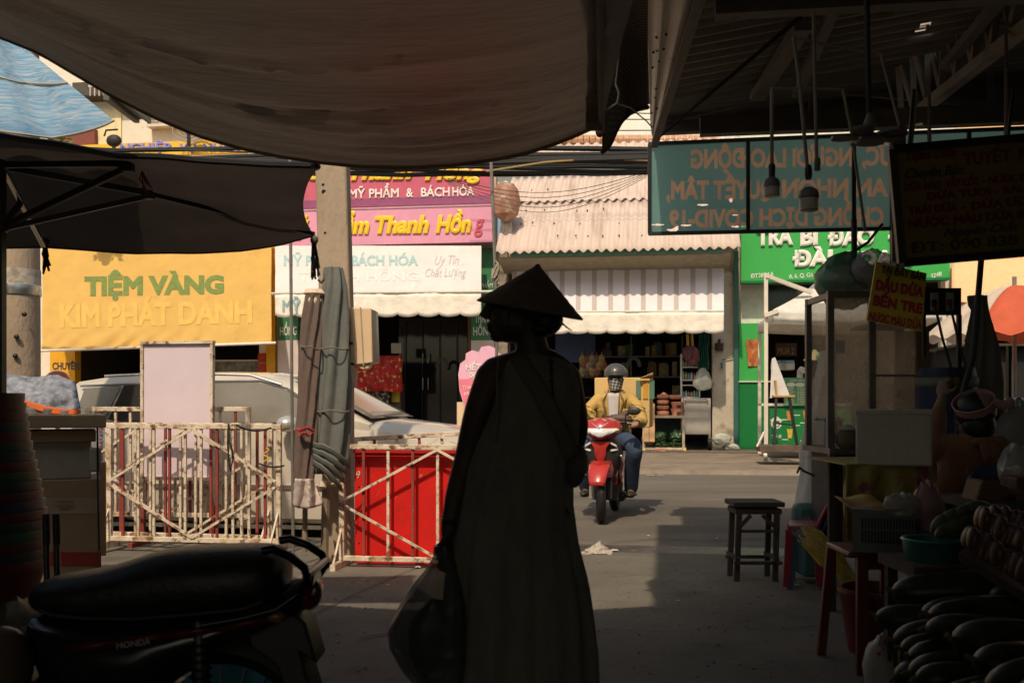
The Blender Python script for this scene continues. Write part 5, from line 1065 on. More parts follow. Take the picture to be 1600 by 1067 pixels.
# cross-body bag
m = MB()
m.sheet(lambda a, b: aw(polyline([(0, 806), (.3, 838), (.6, 866), (1, 893)], b)[0] + lerp(-11, 11, a), polyline([(0, 556), (.3, 605), (.6, 655), (1, 712)], b)[0] - lerp(-6, 6, a), -polyline([(0, .088), (.3, .142), (.6, .142), (1, .1)], b)[0]), 3, 14)
bg_ = part('bag_strap', m, M('dark_strap', (.1, .098, .082), .7), t, solid=.005)
m = MB(); m.ell(aw(899, 728, .0), (.042, .12, .075), n=20, m=12, f=lambda q, d: q * (1 + .06 * nz(d.x * 4, d.y * 4, d.z * 4)) + V((.01 * d.z, 0, 0))); part('shoulder_bag', m, M('dark_canvas_bag', (.08, .077, .064), .8, bump=.3, bscale=60), bg_)
# plastic bag in her left hand
bagp = M('smoky_plastic', (.07, .078, .075), .3, var=.5, scale=5, alpha=.72, bump=.5, bscale=12)
pr = [(846, 682, 703), (862, 681, 708), (880, 672, 716), (905, 652, 726), (940, 628, 738), (970, 612, 746), (1000, 614, 749), (1030, 630, 745), (1060, 655, 735), (1080, 680, 715)]
rings = []
for i in range(30):
    y = lerp(846, 1080, i / 29); a, b = polyline(pr, y); c = aw((a + b) / 2, y, -.1); hw = (b - a) / 2 / 450
    rings.append([c + V((math.cos(g) * hw, math.sin(g) * min(hw, .11), 0)) * (1 + .09 * math.sin(7 * g + i * .1) * (1 - i / 34) + .1 * nz(math.cos(g) * 2, math.sin(g) * 2, i * .16)) for k in range(48) for g in [2 * math.pi * k / 48]])
m = MB(); m.loft(rings)
t = thing('plastic_bag', 'large full smoky plastic bag hanging from the hand of the woman in the hat', 'bag', aw(690, 1085, -.1))
part('bag', m, bagp, t)
m = MB(); m.ell(aw(688, 990, -.1), (.1, .07, .14), n=18, m=12, f=lambda q, d: q * (1 + .15 * nz(d.x * 2, d.y * 2, d.z * 2))); part('contents', m, M('dark_contents', (.02, .024, .028), .7), t)
m = MB()
for s_ in (-1, 1): m.tube([aw(694 + s_ * 6, 868, -.1), aw(693 + s_ * 5, 852, -.1), aw(694 + s_ * 2, 842, -.09)], .008, 6)
part('handle', m, bagp, t)

# ---------------------------------------------------------------- big brown tarpaulin overhead
tarp = M('brown_tarpaulin', (.22, .175, .135), .8, var=.07, scale=3, stretch=(.22, 1.6, 1.6), trans=.14, bump=.35, bscale=30, blob=((.72, .5, 0), (.85, 1.9, 1.9), (.25, .1, .08), .85), spots=[((.17, .13, .098), 2.2, .5, .9), ((.12, .09, .066), 9, .66, .8)])  # the blob paints a reddish glow into the cloth colour
edge = [(-500, -190), (-300, -95), (-120, 5), (0, 58), (60, 82), (110, 112), (175, 150), (240, 183), (310, 213), (380, 234), (440, 247), (500, 256), (560, 261), (640, 261), (700, 257), (760, 249), (820, 238), (870, 222), (910, 207), (943, 190)]
CREASE = [[(40, 20), (73, 31), (184, 58), (326, 60), (516, 46), (640, 20), (720, -10)], [(100, 68), (134, 77), (230, 100), (338, 102), (403, 114), (516, 106), (650, 80), (780, 20)], [(330, 166), (365, 173), (480, 190), (600, 196), (700, 188), (830, 150)], [(380, 190), (500, 205), (640, 212), (760, 200), (900, 150)], [(520, 226), (640, 230), (760, 220), (880, 190)], [(300, 150), (420, 168), (560, 172), (700, 160), (860, 100)]]
def tarp_f(a, b):
    px = lerp(-500, 943, a); py, = polyline(edge, px); p = at(px, py, 4.25)
    e = b ** .9
    y = lerp(4.25, -7, e); sagc = (1 - (2 * a - 1) ** 2)
    xr = lerp(p.x, p.x * (1 - .1 * b), b)
    z = lerp(p.z, 2.78 + .35 * (1 - a) - .12 * sagc, min(1, e * 1.35) ** .7)
    y2 = 4.25 - y
    z += .016 * math.sin(y2 * 10 + 2.2 * nz(a * 3, y2 * .6)) * min(1, y2 * 2) * (.4 + sagc) * math.exp(-y2 * .3) + .012 * nz(a * 5, y2 * 5, 3)
    z += .006 * math.sin(y2 * 60 + 4 * nz(a * 2.5, y2 * 1.5) + a * 6) * math.exp(-y2 * 1.3) * min(1, max(0, a * 2 - .5)) * (.4 + .6 * abs(nz(a * 4, y2 * 3, 7)))
    z += .03 * math.exp(-((y2 - .32 - .25 * a) / .05) ** 2) * (1 - abs(2 * a - 1.1)) - .035 * math.exp(-((y2 - .75 - .2 * a + .1 * nz(a * 4, 1)) / .035) ** 2) * max(0, 1 - abs(3 * a - 2.0))
    q_y = HY - (z - EYE) / y * F if y > .6 else -999; q_x = CX + xr / y * F if y > .6 else -999
    for cr in CREASE:
        if cr[0][0] < q_x < cr[-1][0]:
            d = (q_y - polyline(cr, q_x)[0]) / 4.5; e_ = min(1, (q_x - cr[0][0]) / 60, (cr[-1][0] - q_x) / 60)
            if abs(d) < 4: z += .022 * e_ * d * math.exp(-d * d)
    return V((xr, y, z))
t = thing('overhead_tarp', 'big sagging brown tarpaulin stretched over the market entrance', 'tarp', (-1, 3, 2.2))
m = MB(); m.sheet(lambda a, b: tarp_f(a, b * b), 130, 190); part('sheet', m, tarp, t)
m = MB(); m.tube([tarp_f(k / 60, 0) for k in range(61)], .009, 6); part('hem', m, M('tarp_hem', (.3, .22, .14), .85, trans=.3), t)
m = MB(); m.tube([at(940, 205, 4.25), at(938, 100, 3.6), at(936, -60, 2.9)], .012, 8); part('edge_rope', m, M('pale_rope', (.4, .34, .26), .8), t)
m = MB(); m.sheet(lambda a, b: at(lerp(915, 941, a), lerp(-50, 198, b), lerp(2.95, 4.2, b) - .02) + V((0, 0, .015 * math.sin(b * 30))), 4, 20); part('folded_border', m, M('tarp_border', (.2, .15, .11), .85, bump=.3, bscale=20), t, solid=.004)
for (pts, r, l) in (([(943, 48), (960, 34), (975, 30), (990, 14), (1005, -10)], .006, 'knotted pale rope at the top beside the tarp edge'), ([(968, 66), (966, 100), (962, 130), (967, 145), (964, 162), (945, 175)], .004, 'thin pale string hanging beside the tarp edge'), ([(964, 162), (985, 168), (1010, 188), (1020, 200)], .003, 'thin string running from the tarp to the light metal sheet')):
    m = MB(); m.tube([at(a, b, 4.1) + V((0, .01 * math.sin(k), 0)) for k, (a, b) in enumerate(pts)], r, 6); solo('string', m, M('pale_rope', ()), l, 'string')
# light blue tarp outside at the left
bt = M('blue_woven_tarp', (.16, .38, .60), .65, var=.2, scale=24, stretch=(.2, 1, 4), trans=.4, spots=[((.66, .68, .7), 26, .42, .72), ((.12, .3, .54), .9, .5, .75)], bump=.3, bscale=30)
bl_, br_ = [(-160, -30), (-100, 130), (-90, 190)], []
def btf(a, b):
    x = lerp(lerp(-160, -150, b), lerp(45, 178, b), a); top = lerp(-10, 80, a); low = polyline([(0, 196), (.45, 205), (.7, 216), (.82, 210), (.93, 200), (1, 189)], a)[0]
    return at(x, lerp(top, low, b), lerp(5.5, 4.7, b) + .05 * math.sin(a * 17 + b * 2) + .03 * nz(a * 6, b * 5))
m = MB(); m.sheet(btf, 40, 24); t = solo('blue_tarp', m, bt, 'sunlit light blue woven tarp hanging outside at the upper left', 'tarp')
m = MB(); m.tube([btf(k / 20, .47) + V((0, -.012, 0)) for k in range(21)], .006, 5); m.tube([btf(k / 20, 1) for k in range(21)], .006, 5); part('white_seam', m, M('pale_rope', ()), t)
# galvanised channel sticking out
t = thing('steel_channel', 'grey steel channel sticking out between the blue and brown tarps', 'beam', at(195, 170, 7))
m = MB(); m.bar(at(166, 150, 6.4), at(214, 187, 7.2), .035, .05); m.bar(at(186, 150, 6.5), at(234, 188, 7.3), .02, .05); m.bar(at(176, 148, 6.42), at(224, 186, 7.22), .06, .008); part('channel', m, M('galvanised', (.16, .16, .14), .5, .5), t)
m = MB(); m.bar(at(170, 150, 6.5), at(170, 90, 6.5), .05, .05); part('upright', m, M('galvanised', ()), t)
for (x, y, r, l, k) in ((178, 219, .1, 'round steel fan cage with black motor on the yellow fascia edge', 0), (295, 203, .14, 'pale wire fan standing above the lavender letters', 1)):
    q = S(x, y, 24.6); t = thing('street_fan', l, 'fan', q - V((0, 0, .2)))
    if k == 0:
        m = MB(); m.ell(q + V((0, 0, -.02)), (.2, .1, .16)); m.tube([q + V((-.25, 0, .1)), q + V((-.2, 0, .25)), q + V((.1, 0, .27))], .025, 6); part('motor', m, cab, t)
        m = MB(); m.tube([q + V((0, 0, -.02)), q + V((.0, 0, -.3))], .05, 8); part('stand', m, cab, t)
    else:
        m = MB()
        for j in range(3): m.tube([q + V((.42 * (j + 1) / 3 * math.cos(g * .42), 0, .3 * (j + 1) / 3 * math.sin(g * .42))) for g in range(16)], .02, 5)
        part('cage', m, steel, t); m = MB(); m.ell(q, (.1, .1, .1)); m.tube([q, q + V((0, 0, -.42))], .05, 8); part('stand', m, cab, t)
m = MB()
for k in range(40): 
    q = S(lerp(70, 108, random.random()), lerp(213, 226, random.random()), 23); d = V((random.uniform(-1, 1), random.uniform(-1, 1), random.uniform(-.2, 1))).normalized() * .22; n_ = d.orthogonal().normalized() * .06
    m.add([q, q + d * .5 + n_, q + d, q + d * .5 - n_], [(0, 1, 2, 3)])
m.tube([S(88, 226, 23), S(88, 236, 23)], .12, 8); solo('balcony_plant', m, M('leaf_green', (.12, .15, .03), .6, var=.4), 'small leafy plant on the balcony under the blue tarp', 'plant')

# ---------------------------------------------------------------- dark canopy at the left
blk = M('dark_canopy_cloth', (.085, .068, .055), .85, var=.15, scale=3, bump=.3, bscale=6, trans=.16, spots=((.16, .09, .045), 1.2, .55, .75)); strut = M('black_strut', (.02, .018, .017), .4, .3)
t = thing('canopy_tent', 'dark cloth pop-up canopy on black struts at the left', 'canopy', at(0, 630, 4.9) * 1)
nearp = [(-320, 170), (-120, 190), (0, 209), (60, 220), (120, 230), (180, 238), (250, 244), (330, 250), (420, 255), (497, 257)]
farp = [(-320, 392), (0, 388), (70, 386), (140, 391), (210, 396), (300, 396), (380, 392), (440, 382), (491, 368)]
def can(a, b):
    p = at(lerp(-320, 497, a), polyline(nearp, lerp(-320, 497, a))[0], lerp(4.3, 4.5, a)); xq = lerp(-320, 490, a); q = at(xq, polyline(farp, xq)[0], 5.55)
    r = p.lerp(q, b); r.z += .16 * math.sin(math.pi * b) * (1 - a) ** .6 * min(1, a * 3 + .3) + .012 * nz(a * 9, b * 6, 5); r.x -= .06 * math.sin(math.pi * b) * a ** 8
    return r
m = MB(); m.sheet(can, 60, 30); part('cloth', m, blk, t)
m = MB(); m.tube([can(k / 50, 0) + V((0, 0, -.006)) for k in range(51)], .014, 6); m.tube([can(k / 50, 1) for k in range(51)], .006, 6); part('edge_binding', m, strut, t)
for (a, b, r, mm) in ((at(0, 258, 4.7), at(205, 256, 4.6), .014, strut), (at(8, 262, 4.75), at(220, 300, 4.9), .014, strut), (at(220, 300, 4.9), at(491, 366, 5.5), .011, strut), (at(2, 356, 4.7), at(200, 262, 4.62), .014, strut), (at(3, 358, 4.7), at(236, 306, 4.9), .012, strut), (at(6, 265, 4.75), at(68, 384, 5.4), .012, M('bright_steel', ())), (at(32, 318, 5.0), at(2, 355, 4.7), .012, strut)):
    m = MB(); m.bar(a, b, r * 2, r * 2); part('strut', m, mm, t, bevel=.003)
m = MB(); m.bar(at(-1, 250, 4.72), V((at(-1, 250, 4.72).x, 4.72, 0)), .045, .045); part('post', m, strut, t)
for q in (at(2, 258, 4.72), at(2, 356, 4.7), at(200, 262, 4.61), at(232, 305, 4.89)):
    m = MB(); m.rbox(q, (.05, .05, .04)); part('joint', m, strut, t, bevel=.006)
m = MB(); m.ell(at(493, 259, 4.48), (.022, .03, .02), f=lambda q, d: q * (1 + .3 * nz(d.x * 3, d.y * 3, d.z * 3))); part('corner_knot', m, strut, t)
m = MB()
for k in range(5): m.tube([at(222, 268, 4.58), at(218 + k * 5, 280 + 4 * k, 4.58), at(227 - k * 3, 295, 4.58), at(230, 304, 4.6)], .003, 4)
part('red_string', m, M('red_string', (.16, .03, .02), .7), t)
for (x, y, Y, l, c, hgt) in ((71, 375, 5.5, 'dark rope tassel at the back left corner of the canopy', (.06, .05, .04), 56), (491, 372, 5.5, 'long grey rope tassel at the right corner of the canopy', (.11, .1, .09), 66)):
    m = MB()
    for k in range(9): 
        h = hgt * random.uniform(.7, 1); m.tube([at(x + random.uniform(-3, 3), y, Y), at(x + random.uniform(-6, 8), y + h * .5, Y), at(x + random.uniform(-5, 9), y + h, Y)], .006, 5)
    m.ell(at(x, y + 3, Y), (.022, .022, .025)); solo('rope_tassel', m, M('tassel%.2f' % c[0], c, .8), l, 'rope')
m = MB(); m.tube([at(497, 437, 5.5), at(502, 442, 5.5), at(507, 436, 5.5), at(506, 428, 5.5)], .006, 6); solo('wire_hook', m, M('thin_wire_grey', ()), 'small wire hook below the grey rope tassel', 'hook')

# ---------------------------------------------------------------- market roof at the right
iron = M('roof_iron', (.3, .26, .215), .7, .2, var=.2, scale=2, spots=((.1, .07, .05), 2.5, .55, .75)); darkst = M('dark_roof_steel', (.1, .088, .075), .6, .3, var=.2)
t = thing('market_roof', 'dark corrugated market roof on steel trusses at the upper right', 'roof', W(3, 3, 3.3))
Z0 = 3.36
def roof_part(u0, u1, v0, v1, z0, z1, hole=None):
    m = MB(True); nu, nv = (80 if hole else 10), int((v1 - v0) / .15) * 8
    m.sheet(lambda a, b: (lerp(u0, u1, a), lerp(v0, v1, b), lerp(z0, z1, a) + .03 * math.sin(lerp(v0, v1, b) * 41.9)), nu, nv)
    if hole:
        keep = []
        for f, uv in zip(m.f, m.uv):
            c = sum((m.v[i] for i in f), V()) / 4; px, py = CX + c.x / c.y * F if c.y > .5 else -1, HY - (c.z - EYE) / c.y * F if c.y > .5 else -1
            if not any(a < px < b and c_ < py < d for a, b, c_, d in hole): keep.append((f, uv))
        m.f = [k[0] for k in keep]; m.uv = [k[1] for k in keep]
    return m
part('left_slope', roof_part(-.32, 5, -14, 7.55, Z0, 4.1, [(1430, 1450, 38, 50), (1392, 1412, 93, 106)]), iron, t, solid=.006)
part('right_slope', roof_part(5.0, 10, -14, 7.55, 4.12, 3.3), iron, t, solid=.006)
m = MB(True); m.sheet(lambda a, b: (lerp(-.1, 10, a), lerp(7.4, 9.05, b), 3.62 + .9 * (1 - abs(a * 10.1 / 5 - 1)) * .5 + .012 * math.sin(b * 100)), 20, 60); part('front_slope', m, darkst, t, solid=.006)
m = MB(True)
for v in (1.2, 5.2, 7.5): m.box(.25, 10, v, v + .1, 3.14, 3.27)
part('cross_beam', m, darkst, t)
m = MB(True)
for u in (.9, 1.9, 2.9, 3.9): 
    z = lerp(Z0, 4.1, (u + .05) / 5.05) - .07; m.box(u, u + .06, -2, 7.5, z - .06, z)
part('purlin', m, M('dusty_stay', (.16, .135, .11), .8), t)
m = MB(True)
for k in range(20): m.hexa([(-.1 + k * .5, 8.95, 3.62), (.4 + k * .5, 8.95, 3.62), (.4 + k * .5, 8.97, 3.62), (-.1 + k * .5, 8.97, 3.62)] + [(u_, v_, 3.62 + .9 * (1 - abs((u_ + .1) / 5 - 1)) * .5 + .005) for u_, v_ in ((-.1 + k * .5, 8.95), (.4 + k * .5, 8.95), (.4 + k * .5, 8.97), (-.1 + k * .5, 8.97))])
part('gable_panel', m, darkst, t)
m = MB(True); m.box(-.1, 8, 8.8, 8.9, 3.5, 3.6)
m.bar((0, 8.75, 3.6), (2.6, 8.75, 4.05), .05, .06); m.bar((2.6, 8.75, 4.05), (5.2, 8.75, 3.6), .05, .06); m.bar((1.2, 8.75, 3.58), (1.2, 8.75, 3.8), .05, .05, (1, 0, 0)); m.bar((2.6, 8.75, 3.58), (2.6, 8.75, 4.0), .05, .05, (1, 0, 0)); m.bar((1.2, 8.75, 3.8), (2.6, 8.75, 3.6), .04, .04); part('front_truss', m, darkst, t)
A_, B_ = at(1410, 195, 8.0), at(1610, 37, 5.9); C_, D_ = at(1392, 92, 8.0), at(1620, -85, 5.9)
m = MB(); m.bar(A_, B_, .07, .07); m.bar(C_, D_, .07, .07)
for k in range(9):
    p, q = A_.lerp(B_, k / 8), C_.lerp(D_, (k + (.5 if k < 8 else 0)) / 8); m.bar(p, q, .04, .04); 
    if k < 8: m.bar(q, A_.lerp(B_, (k + 1) / 8), .03, .03)
part('lattice_truss', m, iron, t)
m = MB(); m.tube([at(1250, 28, 5.6), at(1030, 214, 8.6)], .013, 8); part('tie_rod', m, M('soot_black', (.006, .006, .006), .95, spec=.1), t)
m = MB(); m.bar(at(1255, 40, 5.9), at(1183, 152, 7.4), .1, .06); part('stay', m, M('dusty_stay', (.16, .135, .11), .8), t)
m = MB(True)
for v in (-3, 8.85):
    for u in (1.86, 8): m.box(u, u + .1, v, v + .1, 0, 3.5)
part('post', m, darkst, t)
for (x, l, y0, y1) in ((1420, 0, 205, 260), (1452, 0, 205, 240), (1572, 0, 30, 225)):
    m = MB(); m.tube([at(x + 12 if y0 > 100 and x < 1440 else x, y0 - 60, 6.5), at(x, y1, 5.4)], .012, 6); part('hanger', m, iron, t)
# pale metal sheet hanging by the eave
t = thing('metal_sheet', 'pale grey pointed metal sheet sticking out beside the netting', 'metal sheet', at(1030, 150, 6))
pA, pB, pC, pD = at(1022, 226, 7.6), at(1017, 200, 7.4), at(1008, -60, 4.3), at(1102, -60, 4.2)
m = MB(); m.sheet(lambda a, b: (pC.lerp(pD, a)).lerp(pB.lerp(pA, a), b) + V((0, 0, .012 * math.sin(a * 14))), 14, 30); part('sheet', m, M('pale_sheet_metal', (.5, .46, .4), .5, .1, var=.12, scale=3, spots=((.2, .15, .11), 7, .62, .76)), t, solid=.006)
m = MB(); m.bar(pD + V((.02, 0, -.01)), pA + V((0, 0, -.01)), .05, .03); part('edge_strip', m, darkst, t)
m = MB()
for (x, y) in ((1028, 22), (1030, 40), (1033, 55), (1020, 70), (1042, 35), (1028, 102), (1026, 120), (1030, 138), (1020, 158), (1046, 15), (1022, 45)): 
    b = (y + 60) / 270; a = (x - lerp(1008, 1017, b)) / (lerp(1102, 1022, b) - lerp(1008, 1017, b)); m.ell((pC.lerp(pD, a)).lerp(pB.lerp(pA, a), b) + V((0, -.0, -.012)), (.008, .008, .008), n=6, m=4)
part('nail_hole', m, black_rub, t)
# shade net between tarp and roof; lighter cells paint light through its holes
net = M('shade_net', (.04, .034, .027), .85)
nt = net.node_tree; tcn = nt.nodes.new('ShaderNodeTexCoord'); mpn = nt.nodes.new('ShaderNodeMapping'); mpn.inputs['Scale'].default_value = (14, 46, 1); brk = nt.nodes.new('ShaderNodeTexBrick'); brk.inputs['Scale'].default_value = 1; brk.inputs['Mortar Size'].default_value = .2; brk.inputs['Brick Width'].default_value = 1; brk.inputs['Row Height'].default_value = .8
brk.inputs[1].default_value = (.16, .135, .105, 1); brk.inputs[2].default_value = (.12, .1, .08, 1); brk.inputs[3].default_value = (.03, .026, .02, 1); nt.links.new(tcn.outputs['UV'], mpn.inputs[0]); nt.links.new(mpn.outputs[0], brk.inputs[0]); nt.links.new(brk.outputs[0], nt.nodes['Principled BSDF'].inputs['Base Color'])
def netf(a, b):
    x = lerp(941, 1012, a); low = polyline([(0, 238), (.12, 232), (.2, 222), (.3, 205), (.42, 190), (.6, 178), (.8, 171), (1, 168)], a)[0]
    return at(x, lerp(-70, low, b), lerp(3.3, 5.0, b) + .12 * math.sin(a * 3.1) + .02 * nz(a * 5, b * 8))
m = MB(); m.sheet(netf, 24, 60); t = solo('shade_net', m, net, 'dark woven shade net hanging between the tarp and the pale metal sheet', 'net', solid=.004)
m = MB(); m.tube([netf(k / 20, 1) for k in range(21)], .012, 6); m.ell(at(937, 205, 4.7), (.02, .02, .03)); part('hem', m, cab, t)

# ---------------------------------------------------------------- hanging signs
VS_ = 8.95
t = thing('banner_sign', 'teal vinyl banner seen from behind with mirrored lettering under the roof', 'sign', S(1200, 368, VS_))
def sq(px, py, d=0): p = S(px, py, VS_); return p + W(0, d, 0)
teal = M('teal_vinyl', (.22, .44, .42), .6, var=.08, scale=2, trans=.6, spots=((.2, .3, .28), 1.5, .6, .85))
f = lambda x: 226 - (x - 1017) * .042
g = lambda x: 366 - (x - 1017) * .021
m = MB(); 
for x in (1015, 1168.5, 1333.5, 1411, 1513, 1692): m.bar(sq(x, f(x), -.02), sq(x, g(x), -.02), .025, .03, (1, 0, 0))
m.bar(sq(1013, f(1013), -.02), sq(1694, f(1694), -.02), .03, .03); m.bar(sq(1013, g(1013), -.02), sq(1694, g(1694), -.02), .03, .03); part('frame', m, M('black_metal', ()), t)
# the vinyl is one skin: every small cell of it is either teal ground or printed letter
import numpy as np
PX0, PX1, PY0, PY1, ST = 1017, 1692, 196, 368, .75
inkm = np.zeros((int((PY1 - PY0) / ST), int((PX1 - PX0) / ST)), bool)
def ink(body, xr, xl, yr, yl, cap, bold=.045):
    vs, fs, wd = text_raw(body, bold, 0); k = (xl - xr) / wd
    P = [((xr + x * k - PX0) / ST, (lerp(yr, yl, x / wd) - y / .7 * cap - PY0) / ST) for x, y, z in vs]
    for fc in fs:
        for i in range(1, len(fc) - 1):
            (ax_, ay), (bx_, by), (cx_, cy) = P[fc[0]], P[fc[i]], P[fc[i + 1]]; d = (by - cy) * (ax_ - cx_) + (cx_ - bx_) * (ay - cy)
            if abs(d) < 1e-9: continue
            i0, i1 = max(0, int(min(ax_, bx_, cx_))), min(inkm.shape[1] - 1, int(max(ax_, bx_, cx_)) + 1); j0, j1 = max(0, int(min(ay, by, cy))), min(inkm.shape[0] - 1, int(max(ay, by, cy)) + 1)
            if i1 < i0 or j1 < j0: continue
            X, Y_ = np.meshgrid(np.arange(i0, i1 + 1) + .5, np.arange(j0, j1 + 1) + .5)
            l1 = ((by - cy) * (X - cx_) + (cx_ - bx_) * (Y_ - cy)) / d; l2 = ((cy - ay) * (X - cx_) + (ax_ - cx_) * (Y_ - cy)) / d
            inkm[j0:j1 + 1, i0:i1 + 1] |= (l1 >= 0) & (l2 >= 0) & (l1 + l2 <= 1)
for a_ in (('NGƯỜI LAO ĐỘNG', 1332, 1079, 258.5, 262, 27), ('ĐỨC,', 1418, 1347, 257, 258, 27), ('QUYẾT TÂM,', 1212, 1041, 309, 311, 27), ('ỢP AN NHƠN', 1440, 1222, 305, 308.5, 27), ('CHỐNG DỊCH COVID-19', 1381, 1046, 350.5, 355, 26), ('CỘNG', 1590, 1470, 254, 256, 27)): ink(*a_)
tear = np.zeros_like(inkm)
for (x, y, w_, h) in ((1098, 320, 9, 3), (1142, 312, 3, 8), (1028, 351, 10, 2.5), (1051, 358, 9, 9), (1072, 352, 8, 2.5), (1155, 354, 12, 3), (1100, 362, 5, 2.2), (1150, 336, 6, 1.6)):
    for i in range(int((x - w_ - PX0) / ST), int((x + w_ - PX0) / ST)):
        dx = (PX0 + (i + .5) * ST - x) / w_; lo_, hi_ = y - h * .3 * (1 - abs(dx)), y + h * .6 * max(0, 1 - abs(dx)) ** .7
        if w_ > 8 and h > 5: lo_ = y - h * .5 * max(0, dx + .1)
        tear[max(0, int((lo_ - PY0) / ST)):int((hi_ - PY0) / ST) + 1, max(0, i)] = True
pm, lm = MB(), MB()
for i in range(inkm.shape[1]):
    xa, xb = PX0 + i * ST, PX0 + (i + 1) * ST; y0, y1 = f((xa + xb) / 2), g((xa + xb) / 2); j0, j1 = int((y0 - PY0) / ST), min(inkm.shape[0], int((y1 - PY0) / ST)); j = j0
    while j < j1:
        q = j
        while q < j1 and inkm[q, i] == inkm[j, i] and tear[q, i] == tear[j, i]: q += 1
        if not tear[j, i]: (lm if inkm[j, i] else pm).add([sq(xa, PY0 + q * ST), sq(xb, PY0 + q * ST), sq(xb, PY0 + j * ST), sq(xa, PY0 + j * ST)], [(0, 1, 2, 3)])
        j = q
part('vinyl', pm, teal, t, smooth=False)
part('mirrored_lettering', lm, M('faded_orange_vinyl', (.75, .50, .34), .6, trans=.6), t, smooth=False)
t = thing('hanging_sign', 'dark yellow hanging signboard with red and black lettering in the shade at the right', 'sign', at(1500, 400, 4.6))
YT = 4.6
def ts(px, py, d=0): p = at(px, py, YT + (px - 1400) * .0012); p.y += d; return p
yb_ = M('ochre_board', (.21, .155, .03), .6, var=.1, scale=2)
cs = [(1396, 416), (1720, 389), (1710, 202), (1384, 231)]
cs = [(1409, 411), (1728, 385), (1716, 205), (1393, 234)]
m = MB(); m.prism([ts(*c) for c in cs], (0, .03, 0)); part('board', m, yb_, t)
m = MB()
for a, b in zip(cs, cs[1:] + cs[:1]): m.bar(ts(*a), ts(*b), .035, .03, (0, 1, 0))
part('frame', m, M('black_metal', ()), t)
def tl(m, body, x0, x1, y0, y1, cap, **k): p, q = ts(x0, y0, -.002), ts(x1, y1, -.002); m.text(body, p, q, cap / F * YT, up=V((-.055, 0, 1)), thick=.004, **k)
m = MB(); tl(m, 'Tiệm Dừa', 1414, 1492, 252, 245, 15, bold=.03, shear=.35); tl(m, 'TUYẾT', 1504, 1578, 259, 252, 19, bold=.035); tl(m, 'MAI', 1590, 1640, 251, 246, 19, bold=.035)
for b_, x0, x1, y0, y1, c in (('DỪA NÀO', 1413, 1469, 299, 294, 11), ('VẮT CỐT', 1476, 1528, 293.5, 289, 11), ('- NƯỚC DỪA', 1534, 1625, 288, 281, 11), ('DỪA TƯƠI - RAU CÂU', 1447, 1650, 313, 296, 11), ('TRÁI DỪA', 1418, 1495, 336, 330, 12), ('- DỪA ƯỚP LẠNH', 1502, 1680, 329, 313, 12), ('NƯỚC MÀU DỪA BẾN TRE', 1418, 1665, 357, 335, 13)): tl(m, b_, x0, x1, y0, y1, c, bold=.04)
part('red_lettering', m, M('crimson_letters', (.17, .008, .026), .5), t)
m = MB(); tl(m, 'Chuyên Bán:', 1413, 1506, 280, 272, 15, shear=.35, bold=.02); tl(m, 'Nguyên Chất', 1473, 1590, 370, 360, 13, shear=.35, bold=.02); part('black_lettering', m, M('print_black', ()), t)
m = MB(); tl(m, 'ĐT: 090 838 5', 1421, 1612, 396, 380, 16, bold=.02); part('phone_lettering', m, M('olive_outline', (.05, .05, .026), .5), t)
m = MB()
for x, Y in ((1420, 5.0), (1575, 5.2)): m.tube([ts(x, 233 - (x - 1393) * .09), ts(x + 8, 140)], .008, 6)
part('hanger_wire', m, strut, t)
t = thing('price_sign', 'tilted yellow card sign with black and red lettering on the glass cabinet', 'sign', at(1400, 515, 5.75))
YY = 5.75; cs = [(1354, 500), (1440, 518), (1448, 427), (1369, 409)]
m = MB(); m.prism([at(a, b, YY) for a, b in cs], (0, .012, 0)); part('card', m, M('yellow_card', (.62, .47, .04), .5, var=.06), t)
def ys(m, body, x0, x1, y0, y1, cap, **k): m.text(body, at(x0, y0, YY - .002), at(x1, y1, YY - .002), cap / F * YY, up=V((.14, 0, 1)).normalized(), thick=.003, **k)
m = MB(); ys(m, 'TẠI ĐÂY BÁN', 1376, 1444, 426, 439, 11.5, bold=.03); part('black_lettering', m, M('print_black', ()), t)
m = MB(); ys(m, 'DẦU DỪA', 1367, 1442, 452, 464, 15, bold=.05); ys(m, 'BẾN TRE', 1363, 1440, 476, 490, 15, bold=.05); ys(m, 'NƯỚC MÀU DỪA', 1357, 1439, 500, 514.5, 13, bold=.03); part('red_lettering', m, M('red_letters', (.42, .02, .06), .5), t)

# ---------------------------------------------------------------- hanging lamps
pipe = M('lamp_pipe', (.26, .215, .16), .6, var=.15); dg = M('lamp_grey', (.16, .15, .13), .5); opal = M('opal_diffuser', (.5, .46, .4), .35)
YL = 4.5
def lp(x, y, d=0): return at(x, y, YL + d)
t = thing('pendant_lamp', 'left bulb lamp hanging on a bent pipe in front of the teal banner', 'lamp', lp(1206, 307))
m = MB(); m.tube([lp(1206, 262), lp(1206, 140)], .0085, 8); m.tube([lp(1206, 139), lp(1262, 139), lp(1317, 140), lp(1330, 205), lp(1352, 362)], .007, 8); part('pipe', m, pipe, t)
m = MB(); m.lathe([(.014, 0), (.016, .05), (.012, .06)], lp(1206, 278), n=14); part('socket', m, M('black_metal', ()), t)
m = MB(); m.lathe([(.037, 0), (.036, .02), (.03, .034), (.016, .044)], lp(1206, 293), n=20); part('bulb_base', m, dg, t)
m = MB(); m.lathe([(.03, 0), (.035, .004), (.036, .042)], lp(1206, 307.5), n=20); part('diffuser', m, opal, t)
t = thing('pendant_lamp', 'larger lit-looking white bulb lamp hanging right of the first pipe lamp', 'lamp', lp(1264, 330)); t['label'] = 'lowest and largest bulb lamp, with a ribbed grey base, hanging on a straight pipe'
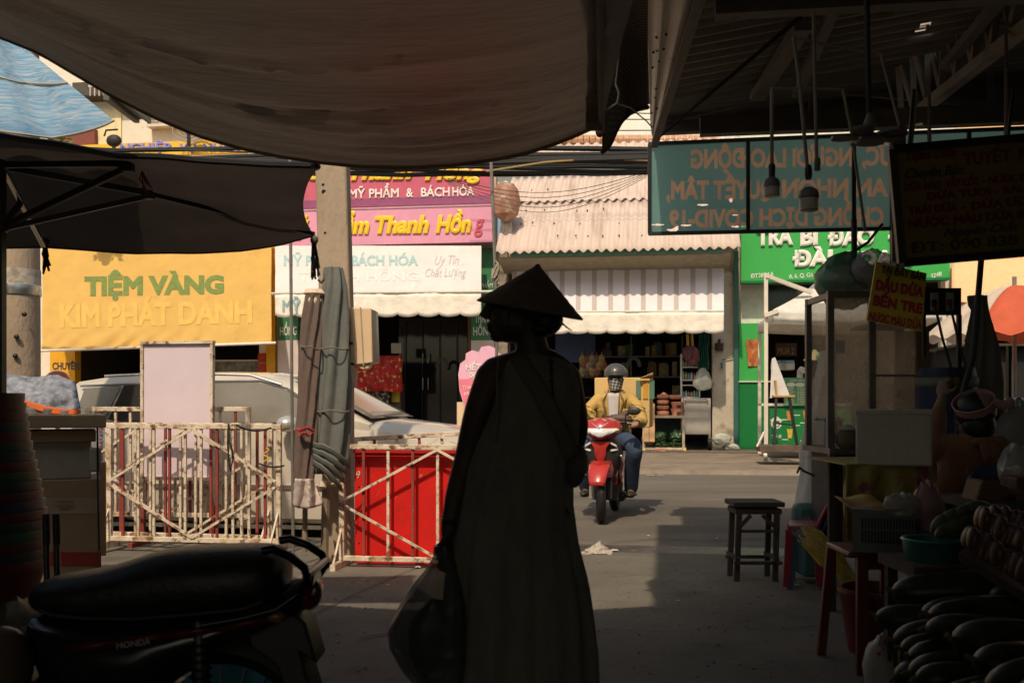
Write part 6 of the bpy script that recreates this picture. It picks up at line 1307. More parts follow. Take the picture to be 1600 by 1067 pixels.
m = MB(); m.tube([lp(1262, 268), lp(1248, 120), lp(1240, 58)], .0085, 8); m.tube([lp(1240, 59), lp(1300, 73), lp(1376, 84), lp(1408, 206)], .007, 8); part('pipe', m, pipe, t)
m = MB(); m.lathe([(.013, 0), (.017, .02), (.016, .05), (.01, .065)], lp(1263, 281), n=14); part('socket', m, M('black_metal', ()), t)
m = MB(); m.lathe([(.043, 0), (.042, .02), (.034, .034), (.018, .046)], lp(1264, 309), n=24)
for k in range(18): g = k * .349; m.bar(lp(1264, 309) + V((math.cos(g) * .043, math.sin(g) * .043, .001)), lp(1264, 298) + V((math.cos(g) * .036, math.sin(g) * .036, .001)), .004, .004)
part('bulb_base', m, dg, t)
m = MB(); m.lathe([(.034, 0), (.041, .005), (.042, .055)], lp(1264, 330), n=24); part('diffuser', m, opal, t)
t = thing('lamp_socket', 'bare lamp socket without bulb on a hanging pipe', 'lamp', lp(1277, 268))
m = MB(); m.tube([lp(1271, 20), lp(1276, 248)], .008, 8); part('pipe', m, pipe, t)
m = MB(); m.lathe([(.011, 0), (.014, .005), (.013, .02), (.016, .03), (.012, .055)], lp(1277, 267), n=14); part('socket', m, dg, t)
t = thing('fan_lamp', 'flat lamp with petal panels hanging on a black cable', 'lamp', at(1360, 228, 4))
m = MB(); m.tube([at(1354, -40, 4), at(1358, 185, 4)], .011, 8); part('cable', m, cab, t)
m = MB(); m.lathe([(.02, 0), (.024, .03), (.016, .05), (.012, .07)], at(1359, 205, 4), n=16); part('socket', m, dg, t)
m = MB(); m.lathe([(.005, -.01), (.055, -.006), (.06, .004), (.03, .02), (.01, .022)], at(1360, 222, 4), n=22); part('hub', m, dg, t)
for k in range(5):
    g = k * 1.2566 + .35; d = V((math.cos(g), math.sin(g), -.0)); s_ = V((-math.sin(g), math.cos(g), 0)); c = at(1360, 216, 4)
    m = MB(); m.prism([c + d * r + s_ * w_ + V((0, 0, -.0 + .06 * (r - .04) * (1 if k % 2 else .4))) for r, w_ in ((.045, -.025), (.1, -.04), (.14, -.03), (.148, 0), (.14, .03), (.1, .04), (.045, .025))], (0, 0, .012)); part('petal_panel', m, M('lamp_pale', (.12, .11, .1), .5), t)
# ---------------------------------------------------------------- unseen market hall added around the camera to keep out sky light
hall = M('hall_tin', (.07, .06, .05), .8, var=.25, scale=2)
t = thing('market_hall_blocker', 'unseen dark tin market hall added to keep sky light off the stalls', 'building', W(0, -8, 0))
m = MB(True); m.box(-6.2, -6.1, -14, 7.4, 0, 4.4); m.box(7.4, 7.5, -14, 7.4, 0, 3.5); part('wall', m, hall, t)
m = MB(True); m.box(-6.2, -.34, -14, 1.3, 4.0, 4.05); part('roof', m, hall, t)

# ---------------------------------------------------------------- parked scooter in the foreground
YS = 2.75
def sp(px, py, d=0.): p = at(px, py, YS); return V((p.x, YS + d, p.z))
gloss = M('black_gloss_paint', (.012, .012, .013), .22, coat=.5); vinyl = M('worn_black_vinyl', (.016, .015, .014), .42, var=.3, scale=20, bump=.15, bscale=60)
t = thing('scooter', 'black scooter with red side stripe parked in the dark foreground at the lower left', 'scooter', V((sp(230, 0).x, YS, 0)))
def xl(mm, stn, n=20, e=2.6):
    rings = []
    for px, a, b, hw in stn:
        c = sp(px, (a + b) / 2); hh = (b - a) / 2 / F * YS
        rings.append([c + V((0, math.copysign(abs(math.cos(g)) ** (2 / e), math.cos(g)) * hw, math.copysign(abs(math.sin(g)) ** (2 / e), math.sin(g)) * hh)) for k in range(n) for g in [2 * math.pi * k / n]])
    mm.loft(rings); return mm
part('seat', xl(MB(), [(54, 926, 936, .03), (60, 912, 945, .07), (80, 900, 955, .1), (115, 893, 962, .12), (160, 888, 965, .13), (205, 874, 966, .135), (240, 861, 965, .14), (275, 854, 962, .145), (330, 851, 957, .15), (400, 848, 950, .145), (430, 851, 940, .13), (446, 862, 925, .1), (452, 880, 908, .05)], 24), vinyl, t, sub=1)
m = MB()
for d in (-1, 1): m.tube([sp(x, b - 16, d * (h_ + .002)) for x, a, b, h_ in ((90, 0, 957, .105), (115, 0, 962, .12), (160, 0, 965, .13), (240, 0, 965, .14), (330, 0, 957, .15), (400, 0, 950, .145), (430, 0, 940, .13))], .004, 6)
part('seat_seam', m, M('seam_grey', (.05, .048, .045), .6), t)
part('body', xl(MB(), [(66, 955, 1010, .09), (100, 950, 1085, .13), (160, 955, 1100, .16), (240, 952, 1085, .17), (290, 950, 1035, .17), (340, 945, 1012, .17), (420, 925, 978, .15), (470, 898, 955, .11), (496, 890, 940, .06)], 20), gloss, t)
m = MB(); yy = -.178
for a, b in ((150, 225), (225, 300), (300, 375), (375, 455)):
    y0, y1 = lerp(990, 948, (a - 150) / 305), lerp(990, 948, (b - 150) / 305); f0 = lambda x: yy + .0 + max(0, (x - 360) / 100) * .05
    m.add([sp(a, y0 + 5, f0(a)), sp(b, y1 + 5, f0(b)), sp(b, y1 - 6, f0(b)), sp(a, y0 - 6, f0(a))], [(0, 1, 2, 3)])
part('side_stripe', m, M('dark_red_stripe', (.10, .012, .012), .35, var=.2), t, solid=.004)
m = MB(); m.text('HONDA', sp(224, 987, yy - .004), sp(274, 980, yy - .004), 8.5 / F * YS, up=(0, 0, 1), bold=.03, thick=.003); part('lettering', m, M('badge_silver', (.35, .33, .3), .35, .6), t)
m = MB()
for s_ in (-1, 1): m.tube([sp(345, 955, s_ * .17), sp(400, 946, s_ * .165), sp(452, 934, s_ * .155), sp(482, 912, s_ * .15), sp(496, 893, s_ * .13), sp(490, 876, s_ * .12), sp(468, 860, s_ * .11), sp(440, 849, s_ * .1), sp(424, 852, s_ * .1)], .0115, 10)
m.tube([sp(494, 886, -.13), sp(497, 885, 0), sp(494, 886, .13)], .0115, 10); part('grab_rail', m, M('black_gloss_rail', (.02, .02, .02), .15, .5), t)
m = MB(); m.ell(sp(486, 925), (.03, .09, .045)); part('tail_light', m, M('dark_red_lens', (.12, .008, .008), .1), t)
m = MB(); m.ell(sp(452, 944, -.155), (.022, .012, .016)); part('indicator', m, M('dim_lens', (.2, .1, .05), .15), t)
m = MB(); m.prism([sp(395, 950, -.07), sp(470, 950, -.07), sp(486, 966, -.07), sp(503, 1028, -.07), sp(479, 1012, -.07), (sp(486, 1040, -.07)), sp(500, 1085, -.07), sp(462, 1085, -.07), sp(440, 1030, -.07), sp(400, 1000, -.07)], (0, .14, 0)); part('rear_fender', m, blkp, t, bevel=.008)
wc = sp(352, 1150); 
m = MB(); m.lathe([(.235 + .047 * math.sin(a), -.047 * math.cos(a)) for a in [math.pi * q / 8 for q in range(9)]] + [(.22, .03), (.22, -.03), (.235, -.047)], wc, (0, 1, 0), n=44, caps=False); wh = part('rear_wheel', m, black_rub, t)
m = MB(); m.lathe([(.222, -.03), (.226, 0), (.222, .03), (.2, .02), (.2, -.02), (.222, -.03)], wc, (0, 1, 0), n=40, caps=False); m.lathe([(0, -.05), (.06, -.05), (.06, .05), (0, .05)], wc, (0, 1, 0), n=18)
for k in range(18): g = k * .349; m.tube([wc + V((math.cos(g) * .05, -.03, math.sin(g) * .05)), wc + V((math.cos(g + .25) * .205, 0, math.sin(g + .25) * .205))], .0025, 5)
part('rim', m, M('dark_alloy', ()), wh)
m = MB(); m.lathe([(.0, .03), (.19, .03), (.19, .036), (.0, .036)], wc, (0, 1, 0), n=36); part('blue_disc', m, M('blue_cover', (.02, .16, .24), .5), wh)
for d in (-.15, .15):
    m = MB(); m.tube([sp(338, 950, d), sp(340, 1000, d), sp(342, 1140, d)], [.02, .022, .026], 12)
    for k in range(9): m.lathe([(.024, -.004), (.03, 0), (.024, .004)], sp(340 + k * .2, 985 + k * 12, d), n=14)
    part('shock_absorber', m, M('dark_chrome', (.12, .12, .12), .25, .8), t)
m = MB(); m.tube([sp(240, 1150, -.16), sp(330, 1165, -.17), sp(440, 1130, -.17)], [.035, .045, .05], 14); part('exhaust', m, M('dark_chrome', ()), t)
m = MB(); m.rbox(sp(230, 1130), (.36, .24, .2)); part('engine', m, blkp, t, bevel=.03)
m = MB(); m.prism([sp(120, 1040, -.16), sp(120, 1075, -.16), sp(-80, 1075, -.16), sp(-90, 1040, -.16)], (0, .32, 0)); part('floor_board', m, blkp, t, bevel=.01)
m = MB(); m.prism([sp(-70, 1060, -.2), sp(-130, 820, -.2), sp(-165, 820, -.2), sp(-110, 1075, -.2)], (0, .4, 0)); part('leg_shield', m, gloss, t, bevel=.02)
m = MB(); m.tube([sp(-150, 770, -.33), sp(-140, 750, 0), sp(-150, 770, .33)], .015, 8); m.tube([sp(-140, 755), sp(-190, 1150)], .03, 10); part('handlebar', m, M('black_metal', ()), t)
wc2 = sp(-205, 1165); m = MB(); m.lathe([(.235 + .047 * math.sin(a), -.047 * math.cos(a)) for a in [math.pi * q / 8 for q in range(9)]] + [(.1, .03), (.1, -.03), (.235, -.047)], wc2, (0, 1, 0), n=40, caps=False); part('front_wheel', m, black_rub, t)
m = MB(); m.tube([sp(300, 1180, .0), sp(330, 1326, .12)], .012, 8); m.tube([sp(300, 1180, .0), sp(330, 1326, -.12)], .012, 8); part('stand', m, M('black_metal', ()), t)

# ---------------------------------------------------------------- baskets, boxes and cloth at the left edge
bas = [((.12, .02, .03), 'maroon'), ((.15, .015, .02), 'dark red'), ((.16, .02, .02), 'brick red'), ((.03, .09, .09), 'teal'), ((.16, .02, .03), 'crimson'), ((.03, .1, .07), 'sea green'), ((.04, .08, .1), 'slate blue'), ((.17, .025, .02), 'scarlet'), ((.03, .12, .06), 'bright green'), ((.03, .06, .08), 'dull blue'), ((.13, .03, .02), 'rust red'), ((.04, .05, .16), 'royal blue'), ((.15, .03, .03), 'wine red'), ((.03, .08, .07), 'grey green'), ((.02, .13, .07), 'emerald'), ((.14, .03, .02), 'red brown'), ((.05, .07, .08), 'blue grey'), ((.18, .02, .015), 'deep red')]
ordn = ['topmost', 'second', 'third', 'fourth', 'fifth', 'sixth', 'seventh', 'eighth', 'ninth', 'tenth', 'eleventh', 'twelfth', 'thirteenth', 'fourteenth', 'fifteenth', 'sixteenth', 'seventeenth', 'lowest']
YB = 4.1
for k, (c, nm) in enumerate(bas):
    y = 612 + k * 15.2; xr = polyline([(600, 30), (674, 40), (750, 56), (807, 66), (890, 68)], y)[0]; r = (xr + 46) / F * YB; cc = at(-46, y + 2, YB)
    m = MB(); h = .05 if k < 17 else .1; m.lathe([(r * .84, -h - .05), (r * .945, -.041), (r * .985, -.039), (r, -.004), (r * .995, 0), (r * .95, 0), (r * .82, -h - .045), (.01, -h - .045)], cc, n=44)
    for q in range(36) if k < 9 else (): g = q * .1745; m.bar(cc + V((math.cos(g) * r * .965, math.sin(g) * r * .965, -.013)), cc + V((math.cos(g) * r * .9, math.sin(g) * r * .9, -h - .01)), .006, .006)
    solo('plastic_basket', m, M('basket_' + nm.replace(' ', '_'), tuple(q * .6 for q in c), .45), '%s plastic basket, %s from the top of the tall stack at the left edge' % (nm, ordn[k]) if 0 < k < 17 else '%s plastic basket, %s of the tall stack at the left edge' % (nm, ordn[k]), 'basket', 'plastic baskets stacked at the left edge')
m = MB(); cc = at(-46, 900, YB); m.ell(cc + V((0, 0, -.14)), (.27, .25, .17), n=30, m=14, f=lambda q, d: q * (1 + .12 * math.sin(math.atan2(d.y, d.x) * 11) * abs(d.z) + .08 * nz(d.x * 4, d.y * 4, d.z * 4)))
solo('plastic_bag', m, M('cloudy_plastic', (.16, .16, .14), .3, var=.4, scale=6, alpha=.8), 'cloudy plastic bag under the stack of baskets', 'bag')
t = thing('low_table', 'low dark table under the stack of baskets', 'table', V((cc.x, YB, 0)))
m = MB(); m.box(cc.x - .35, cc.x + .3, YB - .3, YB + .3, .22, .25); part('top', m, M('dark_wood_counter', ()), t)
for a in (-.3, .25):
    for b in (-.25, .25):
        m = MB(); m.box(cc.x + a - .02, cc.x + a + .02, YB + b - .02, YB + b + .02, 0, .22); part('leg', m, M('dark_wood_counter', ()), t)
for x in (70, 86):
    m = MB(); m.tube([at(x + 2, 802, 3.9), at(x + 4, 920, 3.9), at(x + 8, 1100, 3.9)], .012, 10); t = solo('metal_tube', m, M('dark_chrome', ()), 'left dark metal tube standing before the cardboard boxes' if x < 80 else 'right dark metal tube standing before the cardboard boxes', 'tube', 'metal tubes before the boxes')
    m = MB(); m.tube([at(x + 2, 802, 3.898), at(x + 3, 850, 3.898)], .014, 10); part('sleeve', m, M('navy_sleeve', (.02, .022, .05), .5), t)
m = MB(); m.ell(at(2, 1040, 2.6), (.075, .09, .1), n=22, m=12); solo('clay_jar', m, M('brown_glaze', (.14, .10, .07), .4, var=.25), 'round brown glazed jar at the lower left corner', 'jar')
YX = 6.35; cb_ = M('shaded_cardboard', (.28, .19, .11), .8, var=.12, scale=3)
def bx(name, x0, y0, x1, y1, Y, d, mat, label, cat='box', bev=.006):
    p, q = at(x0, y1, Y), at(x1, y0, Y); m = MB(); g = R(23); w_ = q.x - p.x; c = V((q.x, Y, (p.z + q.z) / 2)) + V((-w_ / 2 * math.cos(g), -w_ / 2 * math.sin(g), 0)) + V((-d / 2 * math.sin(g), d / 2 * math.cos(g), 0)); m.rbox(c, (w_, d, q.z - p.z), rz=g); return solo(name, m, mat, label, cat, bevel=bev)
def bpt(px, py, off=.004):      # point on the turned front face of the big carton
    q = at(158, py, YX); g = R(23); k = (px - CX) / F
    tt = (q.x - k * q.y) / (math.cos(g) - k * math.sin(g)); x, y = q.x - tt * math.cos(g), q.y - tt * math.sin(g)
    return V((x + off * math.sin(g), y - off * math.cos(g), EYE - (py - HY) / F * y))
def bpan(p, x0, y0, x1, y1, off=.003): p.prism([bpt(x0, y0, off), bpt(x1, y0, off), bpt(x1, y1, off), bpt(x0, y1, off)], (0, .002, 0))
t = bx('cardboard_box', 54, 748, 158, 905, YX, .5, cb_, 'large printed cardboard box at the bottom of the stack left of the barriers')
p = MB(); bpan(p, 54, 802, 158, 778); part('pale_band', p, M('pale_card', (.32, .26, .18), .7), t)
p = MB(); bpan(p, 54, 884, 158, 862); part('red_band', p, M('dull_red_band', (.26, .03, .02), .7), t)
p = MB(); p.text('HÀNG DỄ VỠ', bpt(86, 785), bpt(114, 784), .012, thick=.002)
for k, (a, b) in enumerate(((86, 116), (90, 118), (92, 110))): bpan(p, a, 791 + k * 3, b, 789.5 + k * 3, .003)
part('printing', p, M('faint_red_print', (.2, .06, .04), .7), t)
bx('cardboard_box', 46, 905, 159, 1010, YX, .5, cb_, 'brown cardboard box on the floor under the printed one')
bx('cardboard_box', 152, 722, 166, 868, YX + .45, .2, card, 'narrow sunlit cardboard box edge beside the barrier')
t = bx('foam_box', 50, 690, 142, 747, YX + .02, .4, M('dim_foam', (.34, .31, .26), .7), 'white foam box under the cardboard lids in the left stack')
p = MB(); q = at(149, 718, YX - .01); p.rbox(q, (.07, .05, .15), rz=R(23)); part('side_handle', p, M('dim_foam', ()), t, bevel=.012)
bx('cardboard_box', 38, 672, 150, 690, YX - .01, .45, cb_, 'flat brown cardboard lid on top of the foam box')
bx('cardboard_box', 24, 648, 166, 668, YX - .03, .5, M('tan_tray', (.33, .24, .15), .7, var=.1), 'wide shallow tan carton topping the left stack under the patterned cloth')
m = MB(); m.tube([at(152, 652, YX - .04), at(153, 740, YX - .03), at(155, 860, YX - .03)], .006, 6); solo('cord', m, strut, 'black cord hanging down the front of the stacked boxes', 'cord')
pc = M('patterned_cloth', A(140, 135, 132), .9, var=.5, scale=22, spots=[((.06, .065, .075), 5, .58, .68)], bump=.4, bscale=20); 
def pcl(a, b):
    x = lerp(-60, lerp(118, 126, b), a); yt = 587 + 6 * nz(a * 4, 1) + max(0, a - .85) * 60; yb = 640 + 4 * math.sin(a * 9) - (4 if a > .9 else 0)
    return at(x, lerp(yt, yb, b), YX + .25 - .25 * b + .03 * math.sin(a * 13 + b * 2) + .03 * nz(a * 6, b * 3))
m = MB(); m.sheet(pcl, 40, 16); t = solo('folded_cloth', m, pc, 'sunlit grey blue patterned cloth folded over the stacked boxes', 'cloth', solid=.008)
m = MB(); m.sheet(lambda a, b: at(lerp(30, 126, a), lerp(622 + 14 * math.sin(a * 3.14) * .3 + a * 18, 630 + 8 * math.sin(a * 3.1) + a * 16, b), YX - .035 - .01 * b), 16, 4); part('orange_lining', m, M('orange_cloth', (.62, .13, .025), .8), t, solid=.004)
m = MB(); m.sheet(lambda a, b: at(lerp(28, 112, a), lerp(634 + a * 8, 650, b), YX - .042 + .01 * math.sin(a * 20)), 16, 3); part('lower_fold', m, M('dark_print_cloth', (.12, .12, .13), .9, var=.6, scale=14, spots=((.5, .12, .03), 8, .56, .6)), t, solid=.004)

# ---------------------------------------------------------------- wooden stool on the market floor
YO = 6.9; wd = M('dark_weathered_wood', (.058, .048, .038), .85, var=.4, scale=9, stretch=(1, 1, .15), bump=.3, bscale=40)
def op(px, py, d=0): p = at(px, py, YO); return V((p.x, YO + d, p.z))
t = thing('wooden_stool', 'dark weathered wooden stool standing alone on the market floor', 'stool', V((op(1185, 0).x, YO + .12, 0)))
m = MB(); a, b = op(1145, 795), op(1225, 784); m.box(a.x, b.x, YO - .03, YO + .27, a.z + .015, b.z); part('seat', m, wd, t, bevel=.005)
m = MB(); a, b = op(1149, 803), op(1221, 795); m.box(a.x, b.x, YO - .012, YO + .25, a.z, b.z); part('apron', m, wd, t)
for (xt, xb) in ((1155, 1151), (1214, 1211)):
    for d in (0, .22):
        m = MB(); m.bar(op(xt, 800, d), V((op(xb, 0).x, YO + d, 0)), .035, .03, (0, 1, 0)); part('leg', m, wd, t)
m = MB(); m.bar(op(1146, 878, -.03), op(1220, 878, -.03), .03, .022); m.bar(op(1146, 878, .25), op(1220, 878, .25), .03, .022); part('lower_rail', m, wd, t)
m = MB(); m.bar(op(1151, 829, -.02), op(1214, 829, -.02), .022, .018); part('upper_rail', m, wd, t)
for (a, b) in (((1152, 825), (1172, 804)), ((1213, 825), (1190, 804))):
    m = MB(); m.bar(op(*a, -.02), op(*b, -.02), .025, .018, (0, 1, 0)); part('corner_brace', m, wd, t)
for x in (1151, 1212):
    m = MB(); m.bar(op(x, 872, -.04), op(x, 872, .27), .03, .022); part('side_rail', m, wd, t)

# ---------------------------------------------------------------- stall at the right
fr = M('stall_aluminium', (.16, .155, .14), .45, .5, var=.2, scale=6)
dg_ = M('dusty_glass', (.55, .48, .38), .3, var=.2, scale=3, trans=.75, alpha=.4, spots=[((.75, .68, .55), 4, .5, .75), ((.3, .27, .22), 1.5, .5, .7)])
YC = 6.5
t = thing('glass_cabinet', 'aluminium framed dusty glass cabinet on a stall table at the right', 'cabinet', at(1370, 900, YC))
def cp(px, py, d=0): p = at(px, py, YC); return V((p.x, YC + d, p.z))
def cbx(m, x0, y0, x1, y1, d0, d1): a, b = cp(x0, y1), cp(x1, y0); m.box(a.x, b.x, YC + d0, YC + d1, a.z, b.z)
m = MB()
for x0, x1, y0 in ((1292, 1302, 455), (1357, 1367, 455)): cbx(m, x0, y0, x1, 700, -.02, .02)
cbx(m, 1302, 455, 1357, 466, -.02, .02); cbx(m, 1292, 456, 1301, 700, .45, .49); cbx(m, 1440, 456, 1448, 700, .45, .49); cbx(m, 1367, 455, 1448, 464, -.02, .02); cbx(m, 1367, 585, 1440, 588, -.01, .01)
for x in (1293, 1440): a, b = cp(x, 466), cp(x + 8, 457); m.box(a.x, b.x, YC + .02, YC + .45, a.z, b.z)
part('frame', m, fr, t)
for x0, x1, y0, y1 in ((1302, 1357, 466, 700), (1367, 1440, 464, 700)):
    m = MB(); cbx(m, x0, y0, x1, y1, -.004, .002); part('glass_pane', m, dg_, t)
m = MB(); cbx(m, 1302, 462, 1440, 700, .47, .474); part('glass_pane', m, dg_, t)
m = MB(); cbx(m, 1427, 515, 1446, 700, -.06, -.025); part('wooden_post', m, M('brown_wood_post', (.16, .095, .05), .7, var=.3), t)
m = MB(); cbx(m, 1292, 700, 1450, 709, -.06, .55); part('table_top', m, fr, t)
m = MB(); cbx(m, 1304, 709, 1448, 870, 0, .5); part('body', m, M('grimy_box', (.06, .055, .045), .7, var=.4, scale=4), t)
for x in (1292, 1440):
    m = MB(); a = cp(x, 0); m.box(a.x, a.x + .035, YC - .05, YC - .015, 0, cp(x, 709).z); part('leg', m, fr, t)
m = MB(); cbx(m, 1361, 505, 1432, 510, .05, .4); cbx(m, 1382, 600, 1428, 603, .1, .4); part('shelf', m, fr, t)
m = MB(); cbx(m, 1306, 532, 1318, 552, -.02, -.006); part('paper_note', m, M('pale_paper', (.5, .46, .4), .8), t)
# things in and on the cabinet
blu = M('blue_crate_plastic', (.03, .1, .2), .5)
t = thing('blue_basket', 'small blue plastic basket on the cabinet table behind the coconut', 'basket', cp(1322, 700, .3))
m = MB(); cbx(m, 1308, 656, 1336, 700, .25, .27)
for k in range(6): cbx(m, 1308 + k * 5, 656, 1310 + k * 5, 700, .235, .25)
part('wall', m, blu, t); m = MB(); cbx(m, 1306, 655, 1338, 659, .23, .45); part('rim', m, blu, t)
m = MB(); m.ell(cp(1323, 654, .3), (.05, .05, .02)); solo('pale_bun', m, M('pale_cream', (.4, .32, .24), .8), 'pale round loaf lying on the small blue basket', 'food')
m = MB(); m.ell(cp(1323, 686, -.02), (.072, .072, .075), n=20, m=12); t = solo('coconut', m, M('coconut_husk', (.14, .1, .05), .9, var=.3, spots=((.2, .22, .05), 4, .55, .7)), 'trimmed coconut with pale cut top beside the foam box', 'coconut')
m = MB(); m.lathe([(.055, 0), (.02, .03), (.003, .034)], cp(1323, 671, -.02), n=16); part('cut_top', m, M('pale_cream', ()), t)
gb = M('green_bag_film', (.05, .16, .07), .3, var=.4, scale=5, alpha=.9); wb = M('clear_bag_film', (.36, .33, .28), .25, var=.3, scale=6, alpha=.7)
m = MB(); m.ell(cp(1338, 432, .2), (.2, .16, .19), n=24, m=14, f=lambda q, d: q * (1 + .15 * nz(d.x * 3, d.y * 3, d.z * 3) - .2 * max(0, d.z) * abs(d.x))); solo('plastic_bag', m, gb, 'big green plastic bag on top of the glass cabinet', 'bag')
m = MB(); m.ell(cp(1368, 418, .05), (.14, .12, .12), n=24, m=14, f=lambda q, d: q * (1 + .2 * nz(d.x * 4, d.y * 3, d.z * 4 + 2))); solo('plastic_bag', m, wb, 'crumpled clear plastic bag on the cabinet above the yellow card', 'bag')
m = MB(); m.tube([cp(1359, 330, .3), cp(1360, 420, .3)], .02, 8); m.tube([cp(1362, 380, .28), cp(1380, 368, .28), cp(1404, 338, .28)], .01, 6)
for k in range(4): m.tube([cp(1352 + k * 3, 385 + k * 6, .27), cp(1364, 380 + k * 9, .25), cp(1368 - k, 390 + k * 7, .27)], .006, 5)
solo('bracket_pole', m, strut, 'dark pole with tangled wire and bracket above the glass cabinet', 'pole')
# draped grey cover
gcov = M('grey_cover', (.5, .47, .4), .7, var=.12, scale=4, bump=.5, bscale=8)
pr = [(548, 1286, 1297), (600, 1274, 1299), (660, 1262, 1300), (700, 1255, 1301), (742, 1256, 1300), (790, 1246, 1300), (860, 1262, 1300), (905, 1275, 1300)]
rings = []
for i in range(40):
    y = lerp(548, 905, i / 39); a, b = polyline(pr, y); c = at((a + b) / 2, y, 7.25); hw = (b - a) / 2 / F * 7.25
    rings.append([c + V((math.cos(g) * hw, math.sin(g) * (.1 + hw), 0)) * (1 + .1 * math.sin(7 * g + i * .07) + .06 * nz(g * 2, i * .2)) for k in range(44) for g in [2 * math.pi * k / 44]])
m = MB(); m.loft(rings); t = solo('draped_cover', m, gcov, 'tall grey cloth cover tied with a cord left of the glass cabinet', 'cover')
m = MB(); m.tube([at(1246, 738, 7.1), at(1249, 730, 7.0), at(1256, 736, 6.98), at(1275, 744, 6.93), at(1296, 747, 6.95)], .008, 6); part('cord', m, strut, t)
m = MB(); m.ell(at(1288, 743, 6.9), (.03, .02, .04)); solo('pink_clip', m, M('pink_plastic', (.4, .06, .12), .4), 'small pink clip on the cord of the grey cover', 'clip')
tl_ = M('teal_vinyl_seat', (.065, .15, .14), .55, var=.15, scale=5)
t = thing('armchair', 'worn teal armchair behind the stacked plastic chairs', 'chair', at(1270, 908, 6.95))
def tbx(m, x0, y0, x1, y1, Y, d, g=-20, push=0.):     # box whose front left edge is at pixel x0, turned with the stall
    g = R(g); q = at(x0, y1, Y); k = (x1 - CX) / F; w_ = (k * q.y - q.x) / (math.cos(g) - k * math.sin(g)); ux, vy = V((math.cos(g), math.sin(g), 0)), V((-math.sin(g), math.cos(g), 0)); z1 = at(x0, y0, Y).z; o = q - vy * push
    P = lambda a, b, z: V((o.x, o.y, z)) + ux * a + vy * b
    m.hexa([P(0, 0, q.z), P(w_, 0, q.z), P(w_, d, q.z), P(0, d, q.z), P(0, 0, z1), P(w_, 0, z1), P(w_, d, z1), P(0, d, z1)])
def pbx(m, x0, y0, x1, y1, Y, d): a, b = at(x0, y1, Y), at(x1, y0, Y); m.box(a.x, b.x, Y, Y + d, a.z, b.z)
m = MB(); pbx(m, 1243, 787, 1297, 850, 7.0, .14); part('backrest', m, tl_, t, bevel=.04)
m = MB(); pbx(m, 1256, 850, 1297, 902, 6.75, .35); part('seat', m, tl_, t, bevel=.02)
def pchair(name, label, col, x0, dY, sh):
    t = thing(name, label, 'chair', at(x0, 912, 6.6), 'stacked plastic chairs')
    Y = 6.6 + dY; mm = M(name + str(col), col, .4, var=.06)
    def q(x, y, d=0): p = at(x0 + x, y + sh, Y); return V((p.x, Y + d, p.z))
    dv = V((.105, .34, 0))
    def q(x, y, d=0): p = at(x0 + x, y + sh, Y); return V((p.x, Y, p.z)) + dv * (d / .34)
    m = MB(); m.prism([q(0, 822), q(0, 829), q(50, 829), q(50, 822)], dv); part('seat', m, mm, t, bevel=.008)
    m = MB(); m.prism([q(44, 824), q(50, 824), q(69, 782), q(64, 782)], dv); part('backrest', m, mm, t, bevel=.006)
    for d in (0, .3):
        for (a, b) in ((2, -2), (44, 50)):
            m = MB(); m.bar(q(a, 828, d), V((q(b, 0, d).x, q(b, 0, d).y, .0 if sh > 0 else .02)), .045, .02, (0, 1, 0)); part('leg', m, mm, t)
        m = MB(); m.prism([q(0, 829, d), q(8, 829, d), q(2, 850, d), q(0, 850, d)], (0, .02, 0)); part('gusset', m, mm, t)
    return t
pchair('plastic_chair', 'red plastic chair stacked on a light blue one beside the teal armchair', (.28, .03, .05), 1231, 0, -1)
pchair('plastic_chair', 'light blue plastic chair under the red one beside the teal armchair', (.12, .25, .42), 1236, .03, 8)
# broom in clear wrap
t = thing('broom', 'yellow straw broom wrapped in clear film leaning at the stall foot', 'broom', at(1320, 912, 6.1))
a, b = at(1262, 833, 6.2), at(1335, 910, 6.0); ax = (b - a)
m = MB()
for k in range(150):
    d = V((random.uniform(-1, 1), random.uniform(-1, 1), random.uniform(-1, 1))) * .05; p0 = a + d * 1.1 + ax * random.uniform(-.02, .2); m.tube([p0, p0 + ax * .4 + d * .1, b + d * .4], .004, 4)
part('bristles', m, M('yellow_straw', (.5, .34, .03), .8, var=.4, scale=20), t)
m = MB(); m.tube([a - ax * .18, a, a.lerp(b, .5), b], [.075, .07, .062, .035], 16, caps=False); part('clear_wrap', m, M('clear_wrap', (.5, .48, .42), .1, alpha=.18), t)
m = MB(); m.tube([b, b + ax * .5], .014, 8); part('handle', m, wd, t)
# oilcloth table and foam box
YT2 = 5.3
t = thing('oilcloth_table', 'stall table covered with yellow and crimson printed oilcloth under the foam box', 'table', at(1395, 900, YT2))
oil = M('printed_oilcloth', (.24, .2, .035), .45, var=.3, scale=5, spots=[((.2, .02, .04), 4.5, .55, .6), ((.09, .1, .03), 3, .6, .7), ((.36, .3, .2), 7, .66, .7)], bump=.2, bscale=10)
m = MB(); m.sheet(lambda a, b: at(lerp(1322, 1464, a), lerp(727, lerp(852, 800, a), b), YT2 + .03 * math.sin(a * 19) * b - .03 * b + .02 * nz(a * 5, b * 3)), 36, 12); part('oilcloth_front', m, oil, t, solid=.005)
m = MB(); pbx(m, 1322, 724.5, 1464, 727, YT2, .7); part('oilcloth_top', m, oil, t)
for x in (1352, 1446):
    for d in (.12, .6):
        m = MB(); q = at(x, 0, YT2); m.box(q.x, q.x + .04, YT2 + d, YT2 + d + .04, 0, at(x, 728, YT2).z); part('leg', m, wd, t)
m = MB(); m.sheet(lambda a, b: at(lerp(1318, 1334, a), lerp(727, 850, b), YT2 + .02 + .02 * math.sin(a * 8 + b * 6)), 8, 12); part('oilcloth_corner', m, oil, t, solid=.004)
